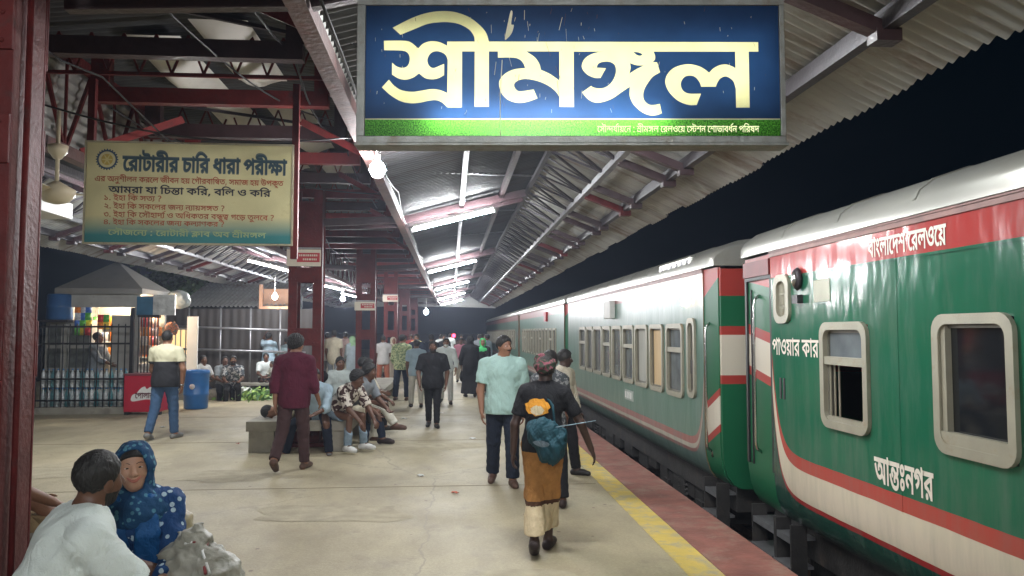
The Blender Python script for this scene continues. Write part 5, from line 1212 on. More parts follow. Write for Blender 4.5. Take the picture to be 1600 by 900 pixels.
skin_mats = {}
def skin(tone):
    if tone not in skin_mats:
        c = {'light': (.46, .26, .17), 'mid': (.24, .115, .065), 'dark': (.12, .055, .032), 'black': (.055, .028, .02)}[tone]
        m = mat(tone+'_skin', c, .48, var=.1, vs=12, bump=.06, bs=120)
        m.node_tree.nodes['Principled BSDF'].inputs['Subsurface Weight'].default_value = .08
        m.node_tree.nodes['Principled BSDF'].inputs['Subsurface Radius'].default_value = (.02, .008, .004)
        skin_mats[tone] = (m, mat(tone+'_lips', (c[0]*.9, c[1]*.55, c[2]*.6), .4))
    return skin_mats[tone]
M['hair'] = mat('black_hair', (.010, .009, .008), .62, var=.3, vs=30, bump=.5, bs=90, stretch=(1, 1, .25))
M['eye'] = mat('dark_eye', (.02, .014, .012), .2)
M['eyewhite'] = mat('eye_white', (.6, .57, .53), .3)
cloth_cache = {}
def add_folds(m, st=.34, sc=7):
    nt = m.node_tree; N = nt.nodes; L = nt.links; p = N['Principled BSDF']
    tc = N.new('ShaderNodeTexCoord'); mp = N.new('ShaderNodeMapping'); mp.inputs['Scale'].default_value = (1, 1, .55); mp.inputs['Rotation'].default_value = (.3, .5, .2)
    L.new(tc.outputs['Object'], mp.inputs[0])
    n = N.new('ShaderNodeTexNoise'); n.inputs['Scale'].default_value = sc; n.inputs['Detail'].default_value = 3; n.inputs['Distortion'].default_value = 1.2; L.new(mp.outputs[0], n.inputs['Vector'])
    a = N.new('ShaderNodeMath'); a.operation = 'PINGPONG'; a.inputs[1].default_value = .12; L.new(n.outputs[0], a.inputs[0])
    b = N.new('ShaderNodeBump'); b.inputs['Strength'].default_value = st; b.inputs['Distance'].default_value = .12; L.new(a.outputs[0], b.inputs['Height'])
    if p.inputs['Normal'].links: L.new(p.inputs['Normal'].links[0].from_socket, b.inputs['Normal'])
    L.new(b.outputs[0], p.inputs['Normal']); return m
def cloth(name, col, rough=.85, **k):
    if name not in cloth_cache:
        cloth_cache[name] = mat(name, col, rough, bump=k.pop('bump', .25), bs=k.pop('bs', 160), var=k.pop('var', .12), vs=k.pop('vs', 9), spec=.25, **k)
        if rough > .5: add_folds(cloth_cache[name])
    return cloth_cache[name]
def pattern_cloth(name, base, col, scale, thr, kind='noise', col2=None):
    m = mat(name, base, .8, bump=.2, bs=150, spec=.25)
    nt = m.node_tree; N = nt.nodes; L = nt.links; p = N['Principled BSDF']; src = p.inputs['Base Color'].links[0].from_socket
    tc = N.new('ShaderNodeTexCoord')
    if kind == 'noise':
        t = N.new('ShaderNodeTexNoise'); t.inputs['Detail'].default_value = 1.0; t.inputs['Distortion'].default_value = .8; o = t.outputs[0]
    elif kind == 'dots':
        t = N.new('ShaderNodeTexVoronoi'); o = t.outputs['Distance']
    elif kind == 'stripes':
        t = N.new('ShaderNodeTexWave'); t.bands_direction = 'X'; t.inputs['Distortion'].default_value = .6; o = t.outputs[0]
    elif kind == 'check':
        t = N.new('ShaderNodeTexChecker'); o = t.outputs['Fac']
    t.inputs['Scale'].default_value = scale; L.new(tc.outputs['Object'], t.inputs['Vector'])
    g = N.new('ShaderNodeMapRange'); g.inputs['From Min'].default_value = thr-.015; g.inputs['From Max'].default_value = thr+.015
    if kind == 'dots': g.inputs['To Min'].default_value = 1; g.inputs['To Max'].default_value = 0
    L.new(o, g.inputs[0])
    mx = N.new('ShaderNodeMix'); mx.data_type = 'RGBA'; L.new(g.outputs[0], mx.inputs[0]); L.new(src, mx.inputs[6]); mx.inputs[7].default_value = (*col, 1)
    L.new(mx.outputs[2], p.inputs['Base Color'])
    return add_folds(m)

def limb_dir(flex, abd, side):
    f, a = R(flex), R(abd)
    return np.array([side*math.sin(a), math.sin(f)*math.cos(a), -math.cos(f)*math.cos(a)])
def build_person(label, loc, face, H=1.65, pose=None, top=None, bottom=None, tone='mid', hair='short', shoe=None, group=None, h=.013, female=False, extra=None, lean=0, wr=.004, build=1.0):
    """pose: aL/aR=(flex,abd,elbow,inward)  lL/lR=(hip flex,abd,knee)  head=(yaw,pitch,roll)  seat=z or None"""
    pose = pose or {}
    S = H/1.70
    t = thing('person', label, 'person', loc, R(face), group)
    tilt = R(pose.get('lean', lean)); roll = R(pose.get('roll', 0)); tw = R(pose.get('twist', 0))
    up = np.array([math.sin(roll), math.sin(tilt)*math.cos(roll), math.cos(tilt)*math.cos(roll)])
    right = nrm(np.array([math.cos(tw), math.sin(tw), 0])-up*(math.cos(tw)*up[0]+math.sin(tw)*up[1])); fwd = np.cross(up, right)
    T3 = np.array([right, fwd, up])
    lL, lR = pose.get('lL', (0, 3, 0)), pose.get('lR', (0, 3, 0))
    th, sh = .415, .415
    legs = {}
    for s, l in ((-1, lL), (1, lR)):
        hd = limb_dir(l[0], l[1], s); kd = limb_dir(l[0]-l[2], l[3] if len(l) > 3 else l[1]*.4, s)
        legs[s] = (np.array([s*.088, 0, 0]), hd, kd, l)
    if pose.get('seat') is not None: hz = pose['seat']/S+.105
    else: hz = -min((o+hd*th+kd*sh)[2] for o, hd, kd, _ in legs.values())+.068
    P = np.array([0, 0, hz])
    for s in legs:
        o, hd, kd, l = legs[s]; hp = P+o; kn = hp+hd*th; an = kn+kd*sh
        fy = R(pose.get('toe', 8)); ft = nrm(np.array([s*math.sin(fy), math.cos(fy), 0]))
        pt = R(l[4] if len(l) > 4 else 0)      # foot pitch down
        # heading of the foot follows the shin when it is swung sideways
        hdg = nrm(np.array([hd[0]*.7+ft[0], abs(hd[1])*.5+ft[1], 0])) if pose.get('seat') is not None else ft
        toe = an+hdg*.165*math.cos(pt)+np.array([0, 0, -.165*math.sin(pt)-.04])
        heel = an-hdg*.045+np.array([0, 0, -.038+.04*math.sin(pt)])
        legs[s] = (hp, kn, an, toe, heel)
    Cc = P+up*.30; Nk = P+up*.505
    wS = (.165 if female else .182)*build
    arms = {}
    for s, a in ((-1, pose.get('aL', (2, 8, 12, 0))), (1, pose.get('aR', (2, 8, 12, 0)))):
        shp = Nk-up*.062+right*s*wS+fwd*pose.get('shrug', 0)
        ud = limb_dir(a[0], a[1], s); fd = limb_dir(a[0]+a[2], -a[3] if len(a) > 3 else a[1]*.6, s)
        ud = ud[0]*right+ud[1]*fwd*1+ud[2]*np.array([0, 0, 1]) if True else ud
        fd = fd[0]*right+fd[1]*fwd+fd[2]*np.array([0, 0, 1])
        ud, fd = nrm(ud), nrm(fd)
        el = shp+ud*.29; wrp = el+fd*.245
        arms[s] = (shp, el, wrp, fd, a)
    hy, hp_, hr = [R(q) for q in pose.get('head', (0, 0, 0))]
    Hm = rotz(hy) @ rotx(-hp_) @ roty(hr)      # columns: head x,y,z axes
    base = np.array([right, fwd, up]).T if False else rotz(tw) @ rotx(-tilt*.4)
    Hm = base @ Hm
    hc = Nk+up*.05+Hm @ np.array([0, .022, .092])
    hs = .93
    def hp3(x, y, z): return hc+hs*(Hm @ np.array([x, y, z]))
    HT = Hm.T
    # ---- body
    B = Field()
    bd0 = build
    if top: build = build*.92
    lg = .86 if (bottom or extra) else 1.0
    ag = .84 if (top and top.get('sleeve', .6) > 1.2) else 1.0
    B.ell(P+up*.02, (.158*build, .118*build, .13), T3, .03).ell(P+up*.16, (.142*build, .105*build, .17), T3, .05).ell(Cc+up*.07+fwd*.005, (.162*build, .112*build, .19), T3, .05)
    if female: B.ell(Cc+up*.03+fwd*.09-right*.075, (.065, .06, .065), T3, .03).ell(Cc+up*.03+fwd*.09+right*.075, (.065, .06, .065), T3, .03)
    B.cone(Nk-up*.045-right*(wS-.03), Nk-up*.045+right*(wS-.03), .058, .058, .04)
    for s in (-1, 1): B.cone(Nk+up*.025, Nk-up*.05+right*s*(wS-.03), .042, .046, .04)
    B.cone(Nk-up*.03, hp3(0, -.012, -.03), .056, .052, .03)
    for s in (-1, 1):
        hp, kn, an, toe, heel = legs[s]
        B.cone(hp, kn, .088*bd0*lg, .056*lg, .02).cone(kn, an, .054*lg, .036, .02)
        bk = nrm(np.cross(nrm(an-kn), np.array([1., 0, 0])))
        if lg == 1.0: B.ell(kn+(an-kn)*.3-fwd*.018, (.05, .05, .10), None, .03)
        B.cone(heel, toe, .036, .026, .02).cone(an, heel, .036, .034, .02).cone(an, toe+(an-toe)*.4, .034, .034, .03)
        shp, el, wrp, fd, a = arms[s]
        B.cone(shp, el, .050*bd0*ag, .040*bd0*ag, .03).cone(el, wrp, .041*bd0*ag, .027, .02)
        # hand
        palm = a[4] if len(a) > 4 else 'in'
        inn = -s*right
        if palm == 'in': n0 = inn
        elif palm == 'down': n0 = np.array([0, 0, -1.])
        elif palm == 'up': n0 = np.array([0, 0, 1.])
        else: n0 = -fwd
        n0 = n0-fd*(n0@fd); n0 = nrm(n0 if np.linalg.norm(n0) > .05 else inn)
        u = nrm(np.cross(fd, n0))*(-s)                # thumb side
        if palm == 'in' and u@fwd < 0: u = -u
        B.ell(wrp+fd*.05, (.040, .050, .017), np.array([u, fd, n0]), .015)
        curl = R(a[5] if len(a) > 5 else 28)
        for i, (off, ln) in enumerate(((.030, .070), (.010, .078), (-.010, .072), (-.029, .056))):
            p0 = wrp+fd*.082+u*off; d1 = fd*math.cos(curl*.6)+n0*math.sin(curl*.6)+u*off*1.5; p1 = p0+nrm(d1)*ln*.52
            d2 = fd*math.cos(curl*1.7)+n0*math.sin(curl*1.7); p2 = p1+d2*ln*.5
            B.cone(p0, p1, .0092, .0086, .006).cone(p1, p2, .0086, .0072, .005)
        p0 = wrp+fd*.028+u*.026; p1 = p0+nrm(fd*.65+u*.7+n0*.35)*.042; p2 = p1+nrm(fd*.9+u*.25+n0*.35)*.034
        B.cone(p0, p1, .0125, .0105, .012).cone(p1, p2, .0105, .0085, .006)
    build = bd0
    # head
    B.ell(hp3(0, -.008, .028), (.076*hs, .094*hs, .096*hs), HT, .02)
    B.ell(hp3(0, .022, -.035), (.060*hs, .070*hs, .082*hs), HT, .03)
    B.ell(hp3(0, .055, -.088), (.030*hs, .030*hs, .025*hs), HT, .025)
    for s in (-1, 1):
        B.ell(hp3(s*.038, .062, -.022), (.024*hs, .02*hs, .022*hs), HT, .02)
        B.ell(hp3(s*.078, -.002, -.004), (.011*hs, .022*hs, .033*hs), HT, .008)
        B.ell(hp3(s*.032, .098, .012), (.019*hs, .016*hs, .013*hs), HT, .014, 's')
    B.cone(hp3(0, .086, .02), hp3(0, .112, -.022), .008, .013, .012)
    for s in (-1, 1): B.ell(hp3(s*.012, .100, -.026), (.010*hs, .011*hs, .008*hs), HT, .006)
    B.ell(hp3(0, .090, -.052), (.024*hs, .012*hs, .007*hs), HT, .008).ell(hp3(0, .088, -.064), (.020*hs, .012*hs, .007*hs), HT, .008)
    V, F = B.mesh(h/S)
    fc = V[F].mean(1)
    loc3 = ((fc-hc) @ Hm)/hs
    mi = np.zeros(len(F), int)
    lip = (np.abs(loc3[:, 0]) < .024) & (loc3[:, 1] > .08) & (np.abs(loc3[:, 2]+.058) < .0125)
    brow = (np.abs(np.abs(loc3[:, 0])-.033) < .020) & (loc3[:, 1] > .065) & (np.abs(loc3[:, 2]-.034) < .0055)
    near = h < .0125
    if not near: mi[lip] = 1; mi[brow] = 2
    if pose.get('beard'):
        bd = (loc3[:, 1] > .0) & (loc3[:, 2] < -.045) & (loc3[:, 2] > -.13) & ~lip
        mi[bd] = 2
        mi[(np.abs(loc3[:, 0]) < .03) & (loc3[:, 1] > .08) & (np.abs(loc3[:, 2]+.043) < .006)] = 2
    if pose.get('moustache'): mi[(np.abs(loc3[:, 0]) < .03) & (loc3[:, 1] > .08) & (np.abs(loc3[:, 2]+.041) < .007)] = 2
    sk = skin(tone)
    np_obj('body', V*S, F, [sk[0], sk[1], M['hair']], t, mi)
    if near and not pose.get('noface'):
        lv = ((V-hc) @ Hm)/hs
        hd_ = lv[(np.abs(lv[:, 2]) < .12) & (lv[:, 1] > .03) & (np.abs(lv[:, 0]) < .08)]
        def surf(x, z, off=0.0):
            d = (hd_[:, 0]-x)**2+(hd_[:, 2]-z)**2; i = np.argsort(d)[:4]
            return hp3(x, hd_[i, 1].mean()+off, z)*S
        for s in (-1, 1):
            c0 = surf(s*.031, .010, -.0025)
            for nm, rr_, off, mm in (('eye', (.0135, .006, pose.get('eyeh', .0055)), 0, 'eyewhite'), ('iris', (.0082, .004, pose.get('eyeh', .0055)*1.05), .0034, 'eye')):
                e = MB(); e.smooth = True
                e.lathe([(math.sin(math.pi*q/8)+1e-5, -math.cos(math.pi*q/8)) for q in range(9)], (0, 0, 0), 12)
                o3 = c0+(Hm @ np.array([0, off, 0]))*S
                e.v = [tuple(o3+(Hm @ (np.array(v)*rr_))*S) for v in e.v]
                e.build(nm, M[mm], t)
            e = MB(); e.smooth = True
            e.tube([Vector(surf(s*x, z, .0005)) for x, z in ((.014, .030), (.026, .036), (.038, .036), (.049, .029))], [q*(.62 if female else 1) for q in (.0016, .0030, .0027, .0012)], 6); e.build('eyebrow', M['hair'], t)
        sm = pose.get('smile', .002); w_ = .024+sm
        for zz, r_ in ((-.0535, .0034), (-.0625, .0046)):
            e = MB(); e.smooth = True
            e.tube([Vector(surf(x, zz+(sm*1.8)*(abs(x)/w_)**2+(.004 if zz < -.06 else 0)*(abs(x)/w_)**2, .0003)) for x in np.linspace(-w_, w_, 7)], [r_*q for q in (.3, .7, .95, 1, .95, .7, .3)], 6); e.build('lip', sk[1], t)
    # ---- hair
    if hair:
        Hh = Field()
        if hair in ('short', 'curly', 'fade', 'receding'):
            g = {'short': .012, 'curly': .026, 'fade': .004, 'receding': .006}[hair]
            Hh.ell(hp3(0, -.012, .036), ((.080+g)*hs, (.094+g)*hs, (.094+g)*hs), HT, .01)
            fr = .052 if hair != 'receding' else .055
            cuts = [(hp3(0, .062, fr), Hm @ nrm((0, .80, -.62))), (hp3(0, -.04, -.035), Hm @ nrm((0, .42, -.9)))]
            V, F = Hh.mesh(max(h*.7, .006)/S, cuts, .0035 if hair != 'curly' else .010, 150, 3)
        elif hair == 'cap':
            Hh.ell(hp3(0, -.008, .04), (.086*hs, .100*hs, .094*hs), HT, .01).ell(hp3(0, .10, .035), (.062*hs, .06*hs, .010*hs), HT, .02)
            V, F = Hh.mesh(max(h*.8, .008)/S, [(hp3(0, 0, .022), Hm @ np.array([0, 0, -1.]))])
        elif hair == 'bun':
            Hh.ell(hp3(0, -.012, .034), (.088*hs, .104*hs, .102*hs), HT, .01).ell(hp3(0, -.12, .02), (.05, .045, .05), HT, .02)
            cuts = [(hp3(0, .055, .04), Hm @ nrm((0, .85, -.5)))]
            V, F = Hh.mesh(max(h*.8, .008)/S, cuts, .004, 60, 3)
        np_obj('hair', V*S, F, M['hair'], t)
    # ---- clothes
    ctx = dict(P=P, up=up, right=right, fwd=fwd, Nk=Nk, Cc=Cc, legs=legs, arms=arms, T3=T3, hp3=hp3, HT=HT, Hm=Hm, S=S, h=h, t=t, wS=wS, hs=hs, build=build, female=female, pose=pose)
    if top: shirt(ctx, **top)
    if bottom: trousers(ctx, **bottom)
    if shoe:
        for s in (-1, 1):
            hp, kn, an, toe, heel = legs[s]
            f = Field(); f.cone(heel+np.array([0, 0, .004]), toe, .043, .037, .02).cone(an+(0, 0, -.02), toe+(an-toe)*.35, .043, .036, .03)
            if shoe.get('high'): f.cone(an+(0, 0, .02), an, .045, .045, .02)
            zc = min(heel[2], toe[2])-.030
            V, F = f.mesh(max(h*.8, .009)/S, [] if (an[2] > .2) else [(np.array([0, 0, max(.004, zc)]), np.array([0, 0, -1.]))])
            np_obj('sandal' if shoe.get('sandal') else 'shoe', V*S, F, shoe['m'], t)
    if extra: extra(ctx)
    return t
def shirt(c, m, sleeve=.62, hem=-.07, loose=.016, collar=True, wr=.004, name='shirt', seed=1, neck=.0):
    P, up, right, fwd, Nk, Cc, T3, b = c['P'], c['up'], c['right'], c['fwd'], c['Nk'], c['Cc'], c['T3'], c['build']
    f = Field(); L = loose
    f.ell(P+up*.02, (.160*b+L, .122*b+L, .16), T3, .03).ell(P+up*.16, (.150*b+L, .112*b+L, .18), T3, .05).ell(Cc+up*.07+fwd*.005, (.166*b+L, .116*b+L, .195), T3, .05)
    f.cone(P-up*.02, P+up*.2, .118*b+L, .12*b+L, .04)
    if c['female']: f.ell(Cc+up*.03+fwd*.085, (.14, .075, .075), T3, .04)
    if c['pose'].get('seat') is None: f.ell(P-up*.03, (.168*b+L, .130*b+L, .24), T3, .04)
    for s in (-1, 1): f.cone(Nk+up*.012, Nk-up*.055+right*s*(c['wS']-.02), .046, .056, .04)
    f.cone(Nk-up*.060-right*(c['wS']-.03), Nk-up*.060+right*(c['wS']-.03), .058+L*.5, None, .045)
    for s in (-1, 1):
        shp, el, wrp, fd, a = c['arms'][s]
        if sleeve <= 1:
            q = shp+(el-shp)*sleeve; d = nrm(el-shp)
            f.cone(shp, el, .056*b+L*.6, .050*b+L*.7, .035, [(q, d)])
        else:
            f.cone(shp, el, .056*b+L*.6, .047*b+L*.6, .035)
            q = el+(wrp-el)*(sleeve-1); d = nrm(wrp-el)
            f.cone(el, wrp, .046*b+L*.6, .036+L*.5, .02, [(q, d)])
    if collar: f.cone(Nk-up*.01, Nk+up*.040+fwd*.008, .070, .066, .008, [(Nk+up*.052, up)])
    f.cone(Nk-up*(.02+neck)+fwd*(.02+neck*.6), Nk+up*.12+fwd*.03, .050+neck*.5, .070, .006, (), 's')
    cut = [(P+up*hem, -up)]
    V, F = f.mesh(c['h']/c['S'], cut, wr, 26, seed)
    o = np_obj(name, V*c['S'], F, m, c['t']); return o
def trousers(c, m, width=.0, cuff=.95, wr=.004, name='trousers', seed=5, waist=.10):
    P, up, T3, b = c['P'], c['up'], c['T3'], c['build']
    f = Field(); f.ell(P+up*.02, (.162*b, .124*b, .14), T3, .03).ell(P+up*.08, (.150*b, .112*b, .1), T3, .03)
    for s in (-1, 1):
        hp, kn, an, toe, heel = c['legs'][s]
        q = kn+(an-kn)*cuff; d = nrm(an-kn)
        f.cone(hp, kn, .099*b, .068+width*.5, .03).cone(kn, an, .066+width*.5, .050+width, .02, [(q, d)])
    V, F = f.mesh(c['h']/c['S'], [(P+up*waist, up)], wr, 30, seed)
    o = np_obj(name, V*c['S'], F, m, c['t']); return o
def skirt(c, m, z=.12, rk=(.115, .11), r0=.15, r1=.22, wr=.010, name='skirt', seed=4, depth=.8, wf=40, top=.08, mats=None, bands=None, k=.05):
    """wrapped cloth round both legs down to height z (standing)"""
    P, T3 = c['P'], c['T3']
    f = Field(); f.ell(P, (.165, .128, .14), T3, .04)
    for s in (-1, 1):
        hp, kn, an, toe, heel = c['legs'][s]
        f.cone(hp, kn, rk[0], rk[1], k).cone(kn, an, rk[1], r1*.55, k)
    mid = [(c['legs'][-1][i]+c['legs'][1][i])/2 for i in (0, 1, 2)]
    f.cone(mid[0], mid[1], .11, rk[1]*.9, k).cone(mid[1], mid[2], rk[1]*.9, r1*.5, k)
    V, F = f.mesh(c['h']/c['S'], [(P+np.array([0, 0, top]), np.array([0, 0, 1.])), (np.array([0, 0, z]), np.array([0, 0, -1.]))], wr, wf, seed, (1, 1, .12))
    mi = None
    if bands:
        zc = V[F].mean(1)[:, 2]; mi = np.zeros(len(F), int)
        for i, zz in enumerate(bands): mi[zc < zz] = i+1
    return np_obj(name, V*c['S'], F, mats or m, c['t'], mi)
def head_scarf(c, m, drape=.28, seed=2, name='head_scarf', open_=.06):
    hp3, HT, Hm, Nk, up, right, fwd, T3 = c['hp3'], c['HT'], c['Hm'], c['Nk'], c['up'], c['right'], c['fwd'], c['T3']
    f = Field()
    f.ell(hp3(0, -.014, .024), (.098, .112, .112), HT, .02).cone(hp3(0, -.03, -.02), Nk-up*.04, .085, .105, .04)
    f.ell(Nk-up*.07, (.20, .13, .09), T3, .05).ell(Nk-up*(.05+drape*.5)+fwd*.03, (.165, .13, max(.11, drape*.6)), T3, .05)
    f.ell(hp3(open_*.1, .085, -.014), (.066+open_*.1, .085, .104+open_*.08), HT, .012, 's')
    V, F = f.mesh(c['h']/c['S'], [(Nk-up*(.05+drape), -up)], .006, 40, seed)
    return np_obj(name, V*c['S'], F, m, c['t'])
# ---------------------------------------------------------------- benches
def make_bench(label, x0, x1, y0, y1, ztop, th=.14, hole=None):
    t = thing('concrete_bench', label, 'bench', ((x0+x1)/2, (y0+y1)/2, 0), 0, 'concrete benches round the columns')
    a, b = (x1-x0)/2, (y1-y0)/2
    m = MB()
    if hole:
        hx, hy = hole
        for q in (((-a, -b), (a, -hy)), ((-a, hy), (a, b)), ((-a, -hy), (-hx, hy)), ((hx, -hy), (a, hy))):
            m.b2((*q[0], ztop-th), (*q[1], ztop))
    else: m.b2((-a, -b, ztop-th), (a, b, ztop))
    m.build('seat_slab', M['bench'], t, .008)
    for sx in (-1, 1):
        for sy in (-1, 1):
            m = MB(); m.b2((sx*(a-.03), sy*(b-.04), 0), (sx*(a-.38), sy*(b-.40), ztop-th-.001)); m.build('support_block', M['bench'], t, .008)
    return t
M['bench'] = mat('cast_concrete', (.30, .28, .23), .85, var=.2, vs=5, dirt=(.15, .13, .11), ds=3, dthr=.55, bump=.35, bs=50)
make_bench('worn concrete bench with seated young men around the nearer middle column', -2.86, -1.40, 11.1, 13.3, .44, hole=(.36, .30))
make_bench('concrete bench round the second middle column, empty on its right side', -2.95, -1.42, 16.9, 21.0, .46, hole=(.36, .30))
make_bench('farther concrete bench round the third middle column', -2.95, -1.5, 26.6, 30.0, .46, hole=(.36, .30))
make_bench('concrete bench under the couple beside the left edge column', -3.0, -.98, 2.3, 4.05, .395, hole=(.62, .3))
make_bench('concrete bench under the man in khaki trousers behind the left edge column', -3.3, -2.2, 4.15, 5.2, .55)

# ---------------------------------------------------------------- kiosk
KX, KY = -7.5, 17.9; KS = .78
k = thing('kiosk', 'small snack kiosk with a pyramid roof and lit shelves behind a black grille', 'kiosk', (KX, KY, 0))
k.scale = (KS, KS, 1)
rf = mat('kiosk_roof_paint', (.20, .19, .17), .6, var=.15, vs=2, dirt=(.16, .14, .11), ds=2)
kg = mat('kiosk_grey_panel', (.33, .32, .29), .6, var=.2, vs=3, dirt=(.2, .18, .15), ds=3)
m = MB(); e = 1.15
m.add([(-e, -e, 2.50), (e, -e, 2.50), (e, e, 2.50), (-e, e, 2.50), (-e, -e, 2.62), (e, -e, 2.62), (e, e, 2.62), (-e, e, 2.62), (.0, 0, 3.28)],
      [(3, 2, 1, 0), (0, 1, 5, 4), (1, 2, 6, 5), (2, 3, 7, 6), (3, 0, 4, 7), (4, 5, 8), (5, 6, 8), (6, 7, 8), (7, 4, 8)])
m.build('roof', rf, k)
for x, y in ((-.95, -.95), (.98, -.95), (.98, .95), (-.95, .95)):
    m = MB(); m.b2((x-.06, y-.06, 0), (x+.06, y+.06, 2.5)); m.build('post', kg, k)
m = MB(); m.b2((-1.0, -1.0, 2.22), (1.02, -.96, 2.5)); m.b2((-1.0, .96, 0), (1.0, 1.0, 2.5)); m.b2((-1.02, -.9, 0), (-.98, .95, 2.5)); m.b2((.30, -1.0, 0), (.9, -.97, 2.05)); m.build('wall_panel', kg, k)
m = MB(); m.b2((.9, -.9, .0), (1.0, .9, .95)); m.b2((.7, -.95, .95), (1.1, .95, 1.0)); m.b2((-.4, .55, 0), (.8, .9, 1.0)); m.build('counter', kg, k)
m = MB()
for z in (1.1, 1.45, 1.8):
    m = MB(); m.b2((-.9, .62, z), (.9, .95, z+.02)); m.build('shelf', M['white_paint'], k)
def goods(name, label, cat, n, spots, cols, size, group, shape='pouch', pos=None):
    ms = [mat(name+'_print_'+q, c, .3, var=.5, vs=30, coat=.3) for q, c in cols]
    protos = {}
    for i, p in enumerate(spots):
        w, d, hh = size
        ci = (i*7+3) % len(ms)
        if (ci) not in protos:
            m = MB(); m.smooth = True
            if shape == 'pouch':
                rows = []
                for a in range(5):
                    q = a/4; bulge = math.sin(math.pi*q)
                    rows.append([(-w/2, 0, hh*q), (-w/4, -d*bulge, hh*q), (w/4, -d*bulge, hh*q), (w/2, 0, hh*q), (w/4, d*bulge, hh*q), (-w/4, d*bulge, hh*q), (-w/2, 0, hh*q)])
                m.sheet(rows)
            elif shape == 'bottle':
                m.lathe([(w*.46, 0), (w*.5, .02), (w*.5, hh*.25), (w*.46, hh*.3), (w*.5, hh*.36), (w*.5, hh*.62), (w*.42, hh*.74), (w*.17, hh*.88), (w*.17, hh*.92)], (0, 0, 0), 10)
            elif shape == 'box': m.smooth = False; m.b2((-w/2, -d/2, 0), (w/2, d/2, hh))
            o = m.build(name, ms[ci]); protos[ci] = o
            if shape == 'bottle':
                m = MB(); m.lathe([(w*.19, hh*.92), (w*.19, hh)], (0, 0, 0), 8); m.build('cap', mat('bottle_cap', (.08, .25, .5), .4), o)
        else:
            o = dup(protos[ci])
        o.location = p[:3]; o.rotation_euler = (0, 0, p[3] if len(p) > 3 else 0)
        tag(o, (label[ci] if isinstance(label, (list, tuple)) else label)+(', '+pos[i] if pos else ''), cat, group)
rd = random.Random(5)
ORD = 'first second third fourth fifth sixth seventh eighth ninth tenth eleventh twelfth thirteenth fourteenth fifteenth sixteenth seventeenth eighteenth nineteenth'.split()
COL6 = [('orange', (.75, .22, .02)), ('red', (.6, .03, .03)), ('yellow', (.75, .55, .05)), ('green', (.1, .4, .06)), ('blue', (.05, .15, .5)), ('silver', (.55, .55, .58))]
nm6 = [q for q, _ in COL6]
goods('snack_packet', [f'{q} snack packet on the lit kiosk shelves' for q in nm6], 'packet', 0,
      [(KX+KS*x+rd.uniform(-.01, .01), KY+KS*.66+rd.uniform(-.03, .03), z) for z in (1.12, 1.47, 1.82) for x in np.arange(-.85, .9, .155)], COL6, (.115, .04, .22), 'snack packets on the kiosk shelves', pos=[f'{r_} shelf, {ORD[i]} from left' for r_ in ('lower', 'middle', 'upper') for i in range(12)])
goods('hanging_packet', [f'{q} packet hanging in strips at the kiosk window' for q in nm6], 'packet', 0,
      [(KX+KS*x, KY-KS*.95+rd.uniform(-.02, .02), z) for x in (-.62, -.47, -.33) for z in (1.62, 1.78, 1.94, 2.10, 2.26)]+[(KX+KS*x, KY-KS*.97, z) for x in (.0, .15) for z in (1.75, 1.9)], COL6, (.13, .03, .16), 'packet strips hanging in the kiosk window', pos=[f'{ORD[i]} strip, {ORD[j]} from below' for i in range(3) for j in range(5)]+[f'{q} short strip, {w}' for q in ('fourth', 'fifth') for w in ('lower', 'upper')])
goods('hanging_bag', [f'{q} packet hanging on the right side of the kiosk' for q in ('red', 'orange', 'pale', 'brown')], 'packet', 0,
      [(KX+KS*1.10+rd.uniform(-.02, .05), KY-KS*.85+.17*i, z) for i in range(5) for z in (1.2, 1.4, 1.6, 1.8, 2.0)],
      [('red', (.6, .05, .04)), ('orange', (.75, .25, .04)), ('pale', (.6, .5, .42)), ('brown', (.3, .16, .08))], (.2, .05, .2), 'packets on the right side of the kiosk', pos=[f'{ORD[i]} column, {ORD[j]} up' for i in range(5) for j in range(5)])
kl = thing('kiosk_lamp', 'small lit tube inside the snack kiosk lighting its shelves', 'lamp', (KX+.1, KY+.2, 2.38))
m = MB(); m.smooth = True; m.tube([(-.4, 0, 0), (.4, 0, 0)], .016, 8); m.build('lit_tube', emit('warm_tube', (1, .82, .58), 420), kl)
m = MB(); m.b2((-.44, -.02, .018), (.44, .02, .05)); m.build('lamp_holder', M['white_paint'], kl)
kl2 = thing('kiosk_lamp', 'lit bulb behind red packets at the right side of the kiosk', 'lamp', (KX+KS*1.24, KY-.45, 2.22))
m = MB(); m.smooth = True; m.lathe([(.01, -.05), (.04, -.03), (.045, .01), (.02, .05)], (0, 0, 0), 10); m.build('globe', emit('warm_bulb', (1, .75, .5), 260), kl2)
# signs on the kiosk corner, hanging sacks of plastic
t = thing('kiosk_sign', 'blue and silver sign box under the right eave of the kiosk', 'sign', (KX+KS*1.0, KY-KS*1.1, 2.05))
m = MB(); m.b2((0, 0, 0), (.34, .04, .40)); m.build('blue_panel', mat('blue_board', (.02, .10, .18), .5), t)
m = MB(); m.b2((.345, -.02, .0), (.80, .04, .44)); m.build('silver_panel', mat('crumpled_foil', (.5, .5, .48), .35, metal=.3, var=.3, vs=6, bump=.7, bs=9), t)
def blob(name, label, cat, c, r, mt, wr=.03, wf=14, seed=1, h=.02, cuts=(), pts=None, group=None):
    f = Field()
    for q in (pts or [((0, 0, r[2]), r)]): f.ell(q[0], q[1], None, .06)
    V, F = f.mesh(h, list(cuts)+[(np.array([0, 0, .0]), np.array([0, 0, -1.]))], wr, wf, seed)
    o = np_obj(name, V, F, mt, None); o.location = c; tag(o, label, cat, group); return o
clear = mat('cloudy_plastic', (.42, .45, .43), .2, var=.25, vs=6, bump=.6, bs=14, coat=.4)
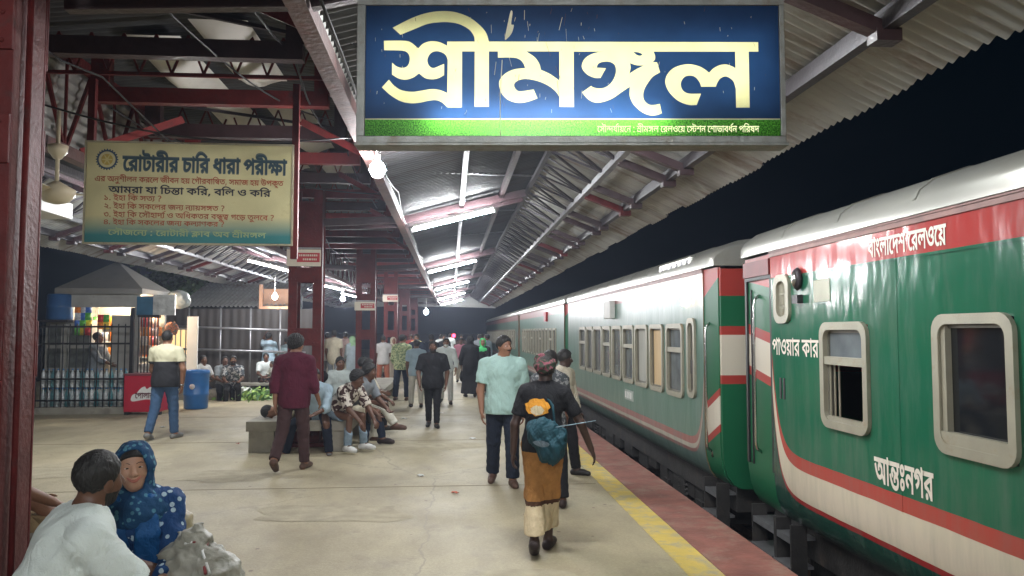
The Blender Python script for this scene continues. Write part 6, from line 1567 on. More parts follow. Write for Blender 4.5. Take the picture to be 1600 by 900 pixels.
blob('plastic_sack', 'cloudy clear plastic sack hanging right of the kiosk roof', 'bag', (-6.15, 17.9, 2.2), (.26, .2, .22), clear, .02, 16, 4)
t = thing('display_stand', 'tall narrow white display board standing right of the kiosk', 'board', (-6.05, 18.6, 0))
m = MB(); m.b2((-.12, -.03, 0), (.12, .03, 2.05)); m.build('panel', M['white_paint'], t); m = MB(); m.b2((-.14, -.04, 0), (.14, .04, .06)); m.build('foot', M['dark_steel'], t)
blob('flower_garland', 'bunch of orange and red packets hanging by the white display board', 'bunch', (-6.18, 17.6, 1.62), (.13, .12, .14), pattern_cloth('orange_bunch', (.5, .15, .05), (.15, .12, .1), 30, .5), .03, 40, 6)
t = thing('water_tank', 'blue plastic drum on the left under the kiosk eave', 'drum', (KX-.85, KY-.75, 1.95))
m = MB(); m.smooth = True; m.lathe([(.24, 0), (.26, .04), (.25, .25), (.27, .27), (.25, .3), (.25, .52), (.22, .55)], (0, 0, 0), 20); m.build('drum', mat('blue_plastic', (.02, .09, .24), .35), t)
m = MB(); m.b2((-.3, -.3, -.05), (.3, .3, -.002)); m.build('bracket', M['dark_steel'], t)

# black grille fence in front of the kiosk, with the water bottles behind it
gx0, gx1, gy = -8.55, -6.62, 16.6
g = thing('grille_fence', 'black iron grille fence in front of stacked water bottles at the kiosk', 'fence', ((gx0+gx1)/2, gy, 0))
m = MB(); gm = mat('black_iron', (.022, .022, .024), .4, metal=.4, bump=.1)
n = 15
for i in range(n):
    x = gx0+(gx1-gx0)*i/(n-1)-(gx0+gx1)/2; m.tube([(x, 0, .12), (x, 0, 1.86)], .013, 6)
m.build('bars', gm, g)
for z in (.28, .72, 1.45, 1.80):
    m = MB(); m.b2((gx0-(gx0+gx1)/2-.02, -.02, z-.018), (gx1-(gx0+gx1)/2+.02, .02, z+.018)); m.build('rail', gm, g)
for x in (gx0, gx1):
    m = MB(); xx = x-(gx0+gx1)/2; m.b2((xx-.035, -.035, 0), (xx+.035, .035, 2.2 if x == gx1 else 1.9)); m.build('post', gm, g)
gt_ = thing('grille_gate', 'dark folded grille gate standing open beside the kiosk doorway', 'gate', (gx1+.28, gy+.1, 0))
m = MB()
for i in range(7): m.b2((-.2+.065*i, -.012, .06), (-.2+.065*i+.02, .012, 2.05))
m.b2((-.22, -.014, .06), (.22, .014, .10)); m.b2((-.22, -.014, 2.0), (.22, .014, 2.05)); m.build('gate_leaf', gm, gt_)
m = MB(); m.b2((.14, -.03, .95), (.2, -.012, 1.1)); m.build('lock', M['steel'], gt_)
wl_ = thing('brick_kerb', 'low dark kerb wall under the black grille', 'wall', ((gx0+gx1)/2, gy+.02, 0))
m = MB(); m.b2((gx0-(gx0+gx1)/2, -.06, 0), (gx1-(gx0+gx1)/2, .5, .14)); m.build('kerb', M['bench'], wl_)
bt = [('clear', (.46, .52, .53)), ('cyan', (.10, .30, .34)), ('white', (.60, .62, .62))]
spots = []
for lev, z in enumerate((.145, .54)):
    for i in range(19):
        for j in range(1 if lev else 2):
            spots.append((gx0+.1+i*.097, gy+.18+j*.11+rd.uniform(-.01, .01), z))
ms_ = ['clear water bottle stacked behind the black grille', 'cyan water bottle stacked behind the black grille', 'white water bottle stacked behind the black grille']
goods('water_bottle', ms_, 'bottle', 0, spots, bt, (.092, .092, .385), 'water bottles behind the grille', 'bottle', pos=[f'bottom row {"front" if j == 0 else "back"}, {ORD[i]} from left' for i in range(19) for j in range(2)]+[f'upper row, {ORD[i]} from left' for i in range(19)])
sh = thing('display_cabinet', 'grey display cabinet behind the grille left of the shopkeeper', 'cabinet', (-8.15, 17.4, 0))
m = MB(); m.b2((-.5, -.2, 0), (.45, .3, 1.95)); m.build('case', kg, sh)
m = MB()
for q in range(3):
    for w in (0, 1): m.b2((-.45+.46*w, -.215, .45+.48*q), (-.03+.44*w, -.2, .86+.48*q))
m.build('door', mat('cabinet_door', (.10, .11, .10), .3, var=.5, vs=9), sh)
# red ice cream chest with a white label
fz = thing('ice_cream_chest', 'red ice cream chest with white lettered label beside the kiosk', 'freezer', (-6.28, 16.6, 0))
m = MB(); m.b2((-.36, -.3, .06), (.36, .3, .80)); m.build('cabinet', mat('chest_red', (.42, .012, .035), .35, var=.08), fz, .02)
m = MB(); m.b2((-.37, -.31, .802), (.37, .31, .84)); m.build('lid', mat('chest_lid', (.2, .05, .06), .4), fz, .008)
for sx in (-1, 1):
    m = MB(); m.b2((sx*.32-.04, -.25, 0), (sx*.32+.04, -.17, .06)); m.build('foot', M['black_rubber'], fz)
m = MB(); V_, F_ = fill_mesh([[spline_contour([(-.19, .28), (-.19, .40), (-.10, .45), (-.06, .50), (.0, .56), (.06, .58, 1), (.10, .53), (.17, .57), (.24, .52), (.27, .44), (.29, .30), (.1, .32)])]])
m.add([(x, -.304, z) for x, z, _ in V_], F_); m.build('label', M['white_paint'], fz)
m = lettering('polar', (-.13, -.308, .345), (1, 0, 0), (0, 0, 1), width=.36, height=.10, bold=30); m.build('label_lettering', mat('label_ink', (.12, .02, .03), .5), fz)
bd_ = thing('rubbish_drum', 'blue plastic drum standing by the seated men left of the columns', 'drum', (-5.62, 17.6, 0))
m = MB(); m.smooth = True; m.lathe([(.22, 0), (.25, .02), (.26, .3), (.275, .32), (.26, .34), (.27, .75), (.285, .77), (.28, .84), (.255, .85), (.24, .5)], (0, 0, 0), 22); m.build('drum', mat('bright_blue_plastic', (.015, .13, .38), .35, var=.15), bd_)
m = MB(); m.smooth = True; m.lathe([(.03, 0), (.03, .002)], (0, 0, 0), 12); m.v = [(x*2, -.272-z*2, .5+y*2) for x, y, z in m.v]; m.build('sticker', M['white_paint'], bd_)

# ---------------------------------------------------------------- wall and rails left, shed, stalls, tree
w = thing('boundary_wall', 'long brown sheet metal boundary wall behind the seated men', 'wall', (-6.4, 22.6, 0))
wm = mat('brown_sheet', (.05, .042, .037), .6, var=.2, vs=2, stretch=(6, 1, .5), dirt=(.05, .045, .04), ds=2)
m = MB(); L_ = 5.0
rows = [[(x, .008*math.sin(x*28), 0), (x, .008*math.sin(x*28), 2.35)] for x in np.arange(-2.5, 2.5, .03)]
m.smooth = True; m.sheet(rows); m.build('sheet', wm, w)
m = MB(); m.b2((-1.55, -.06, 1.05), (-1.1, -.03, 1.75)); m.build('lit_window', emit('warm_window', (.75, .5, .22), .9), w)
m = MB()
for i in range(4): m.b2((-1.55+.14*i, -.075, 1.05), (-1.52+.14*i, -.06, 1.75))
m.b2((-1.58, -.07, 1.0), (-1.07, -.03, 1.045)); m.b2((-1.58, -.07, 1.755), (-1.07, -.03, 1.80)); m.build('window_bars', kg, w)
f = thing('pipe_fence', 'pale steel pipe fence with two rails before the brown wall', 'fence', (-6.4, 21.6, 0))
for z in (1.15, 1.75):
    m = MB(); m.smooth = True; m.tube([(-2.3, 0, z+.12), (2.4, 0, z-.03)], .032, 8); m.build('rail', M['steel'], f)
for x in (-1.6, -.75, .1, .9, 1.7):
    m = MB(); m.smooth = True; m.tube([(x, 0.05, 0), (x, 0.05, 2.35)], .026, 8); m.build('post', M['steel'], f)
s_ = thing('shed', 'small shed with a ribbed sheet roof beside the lit stall', 'shed', (-6.3, 25.2, 0))
m = MB(); m.smooth = True
xs2 = np.arange(-1.9, 1.5, .02)
m.sheet([[(x, -1.5, 2.45+.025*math.sin(x*48)), (x+.25, .6, 3.3+.025*math.sin(x*48))] for x in xs2]); m.build('roof', M['roofing'], s_)
for x in (-1.7, 1.4):
    m = MB(); m.b2((x-.05, -1.3, 0), (x+.05, -1.2, 2.48)); m.build('post', M['dark_steel'], s_)
m = MB(); m.b2((-1.9, .0, 0), (1.5, .06, 2.9)); m.build('wall', mat('shed_wall', (.10, .12, .14), .7), s_)
tr = thing('tree', 'dark leafy tree standing behind the left canopy edge', 'tree', (-9.0, 28.5, 0))
bm_ = mat('bark', (.10, .075, .05), .9, bump=.6)
m = MB(); m.smooth = True; m.tube([(0, 0, 0), (.1, 0, 1.5), (.05, .1, 3), (.3, .1, 4.4)], [.16, .13, .10, .05], 8)
for a in range(6): m.tube([(.05, .05, 2.2+.25*a), (.05+math.cos(a*2.1)*.6, math.sin(a*2.1)*.6, 2.9+.25*a), (.05+math.cos(a*2.1)*1.2, math.sin(a*2.1)*1.2, 3.1+.25*a)], [.06, .04, .015], 6)
m.build('trunk', bm_, tr)
def crown(n, rx, ry, rz, c, seed, size=.11, sv=.22):
    rnd = random.Random(seed); m = MB()
    cl = []
    for i in range(26):
        a, b = rnd.uniform(0, 6.28), rnd.uniform(-1, 1); q = rnd.uniform(.35, 1)
        s2 = math.sqrt(1-b*b); cl.append((c[0]+rx*q*s2*math.cos(a), c[1]+ry*q*s2*math.sin(a), c[2]+rz*q*b))
    for i in range(n):
        o = rnd.choice(cl); p = Vector((o[0]+rnd.gauss(0, .3), o[1]+rnd.gauss(0, .3), o[2]+rnd.gauss(0, sv)))
        d = Vector((rnd.gauss(0, 1), rnd.gauss(0, 1), rnd.gauss(-.4, .6))).normalized(); u = d.orthogonal().normalized(); l = size*rnd.uniform(.7, 1.4); w2 = l*.35
        m.cur = rnd.randrange(3)
        m.add([p, p+d*l*.5+u*w2, p+d*l, p+d*l*.5-u*w2], [(0, 1, 2, 3)])
    return m
lf = [mat('leaf_'+q, c2_, .5, var=.3) for q, c2_ in (('dark', (.03, .07, .025)), ('mid', (.05, .11, .035)), ('light', (.08, .15, .05)))]
crown(5200, 2.2, 1.8, 1.3, (0, 0, 3.9), 3, .22).build('crown', lf, tr)
st_ = thing('market_stall', 'narrow lit stall hung with orange and red packets beside the nearer column', 'stall', (-5.15, 23.4, 0))
m = MB()
for x in (-.5, .5): m.b2((x-.05, -.05, 0), (x+.05, .05, 3.1))
m.b2((-.55, .5, 0), (.55, .54, 3.0)); m.b2((-.55, -.06, 2.35), (.55, .0, 2.45)); m.build('frame', mat('stall_orange_frame', (.45, .26, .16), .6), st_)
m = MB(); m.b2((-.5, -.05, 0), (.5, .5, .8)); m.build('counter', kg, st_)
goods('packet_strip', [f'{q} packet strip hanging in the lit market stall' for q in ('orange', 'red', 'white', 'blue')], 'packet', 0,
      [(-5.55+.14*i, 23.3, 1.0+.22*j) for i in range(7) for j in range(6)], [('orange', (.8, .25, .04)), ('red', (.65, .05, .04)), ('white', (.7, .6, .55)), ('blue', (.08, .12, .5))], (.12, .03, .2), 'packets hanging in the market stall', pos=[f'{ORD[i]} strip, {ORD[j]} up' for i in range(7) for j in range(6)])
sl = thing('stall_lamp', 'lit bulb over the hanging packets of the market stall', 'lamp', (-5.1, 22.95, 2.28))
m = MB(); m.smooth = True; m.lathe([(.01, -.05), (.05, -.03), (.055, .01), (.02, .06)], (0, 0, 0), 10); m.build('globe', emit('stall_bulb', (1, .82, .7), 160), sl)
# vegetables for sale on the ground
vb = thing('low_plank_table', 'low plank table behind the heap of vegetables', 'table', (-5.05, 21.0, 0))
m = MB(); m.b2((-.75, -.25, .28), (.75, .25, .34)); m.build('top', M['bench'], vb)
for x in (-.65, .65):
    m = MB(); m.b2((x-.06, -.2, 0), (x+.06, .2, .279)); m.build('leg', M['bench'], vb)
blob('white_sack', 'white plastic sack of produce on the ground left of the greens', 'bag', (-5.6, 20.1, 0), (.30, .22, .17), mat('white_sack_plastic', (.6, .6, .57), .35, bump=.5, bs=15), .03, 18, 3)
blob('white_sack', 'small pale sack beside the leafy greens', 'bag', (-5.25, 20.2, 0), (.2, .18, .13), mat('pale_sack_plastic', (.5, .52, .45), .4, bump=.5, bs=15), .03, 18, 8)
m = crown(1300, .5, .2, .08, (0, 0, .10), 9, .12, .05)
gv = m.build('leafy_greens', [mat('greens_'+q, c2_, .5) for q, c2_ in (('dark', (.05, .13, .03)), ('mid', (.12, .25, .05)), ('light', (.35, .5, .12)))]); gv.location = (-4.75, 20.1, 0)
tag(gv, 'heap of leafy green vegetables on the ground by the plank table', 'vegetables')
kb = thing('low_kerb_seat', 'low dark kerb seat under the men by the blue drum', 'bench', (-6.0, 19.9, 0))
m = MB(); m.b2((-.95, -.2, .0), (.75, .25, .26)); m.build('seat', M['bench'], kb, .01)

# ---------------------------------------------------------------- ceiling fan, white fascia
fan = thing('ceiling_fan', 'cream ceiling fan hanging on a rod beside the left edge column', 'fan', (-3.47, 7.0, 2.92))
cr_ = mat('cream_enamel', (.56, .50, .36), .35, var=.1)
m = MB(); m.smooth = True; m.tube([(0, 0, .08), (0, 0, .75)], .018, 8); m.lathe([(.03, .30), (.075, .36), (.085, .42), (.02, .44)], (0, 0, 0), 14); m.build('rod', cr_, fan)
m = MB(); m.smooth = True; m.lathe([(.03, -.10), (.10, -.08), (.15, -.02), (.15, .03), (.06, .08), (.03, .1)], (0, 0, 0), 20); m.build('motor', cr_, fan)
for a in range(3):
    m = MB(); an = a*2.094+.5; d = Vector((math.cos(an), math.sin(an), 0)); n_ = Vector((-d.y, d.x, 0))
    vs = []
    for q, w_ in ((.15, .03), (.25, .065), (.62, .07)):
        for sgn, zz in ((1, .012), (-1, -.012)): vs.append(d*q+n_*w_*sgn+Vector((0, 0, zz)))
    top_ = [v+Vector((0, 0, .005)) for v in vs]
    m.add(vs+top_, [(0, 1, 3, 2), (2, 3, 5, 4), (6, 8, 9, 7), (8, 10, 11, 9), (0, 2, 8, 6), (2, 4, 10, 8), (1, 7, 9, 3), (3, 9, 11, 5), (4, 5, 11, 10), (0, 6, 7, 1)])
    m.build('blade', cr_, fan)
fb = thing('station_building', 'white station building front with a projecting slab behind the notice board', 'building', (-7.0, 8.0, 0))
m = MB(); m.b2((-.3, -4, 0), (0, 2.1, 3.5)); m.build('wall', M['white_paint'], fb)
m = MB(); m.b2((.001, -4, 3.12), (2.2, 2.1, 3.32)); m.build('projecting_slab', M['white_paint'], fb, .01)
m = MB(); m.b2((.001, -1, 0), (.02, 0.1, 2.1)); m.build('door', mat('dark_door', (.05, .04, .04), .5), fb)

# ---------------------------------------------------------------- luggage by the couple
def crumple(name, col, rough):
    m = mat(name, col, rough, var=.3, vs=9)
    nt = m.node_tree; N = nt.nodes; L = nt.links; p = N['Principled BSDF']; tc = N.new('ShaderNodeTexCoord')
    no = N.new('ShaderNodeTexNoise'); no.inputs['Scale'].default_value = 5; L.new(tc.outputs['Object'], no.inputs['Vector'])
    mx = N.new('ShaderNodeMix'); mx.data_type = 'RGBA'; mx.inputs[0].default_value = .25; L.new(tc.outputs['Object'], mx.inputs[6]); L.new(no.outputs['Color'], mx.inputs[7])
    prev = None
    for sc, st in ((8, .45), (22, .45), (60, .3)):
        v = N.new('ShaderNodeTexVoronoi'); v.inputs['Scale'].default_value = sc; L.new(mx.outputs[2], v.inputs['Vector'])
        b = N.new('ShaderNodeBump'); b.inputs['Strength'].default_value = st; b.inputs['Distance'].default_value = .04*7/sc
        L.new(v.outputs['Distance'], b.inputs['Height'])
        if prev: L.new(prev.outputs[0], b.inputs['Normal'])
        prev = b
    L.new(prev.outputs[0], p.inputs['Normal']); return m
tarp = crumple('grey_plastic_wrap', (.30, .29, .24), .5)
blob('wrapped_bundle', 'large grey plastic wrapped bundle beside the woman in the blue scarf', 'bag', (-1.13, 3.62, .397), (.26, .22, .2), tarp, .011, 38, 5, .009, pts=[((-.03, 0, .17), (.15, .16, .20)), ((.08, -.03, .15), (.13, .13, .18)), ((-.10, .05, .20), (.09, .09, .17)), ((-.03, .0, .38), (.04, .025, .03)), ((.0, .01, .39), (.03, .02, .035))])
for q_, cm_ in ((.0, M['white_paint']), (.6, M['red_paint'])):
    m = MB(); m.smooth = True; m.tube([(-1.15+.055*math.cos(a)+.02*q_, 3.62+.055*math.sin(a), .755+.012*math.sin(3*a)) for a in np.linspace(0, 6.3, 14)]+[(-1.09, 3.545, .73-.03*q_), (-1.03-.03*q_, 3.46, .66)], .007, 5); tag(m.build('string', cm_), ('white' if q_ == 0 else 'red')+' string tied round the neck of the grey bundle', 'string')
blob('tan_sack', 'tan crumpled plastic sack behind the grey bundle', 'bag', (-1.40, 4.0, .397), (.17, .15, .3), crumple('tan_plastic', (.42, .37, .24), .45), .02, 24, 7, .013, pts=[((0, 0, .2), (.15, .10, .24)), ((-.02, 0, .43), (.09, .08, .08))])
# litter on the platform
LITTER = ['white paper scrap on the floor between the maroon shirt man and the teal polo man', 'orange wrapper on the floor just left of the teal polo man', 'white scrap on the floor by the second bench', 'white scrap on the floor left of the legs of the teal polo man', 'white scrap on the floor beyond the man in black', 'orange wrapper on the floor left of the nearer bench', 'white scrap on the floor behind the seated cross legged man', 'white scrap on the floor beyond the teal polo man', 'white scrap on the floor beyond the man in the cream and black polo']
for i, (x, y, c_) in enumerate(((-.35, 9.2, 0), (.05, 8.2, 1), (-.9, 15.2, 0), (.35, 12.3, 0), (-.2, 16.2, 0), (-3.2, 12.0, 1), (-1.2, 13.6, 0), (.9, 14.5, 0), (-5.1, 14.2, 0))):
    m = MB(); a = rd.uniform(0, 3); s2 = rd.uniform(.03, .06)
    m.sheet([[(q*s2-s2, r_*s2*.6-s2*.6, .004+.012*((q+r_) % 2)) for q in range(3)] for r_ in range(3)])
    o = m.build('paper_scrap', [M['white_paint'], mat('orange_wrapper', (.5, .1, .04), .4)][c_]); o.location = (x, y, .004); o.rotation_euler = (0, 0, a)
    tag(o, LITTER[i], 'litter', ('white paper scraps on the floor', 'orange wrappers on the floor')[c_])
# ---------------------------------------------------------------- the people
denim = cloth('blue_denim', (.05, .10, .19)); dark_den = cloth('dark_denim', (.02, .03, .055)); blk_c = cloth('black_cotton', (.012, .012, .014))
navy = cloth('navy_cotton', (.014, .02, .035)); white_c = cloth('white_shirt', (.62, .66, .64), var=.06); cream_c = cloth('cream_cotton', (.55, .50, .38))
grey_c = cloth('grey_cotton', (.20, .22, .24)); lblue = cloth('light_blue_shirt', (.38, .50, .58)); khaki = cloth('khaki_twill', (.33, .235, .125))
pink_c = cloth('pink_shirt', (.60, .24, .32)); maroon_c = cloth('maroon_shirt', (.085, .012, .028)); teal_c = cloth('pale_teal_polo', (.34, .50, .46), var=.07)
shoe_b = {'m': cloth('black_leather', (.02, .018, .017), .4)}; shoe_w = {'m': cloth('white_trainer', (.68, .68, .66), .5), 'high': True}; shoe_br = {'m': cloth('brown_leather', (.09, .05, .035), .45)}
sand = {'m': cloth('dark_sandal', (.03, .02, .018), .5), 'sandal': True}; shoe_g = {'m': cloth('grey_trainer', (.20, .20, .19), .6)}

def prop(name, m_, mt, c, pos, rot=None):
    return
# --- the couple
def man_extra(c):
    pass
build_person('man in a white shirt seated with his back half turned, facing the woman in blue', (-1.60, 3.12, 0), -54, 1.68,
             {'noface': 1, 'seat': .40, 'lean': 22, 'aL': (58, 8, 34, 14, 'up', 30), 'aR': (54, 12, 36, 8, 'up', 25), 'lL': (84, 12, 84), 'lR': (82, 14, 80), 'head': (20, -8, 4), 'beard': True},
             dict(m=cloth('white_linen', (.66, .72, .68), var=.05), sleeve=.86, loose=.028, hem=-.12, wr=.005, seed=3), dict(m=blk_c), 'dark', 'receding', shoe_b, h=.0075, build=1.02)
woman_dots = pattern_cloth('blue_spotted_dress', (.012, .05, .15), (.40, .52, .58), 26, .30, 'dots')
scarf_m = pattern_cloth('blue_scarf', (.012, .055, .13), (.07, .20, .27), 34, .33, 'dots')
def woman_extra(c):
    head_scarf(c, scarf_m, .07, open_=.12)
    # loose ends of the scarf down the front
    f = Field(); Nk, up, right, fwd = c['Nk'], c['up'], c['right'], c['fwd']
    for s, l in ((1, .40), (-1, .30)):
        a = Nk+right*s*.07+fwd*.07; b = a-up*l*.5+fwd*.085+right*s*.0; d = a-up*l+fwd*.075
        for o in (-.03, 0, .03): f.cone(a+right*o*.6, b+right*o, .026, .030, .015).cone(b+right*o, d+right*o*1.2, .030, .024, .015)
    V, F = f.mesh(c['h']/c['S'], (), .006, 50, 9, (1, 1, .2)); np_obj('scarf_end', V*c['S'], F, cloth('deep_blue_scarf', (.010, .085, .25), .55), c['t'])
    # a wisp of hair showing at the brow
    f = Field(); hp3, HT, Hm = c['hp3'], c['HT'], c['Hm']
    f.ell(hp3(0, -.006, .030), (.082, .098, .096), HT, .01)
    V, F = f.mesh(.008/c['S'], [(hp3(0, .05, .048), Hm @ nrm((0, .55, -.83)))], .002, 60, 2); np_obj('hair', V*c['S'], F, M['hair'], c['t'])
    # phone in the hand
    shp, el, wr, fd, a = c['arms'][-1]
    m = MB(); m.box((0, 0, 0), (.072, .148, .010))
    o = m.build('phone', cloth('phone_black', (.015, .015, .017), .25), None, .003)
    tag(o, 'black phone held in the hands of the woman in the blue scarf', 'phone')
    wm_ = Matrix.Translation(c['t'].location) @ Matrix.Rotation(c['t'].rotation_euler.z, 4, 'Z')
    p = wm_ @ Vector((wr+fd*.10+np.array([0, 0, .03]))*c['S'])
    o.location = p; o.rotation_euler = (R(12), R(-8), R(205))
build_person('smiling seated woman in blue head scarf and spotted dress beside the man in white', (-1.475, 3.80, 0), 196, 1.54,
             {'seat': .40, 'smile': .011, 'eyeh': .0034, 'lean': 9, 'aL': (36, 6, 50, 10, 'up', 35), 'aR': (30, 8, 56, 22, 'up', 30), 'lL': (86, 6, 86), 'lR': (86, 8, 84), 'head': (4, -4, 4)},
             dict(m=woman_dots, sleeve=1.75, loose=.022, hem=-.2, collar=False, wr=.008), dict(m=blk_c), 'light', None, sand, h=.0075, female=True, extra=woman_extra)
build_person('man in khaki trousers sitting with crossed legs, mostly hidden behind the left edge column', (-2.72, 4.45, 0), -62, 1.70,
             {'seat': .55, 'lean': 12, 'aL': (30, 10, 40, 20), 'aR': (48, 8, 22, 12, 'down', 40), 'lL': (80, 4, 80), 'lR': (104, -6, 62, 4, 20), 'head': (0, -8, 0)},
             dict(m=white_c, sleeve=.8, loose=.022), dict(m=khaki, width=.012), 'mid', 'short', shoe_b, h=.0105)
# --- walkers, nearest first
def bag_extra(c):
    Nk, up, right, fwd, P, T3 = c['Nk'], c['up'], c['right'], c['fwd'], c['P'], c['T3']
    f = Field(); o = P+up*.07-fwd*.165+right*.02
    f.ell(o+up*.03, (.13, .08, .14), T3, .04).ell(o+right*.07-up*.09, (.12, .085, .12), T3, .03).ell(o+right*.13-up*.0, (.07, .06, .11), T3, .03).ell(o-right*.07+up*.05, (.07, .06, .10), T3, .02)
    V, F = f.mesh(.010, (), .014, 34, 3)
    mt = cloth('dark_teal_bag', (.012, .055, .075), .6)
    bg_ = np_obj('shoulder_bag', V*c['S'], F, mt, None)
    bg_.location = c['t'].location; bg_.rotation_euler = c['t'].rotation_euler
    tag(bg_, 'bulging dark teal cloth bag slung on the back of the person in the orange sarong', 'bag')
    m = MB(); m.smooth = True
    pts = [o+right*.10+up*.10-fwd*.01, Nk-up*.16-fwd*.142+right*.09, Nk+up*.0-fwd*.05-right*.055, Nk-up*.02+fwd*.04-right*.10, P+up*.28+fwd*.150, P+up*.1+right*.20+fwd*.02, o+right*.13]
    m.tube([Vector(p)*c['S'] for p in pts], .011, 6); m.build('strap', mt, bg_)
    m = MB(); V2, F2 = fill_mesh([[spline_contour([(-.07, -.03), (-.02, -.015), (.03, -.02), (.07, -.04), (.04, -.065), (-.03, -.06)])]])
    m.add([tuple((o-fwd*.0965+right*x+up*z)*c['S']) for x, z, _ in V2], F2); m.build('bag_print', cloth('grey_print', (.10, .13, .15)), bg_)
    m = MB(); m.smooth = True; m.tube([Vector(o+right*.02+up*.08-fwd*.05)*c['S'], Vector(o+right*.44+up*.17-fwd*.02)*c['S']], .0035, 6)  # thin rod added to stand for a streak of lens flare
    sk_ = m.build('flare', cloth('pale_blue_flare', (.30, .42, .50), .4)); sk_.location = c['t'].location; sk_.rotation_euler = c['t'].rotation_euler
    tag(sk_, 'thin pale blue rod shaped after a lens flare streak at the dark teal bag', 'flare')
    # head wrap of patterned cloth
    hp3, HT, Hm = c['hp3'], c['HT'], c['Hm']
    f = Field(); f.ell(hp3(0, -.012, .055), (.094, .108, .062), HT, .02).ell(hp3(.0, -.075, .03), (.08, .06, .05), HT, .03).ell(hp3(-.03, .0, .11), (.06, .06, .04), HT, .03)
    V, F = f.mesh(.009, [(hp3(0, 0, -.005), Hm @ np.array([0, .25, -1.]))], .008, 50, 5)
    np_obj('head_wrap', V*c['S'], F, pattern_cloth('patterned_wrap', (.035, .045, .03), (.20, .06, .08), 26, .56), c['t'])
    # print on the back of the shirt: an orange maned face-like patch
    m = MB()
    for rr, cz, ci in ((.092, .0, 0), (.05, -.028, 1)):
        n = 22; pts = []
        for i in range(n):
            a = 2*math.pi*i/n; q = rr*(1+.06*math.sin(a*7+ci)+.05*math.sin(a*11+2)); pts.append((q*1.15*math.cos(a), q*.8*math.sin(a)+cz))
        m.cur = ci
        o2 = P+up*.325-right*.04
        for i in range(n):
            p0, p1 = pts[i], pts[(i+1) % n]
            def bk(p, e): return tuple((o2+right*p[0]+up*p[1]-fwd*(.1455+e-.35*abs(p[0])**1.7-.25*max(0, p[1])))*c['S'])
            m.add([bk((0, cz), .002+.002*ci), bk(p0, .002+.002*ci), bk(p1, .002+.002*ci)], [(0, 1, 2)])
    m.build('shirt_print', [cloth('orange_print', (.62, .27, .03)), cloth('pale_print', (.62, .52, .34))], c['t'])
def sarong(c):
    skirt(c, None, z=.19, r1=.150, rk=(.092, .076), k=.05, wr=.009, name='sarong', mats=[cloth('orange_brown_sarong', (.36, .17, .05), vs=20, var=.2), cloth('dark_sarong_band', (.07, .03, .015)), cloth('cream_sarong', (.58, .47, .30), vs=20)], bands=[.44, .405], wf=60, top=.12)
    bag_extra(c)
build_person('person in black printed shirt and orange brown sarong, bag slung on the back', (.72, 6.05, 0), -14, 1.545,
             {'aL': (-8, 17, 12, -4), 'aR': (4, 30, 12, -20), 'lL': (-6, -3, 26, -4, 30), 'lR': (7, -4, 4, -3), 'head': (-4, -10, 0), 'lean': 4, 'roll': 2},
             dict(m=blk_c, sleeve=.72, loose=.020, hem=-.06, collar=False), None, 'black', 'short', sand, h=.0095, extra=sarong, build=.94)
build_person('man in a pale teal polo shirt and dark trousers walking towards the camera', (.58, 8.62, 0), 178, 1.69,
             {'aL': (-8, 9, 14, 2), 'aR': (4, 11, 12, 4), 'lL': (7, 2, 4), 'lR': (-9, 2, 12, 1, 8), 'head': (38, 2, 0), 'moustache': True},
             dict(m=teal_c, sleeve=.72, loose=.026, hem=-.10, wr=.006), dict(m=navy, width=.022), 'mid', 'short', shoe_br, h=.0095, build=1.09)
stripe_c = pattern_cloth('striped_white_shirt', (.70, .66, .54), (.34, .27, .18), 22, .72, 'stripes')
build_person('man in striped white shirt looking at the train behind the person in sarong', (1.33, 9.15, 0), -128, 1.53,
             {'aL': (8, 8, 14, 4), 'aR': (-8, 10, 14, 4), 'lL': (12, 2, 4), 'lR': (-12, 2, 14, 1, 10), 'head': (38, 8, 0)},
             dict(m=stripe_c, sleeve=1.8, loose=.022, hem=-.12), dict(m=blk_c, width=.015), 'black', 'short', shoe_b, h=.011)
build_person('person with black hair in dark grey clothes just behind the walker with the bag', (.98, 7.6, 0), 0, 1.55,
             {'aL': (8, 6, 20, 4), 'aR': (-6, 6, 20, 4), 'lL': (6, 2, 6), 'lR': (-6, 2, 10), 'head': (-20, 0, 0)},
             dict(m=pattern_cloth('grey_print_cloth', (.05, .055, .06), (.22, .22, .22), 30, .55), sleeve=.9, loose=.02, hem=-.2, collar=False), dict(m=blk_c, width=.02), 'dark', 'bun', sand, h=.012, female=True, build=.9)
def cig(c): pass
build_person('man in a maroon shirt walking away past the bench end', (-1.93, 9.72, 0), -6, 1.70,
             {'aL': (-14, 8, 10, 4), 'aR': (6, 9, 30, -6), 'lL': (-15, 2, 26, 1, 30), 'lR': (10, 2, 4), 'head': (-24, -2, 0), 'lean': 2},
             dict(m=maroon_c, sleeve=1.45, loose=.028, hem=-.13, wr=.005), dict(m=cloth('brown_trousers', (.06, .032, .032)), width=.012), 'mid', 'curly', shoe_br, h=.0105)
bw = MB()
def two_tone(c):
    f_ = None
two_m = bpy.data.materials.new('cream_and_black_polo'); two_m.use_nodes = True
_nt = two_m.node_tree; _tc = _nt.nodes.new('ShaderNodeTexCoord'); _sx = _nt.nodes.new('ShaderNodeSeparateXYZ'); _nt.links.new(_tc.outputs['Object'], _sx.inputs[0])
_gt = _nt.nodes.new('ShaderNodeMath'); _gt.operation = 'GREATER_THAN'; _gt.inputs[1].default_value = 1.225; _nt.links.new(_sx.outputs[2], _gt.inputs[0])
_mx = _nt.nodes.new('ShaderNodeMix'); _mx.data_type = 'RGBA'; _nt.links.new(_gt.outputs[0], _mx.inputs[0]); _mx.inputs[6].default_value = (.012, .012, .015, 1); _mx.inputs[7].default_value = (.58, .55, .38, 1)
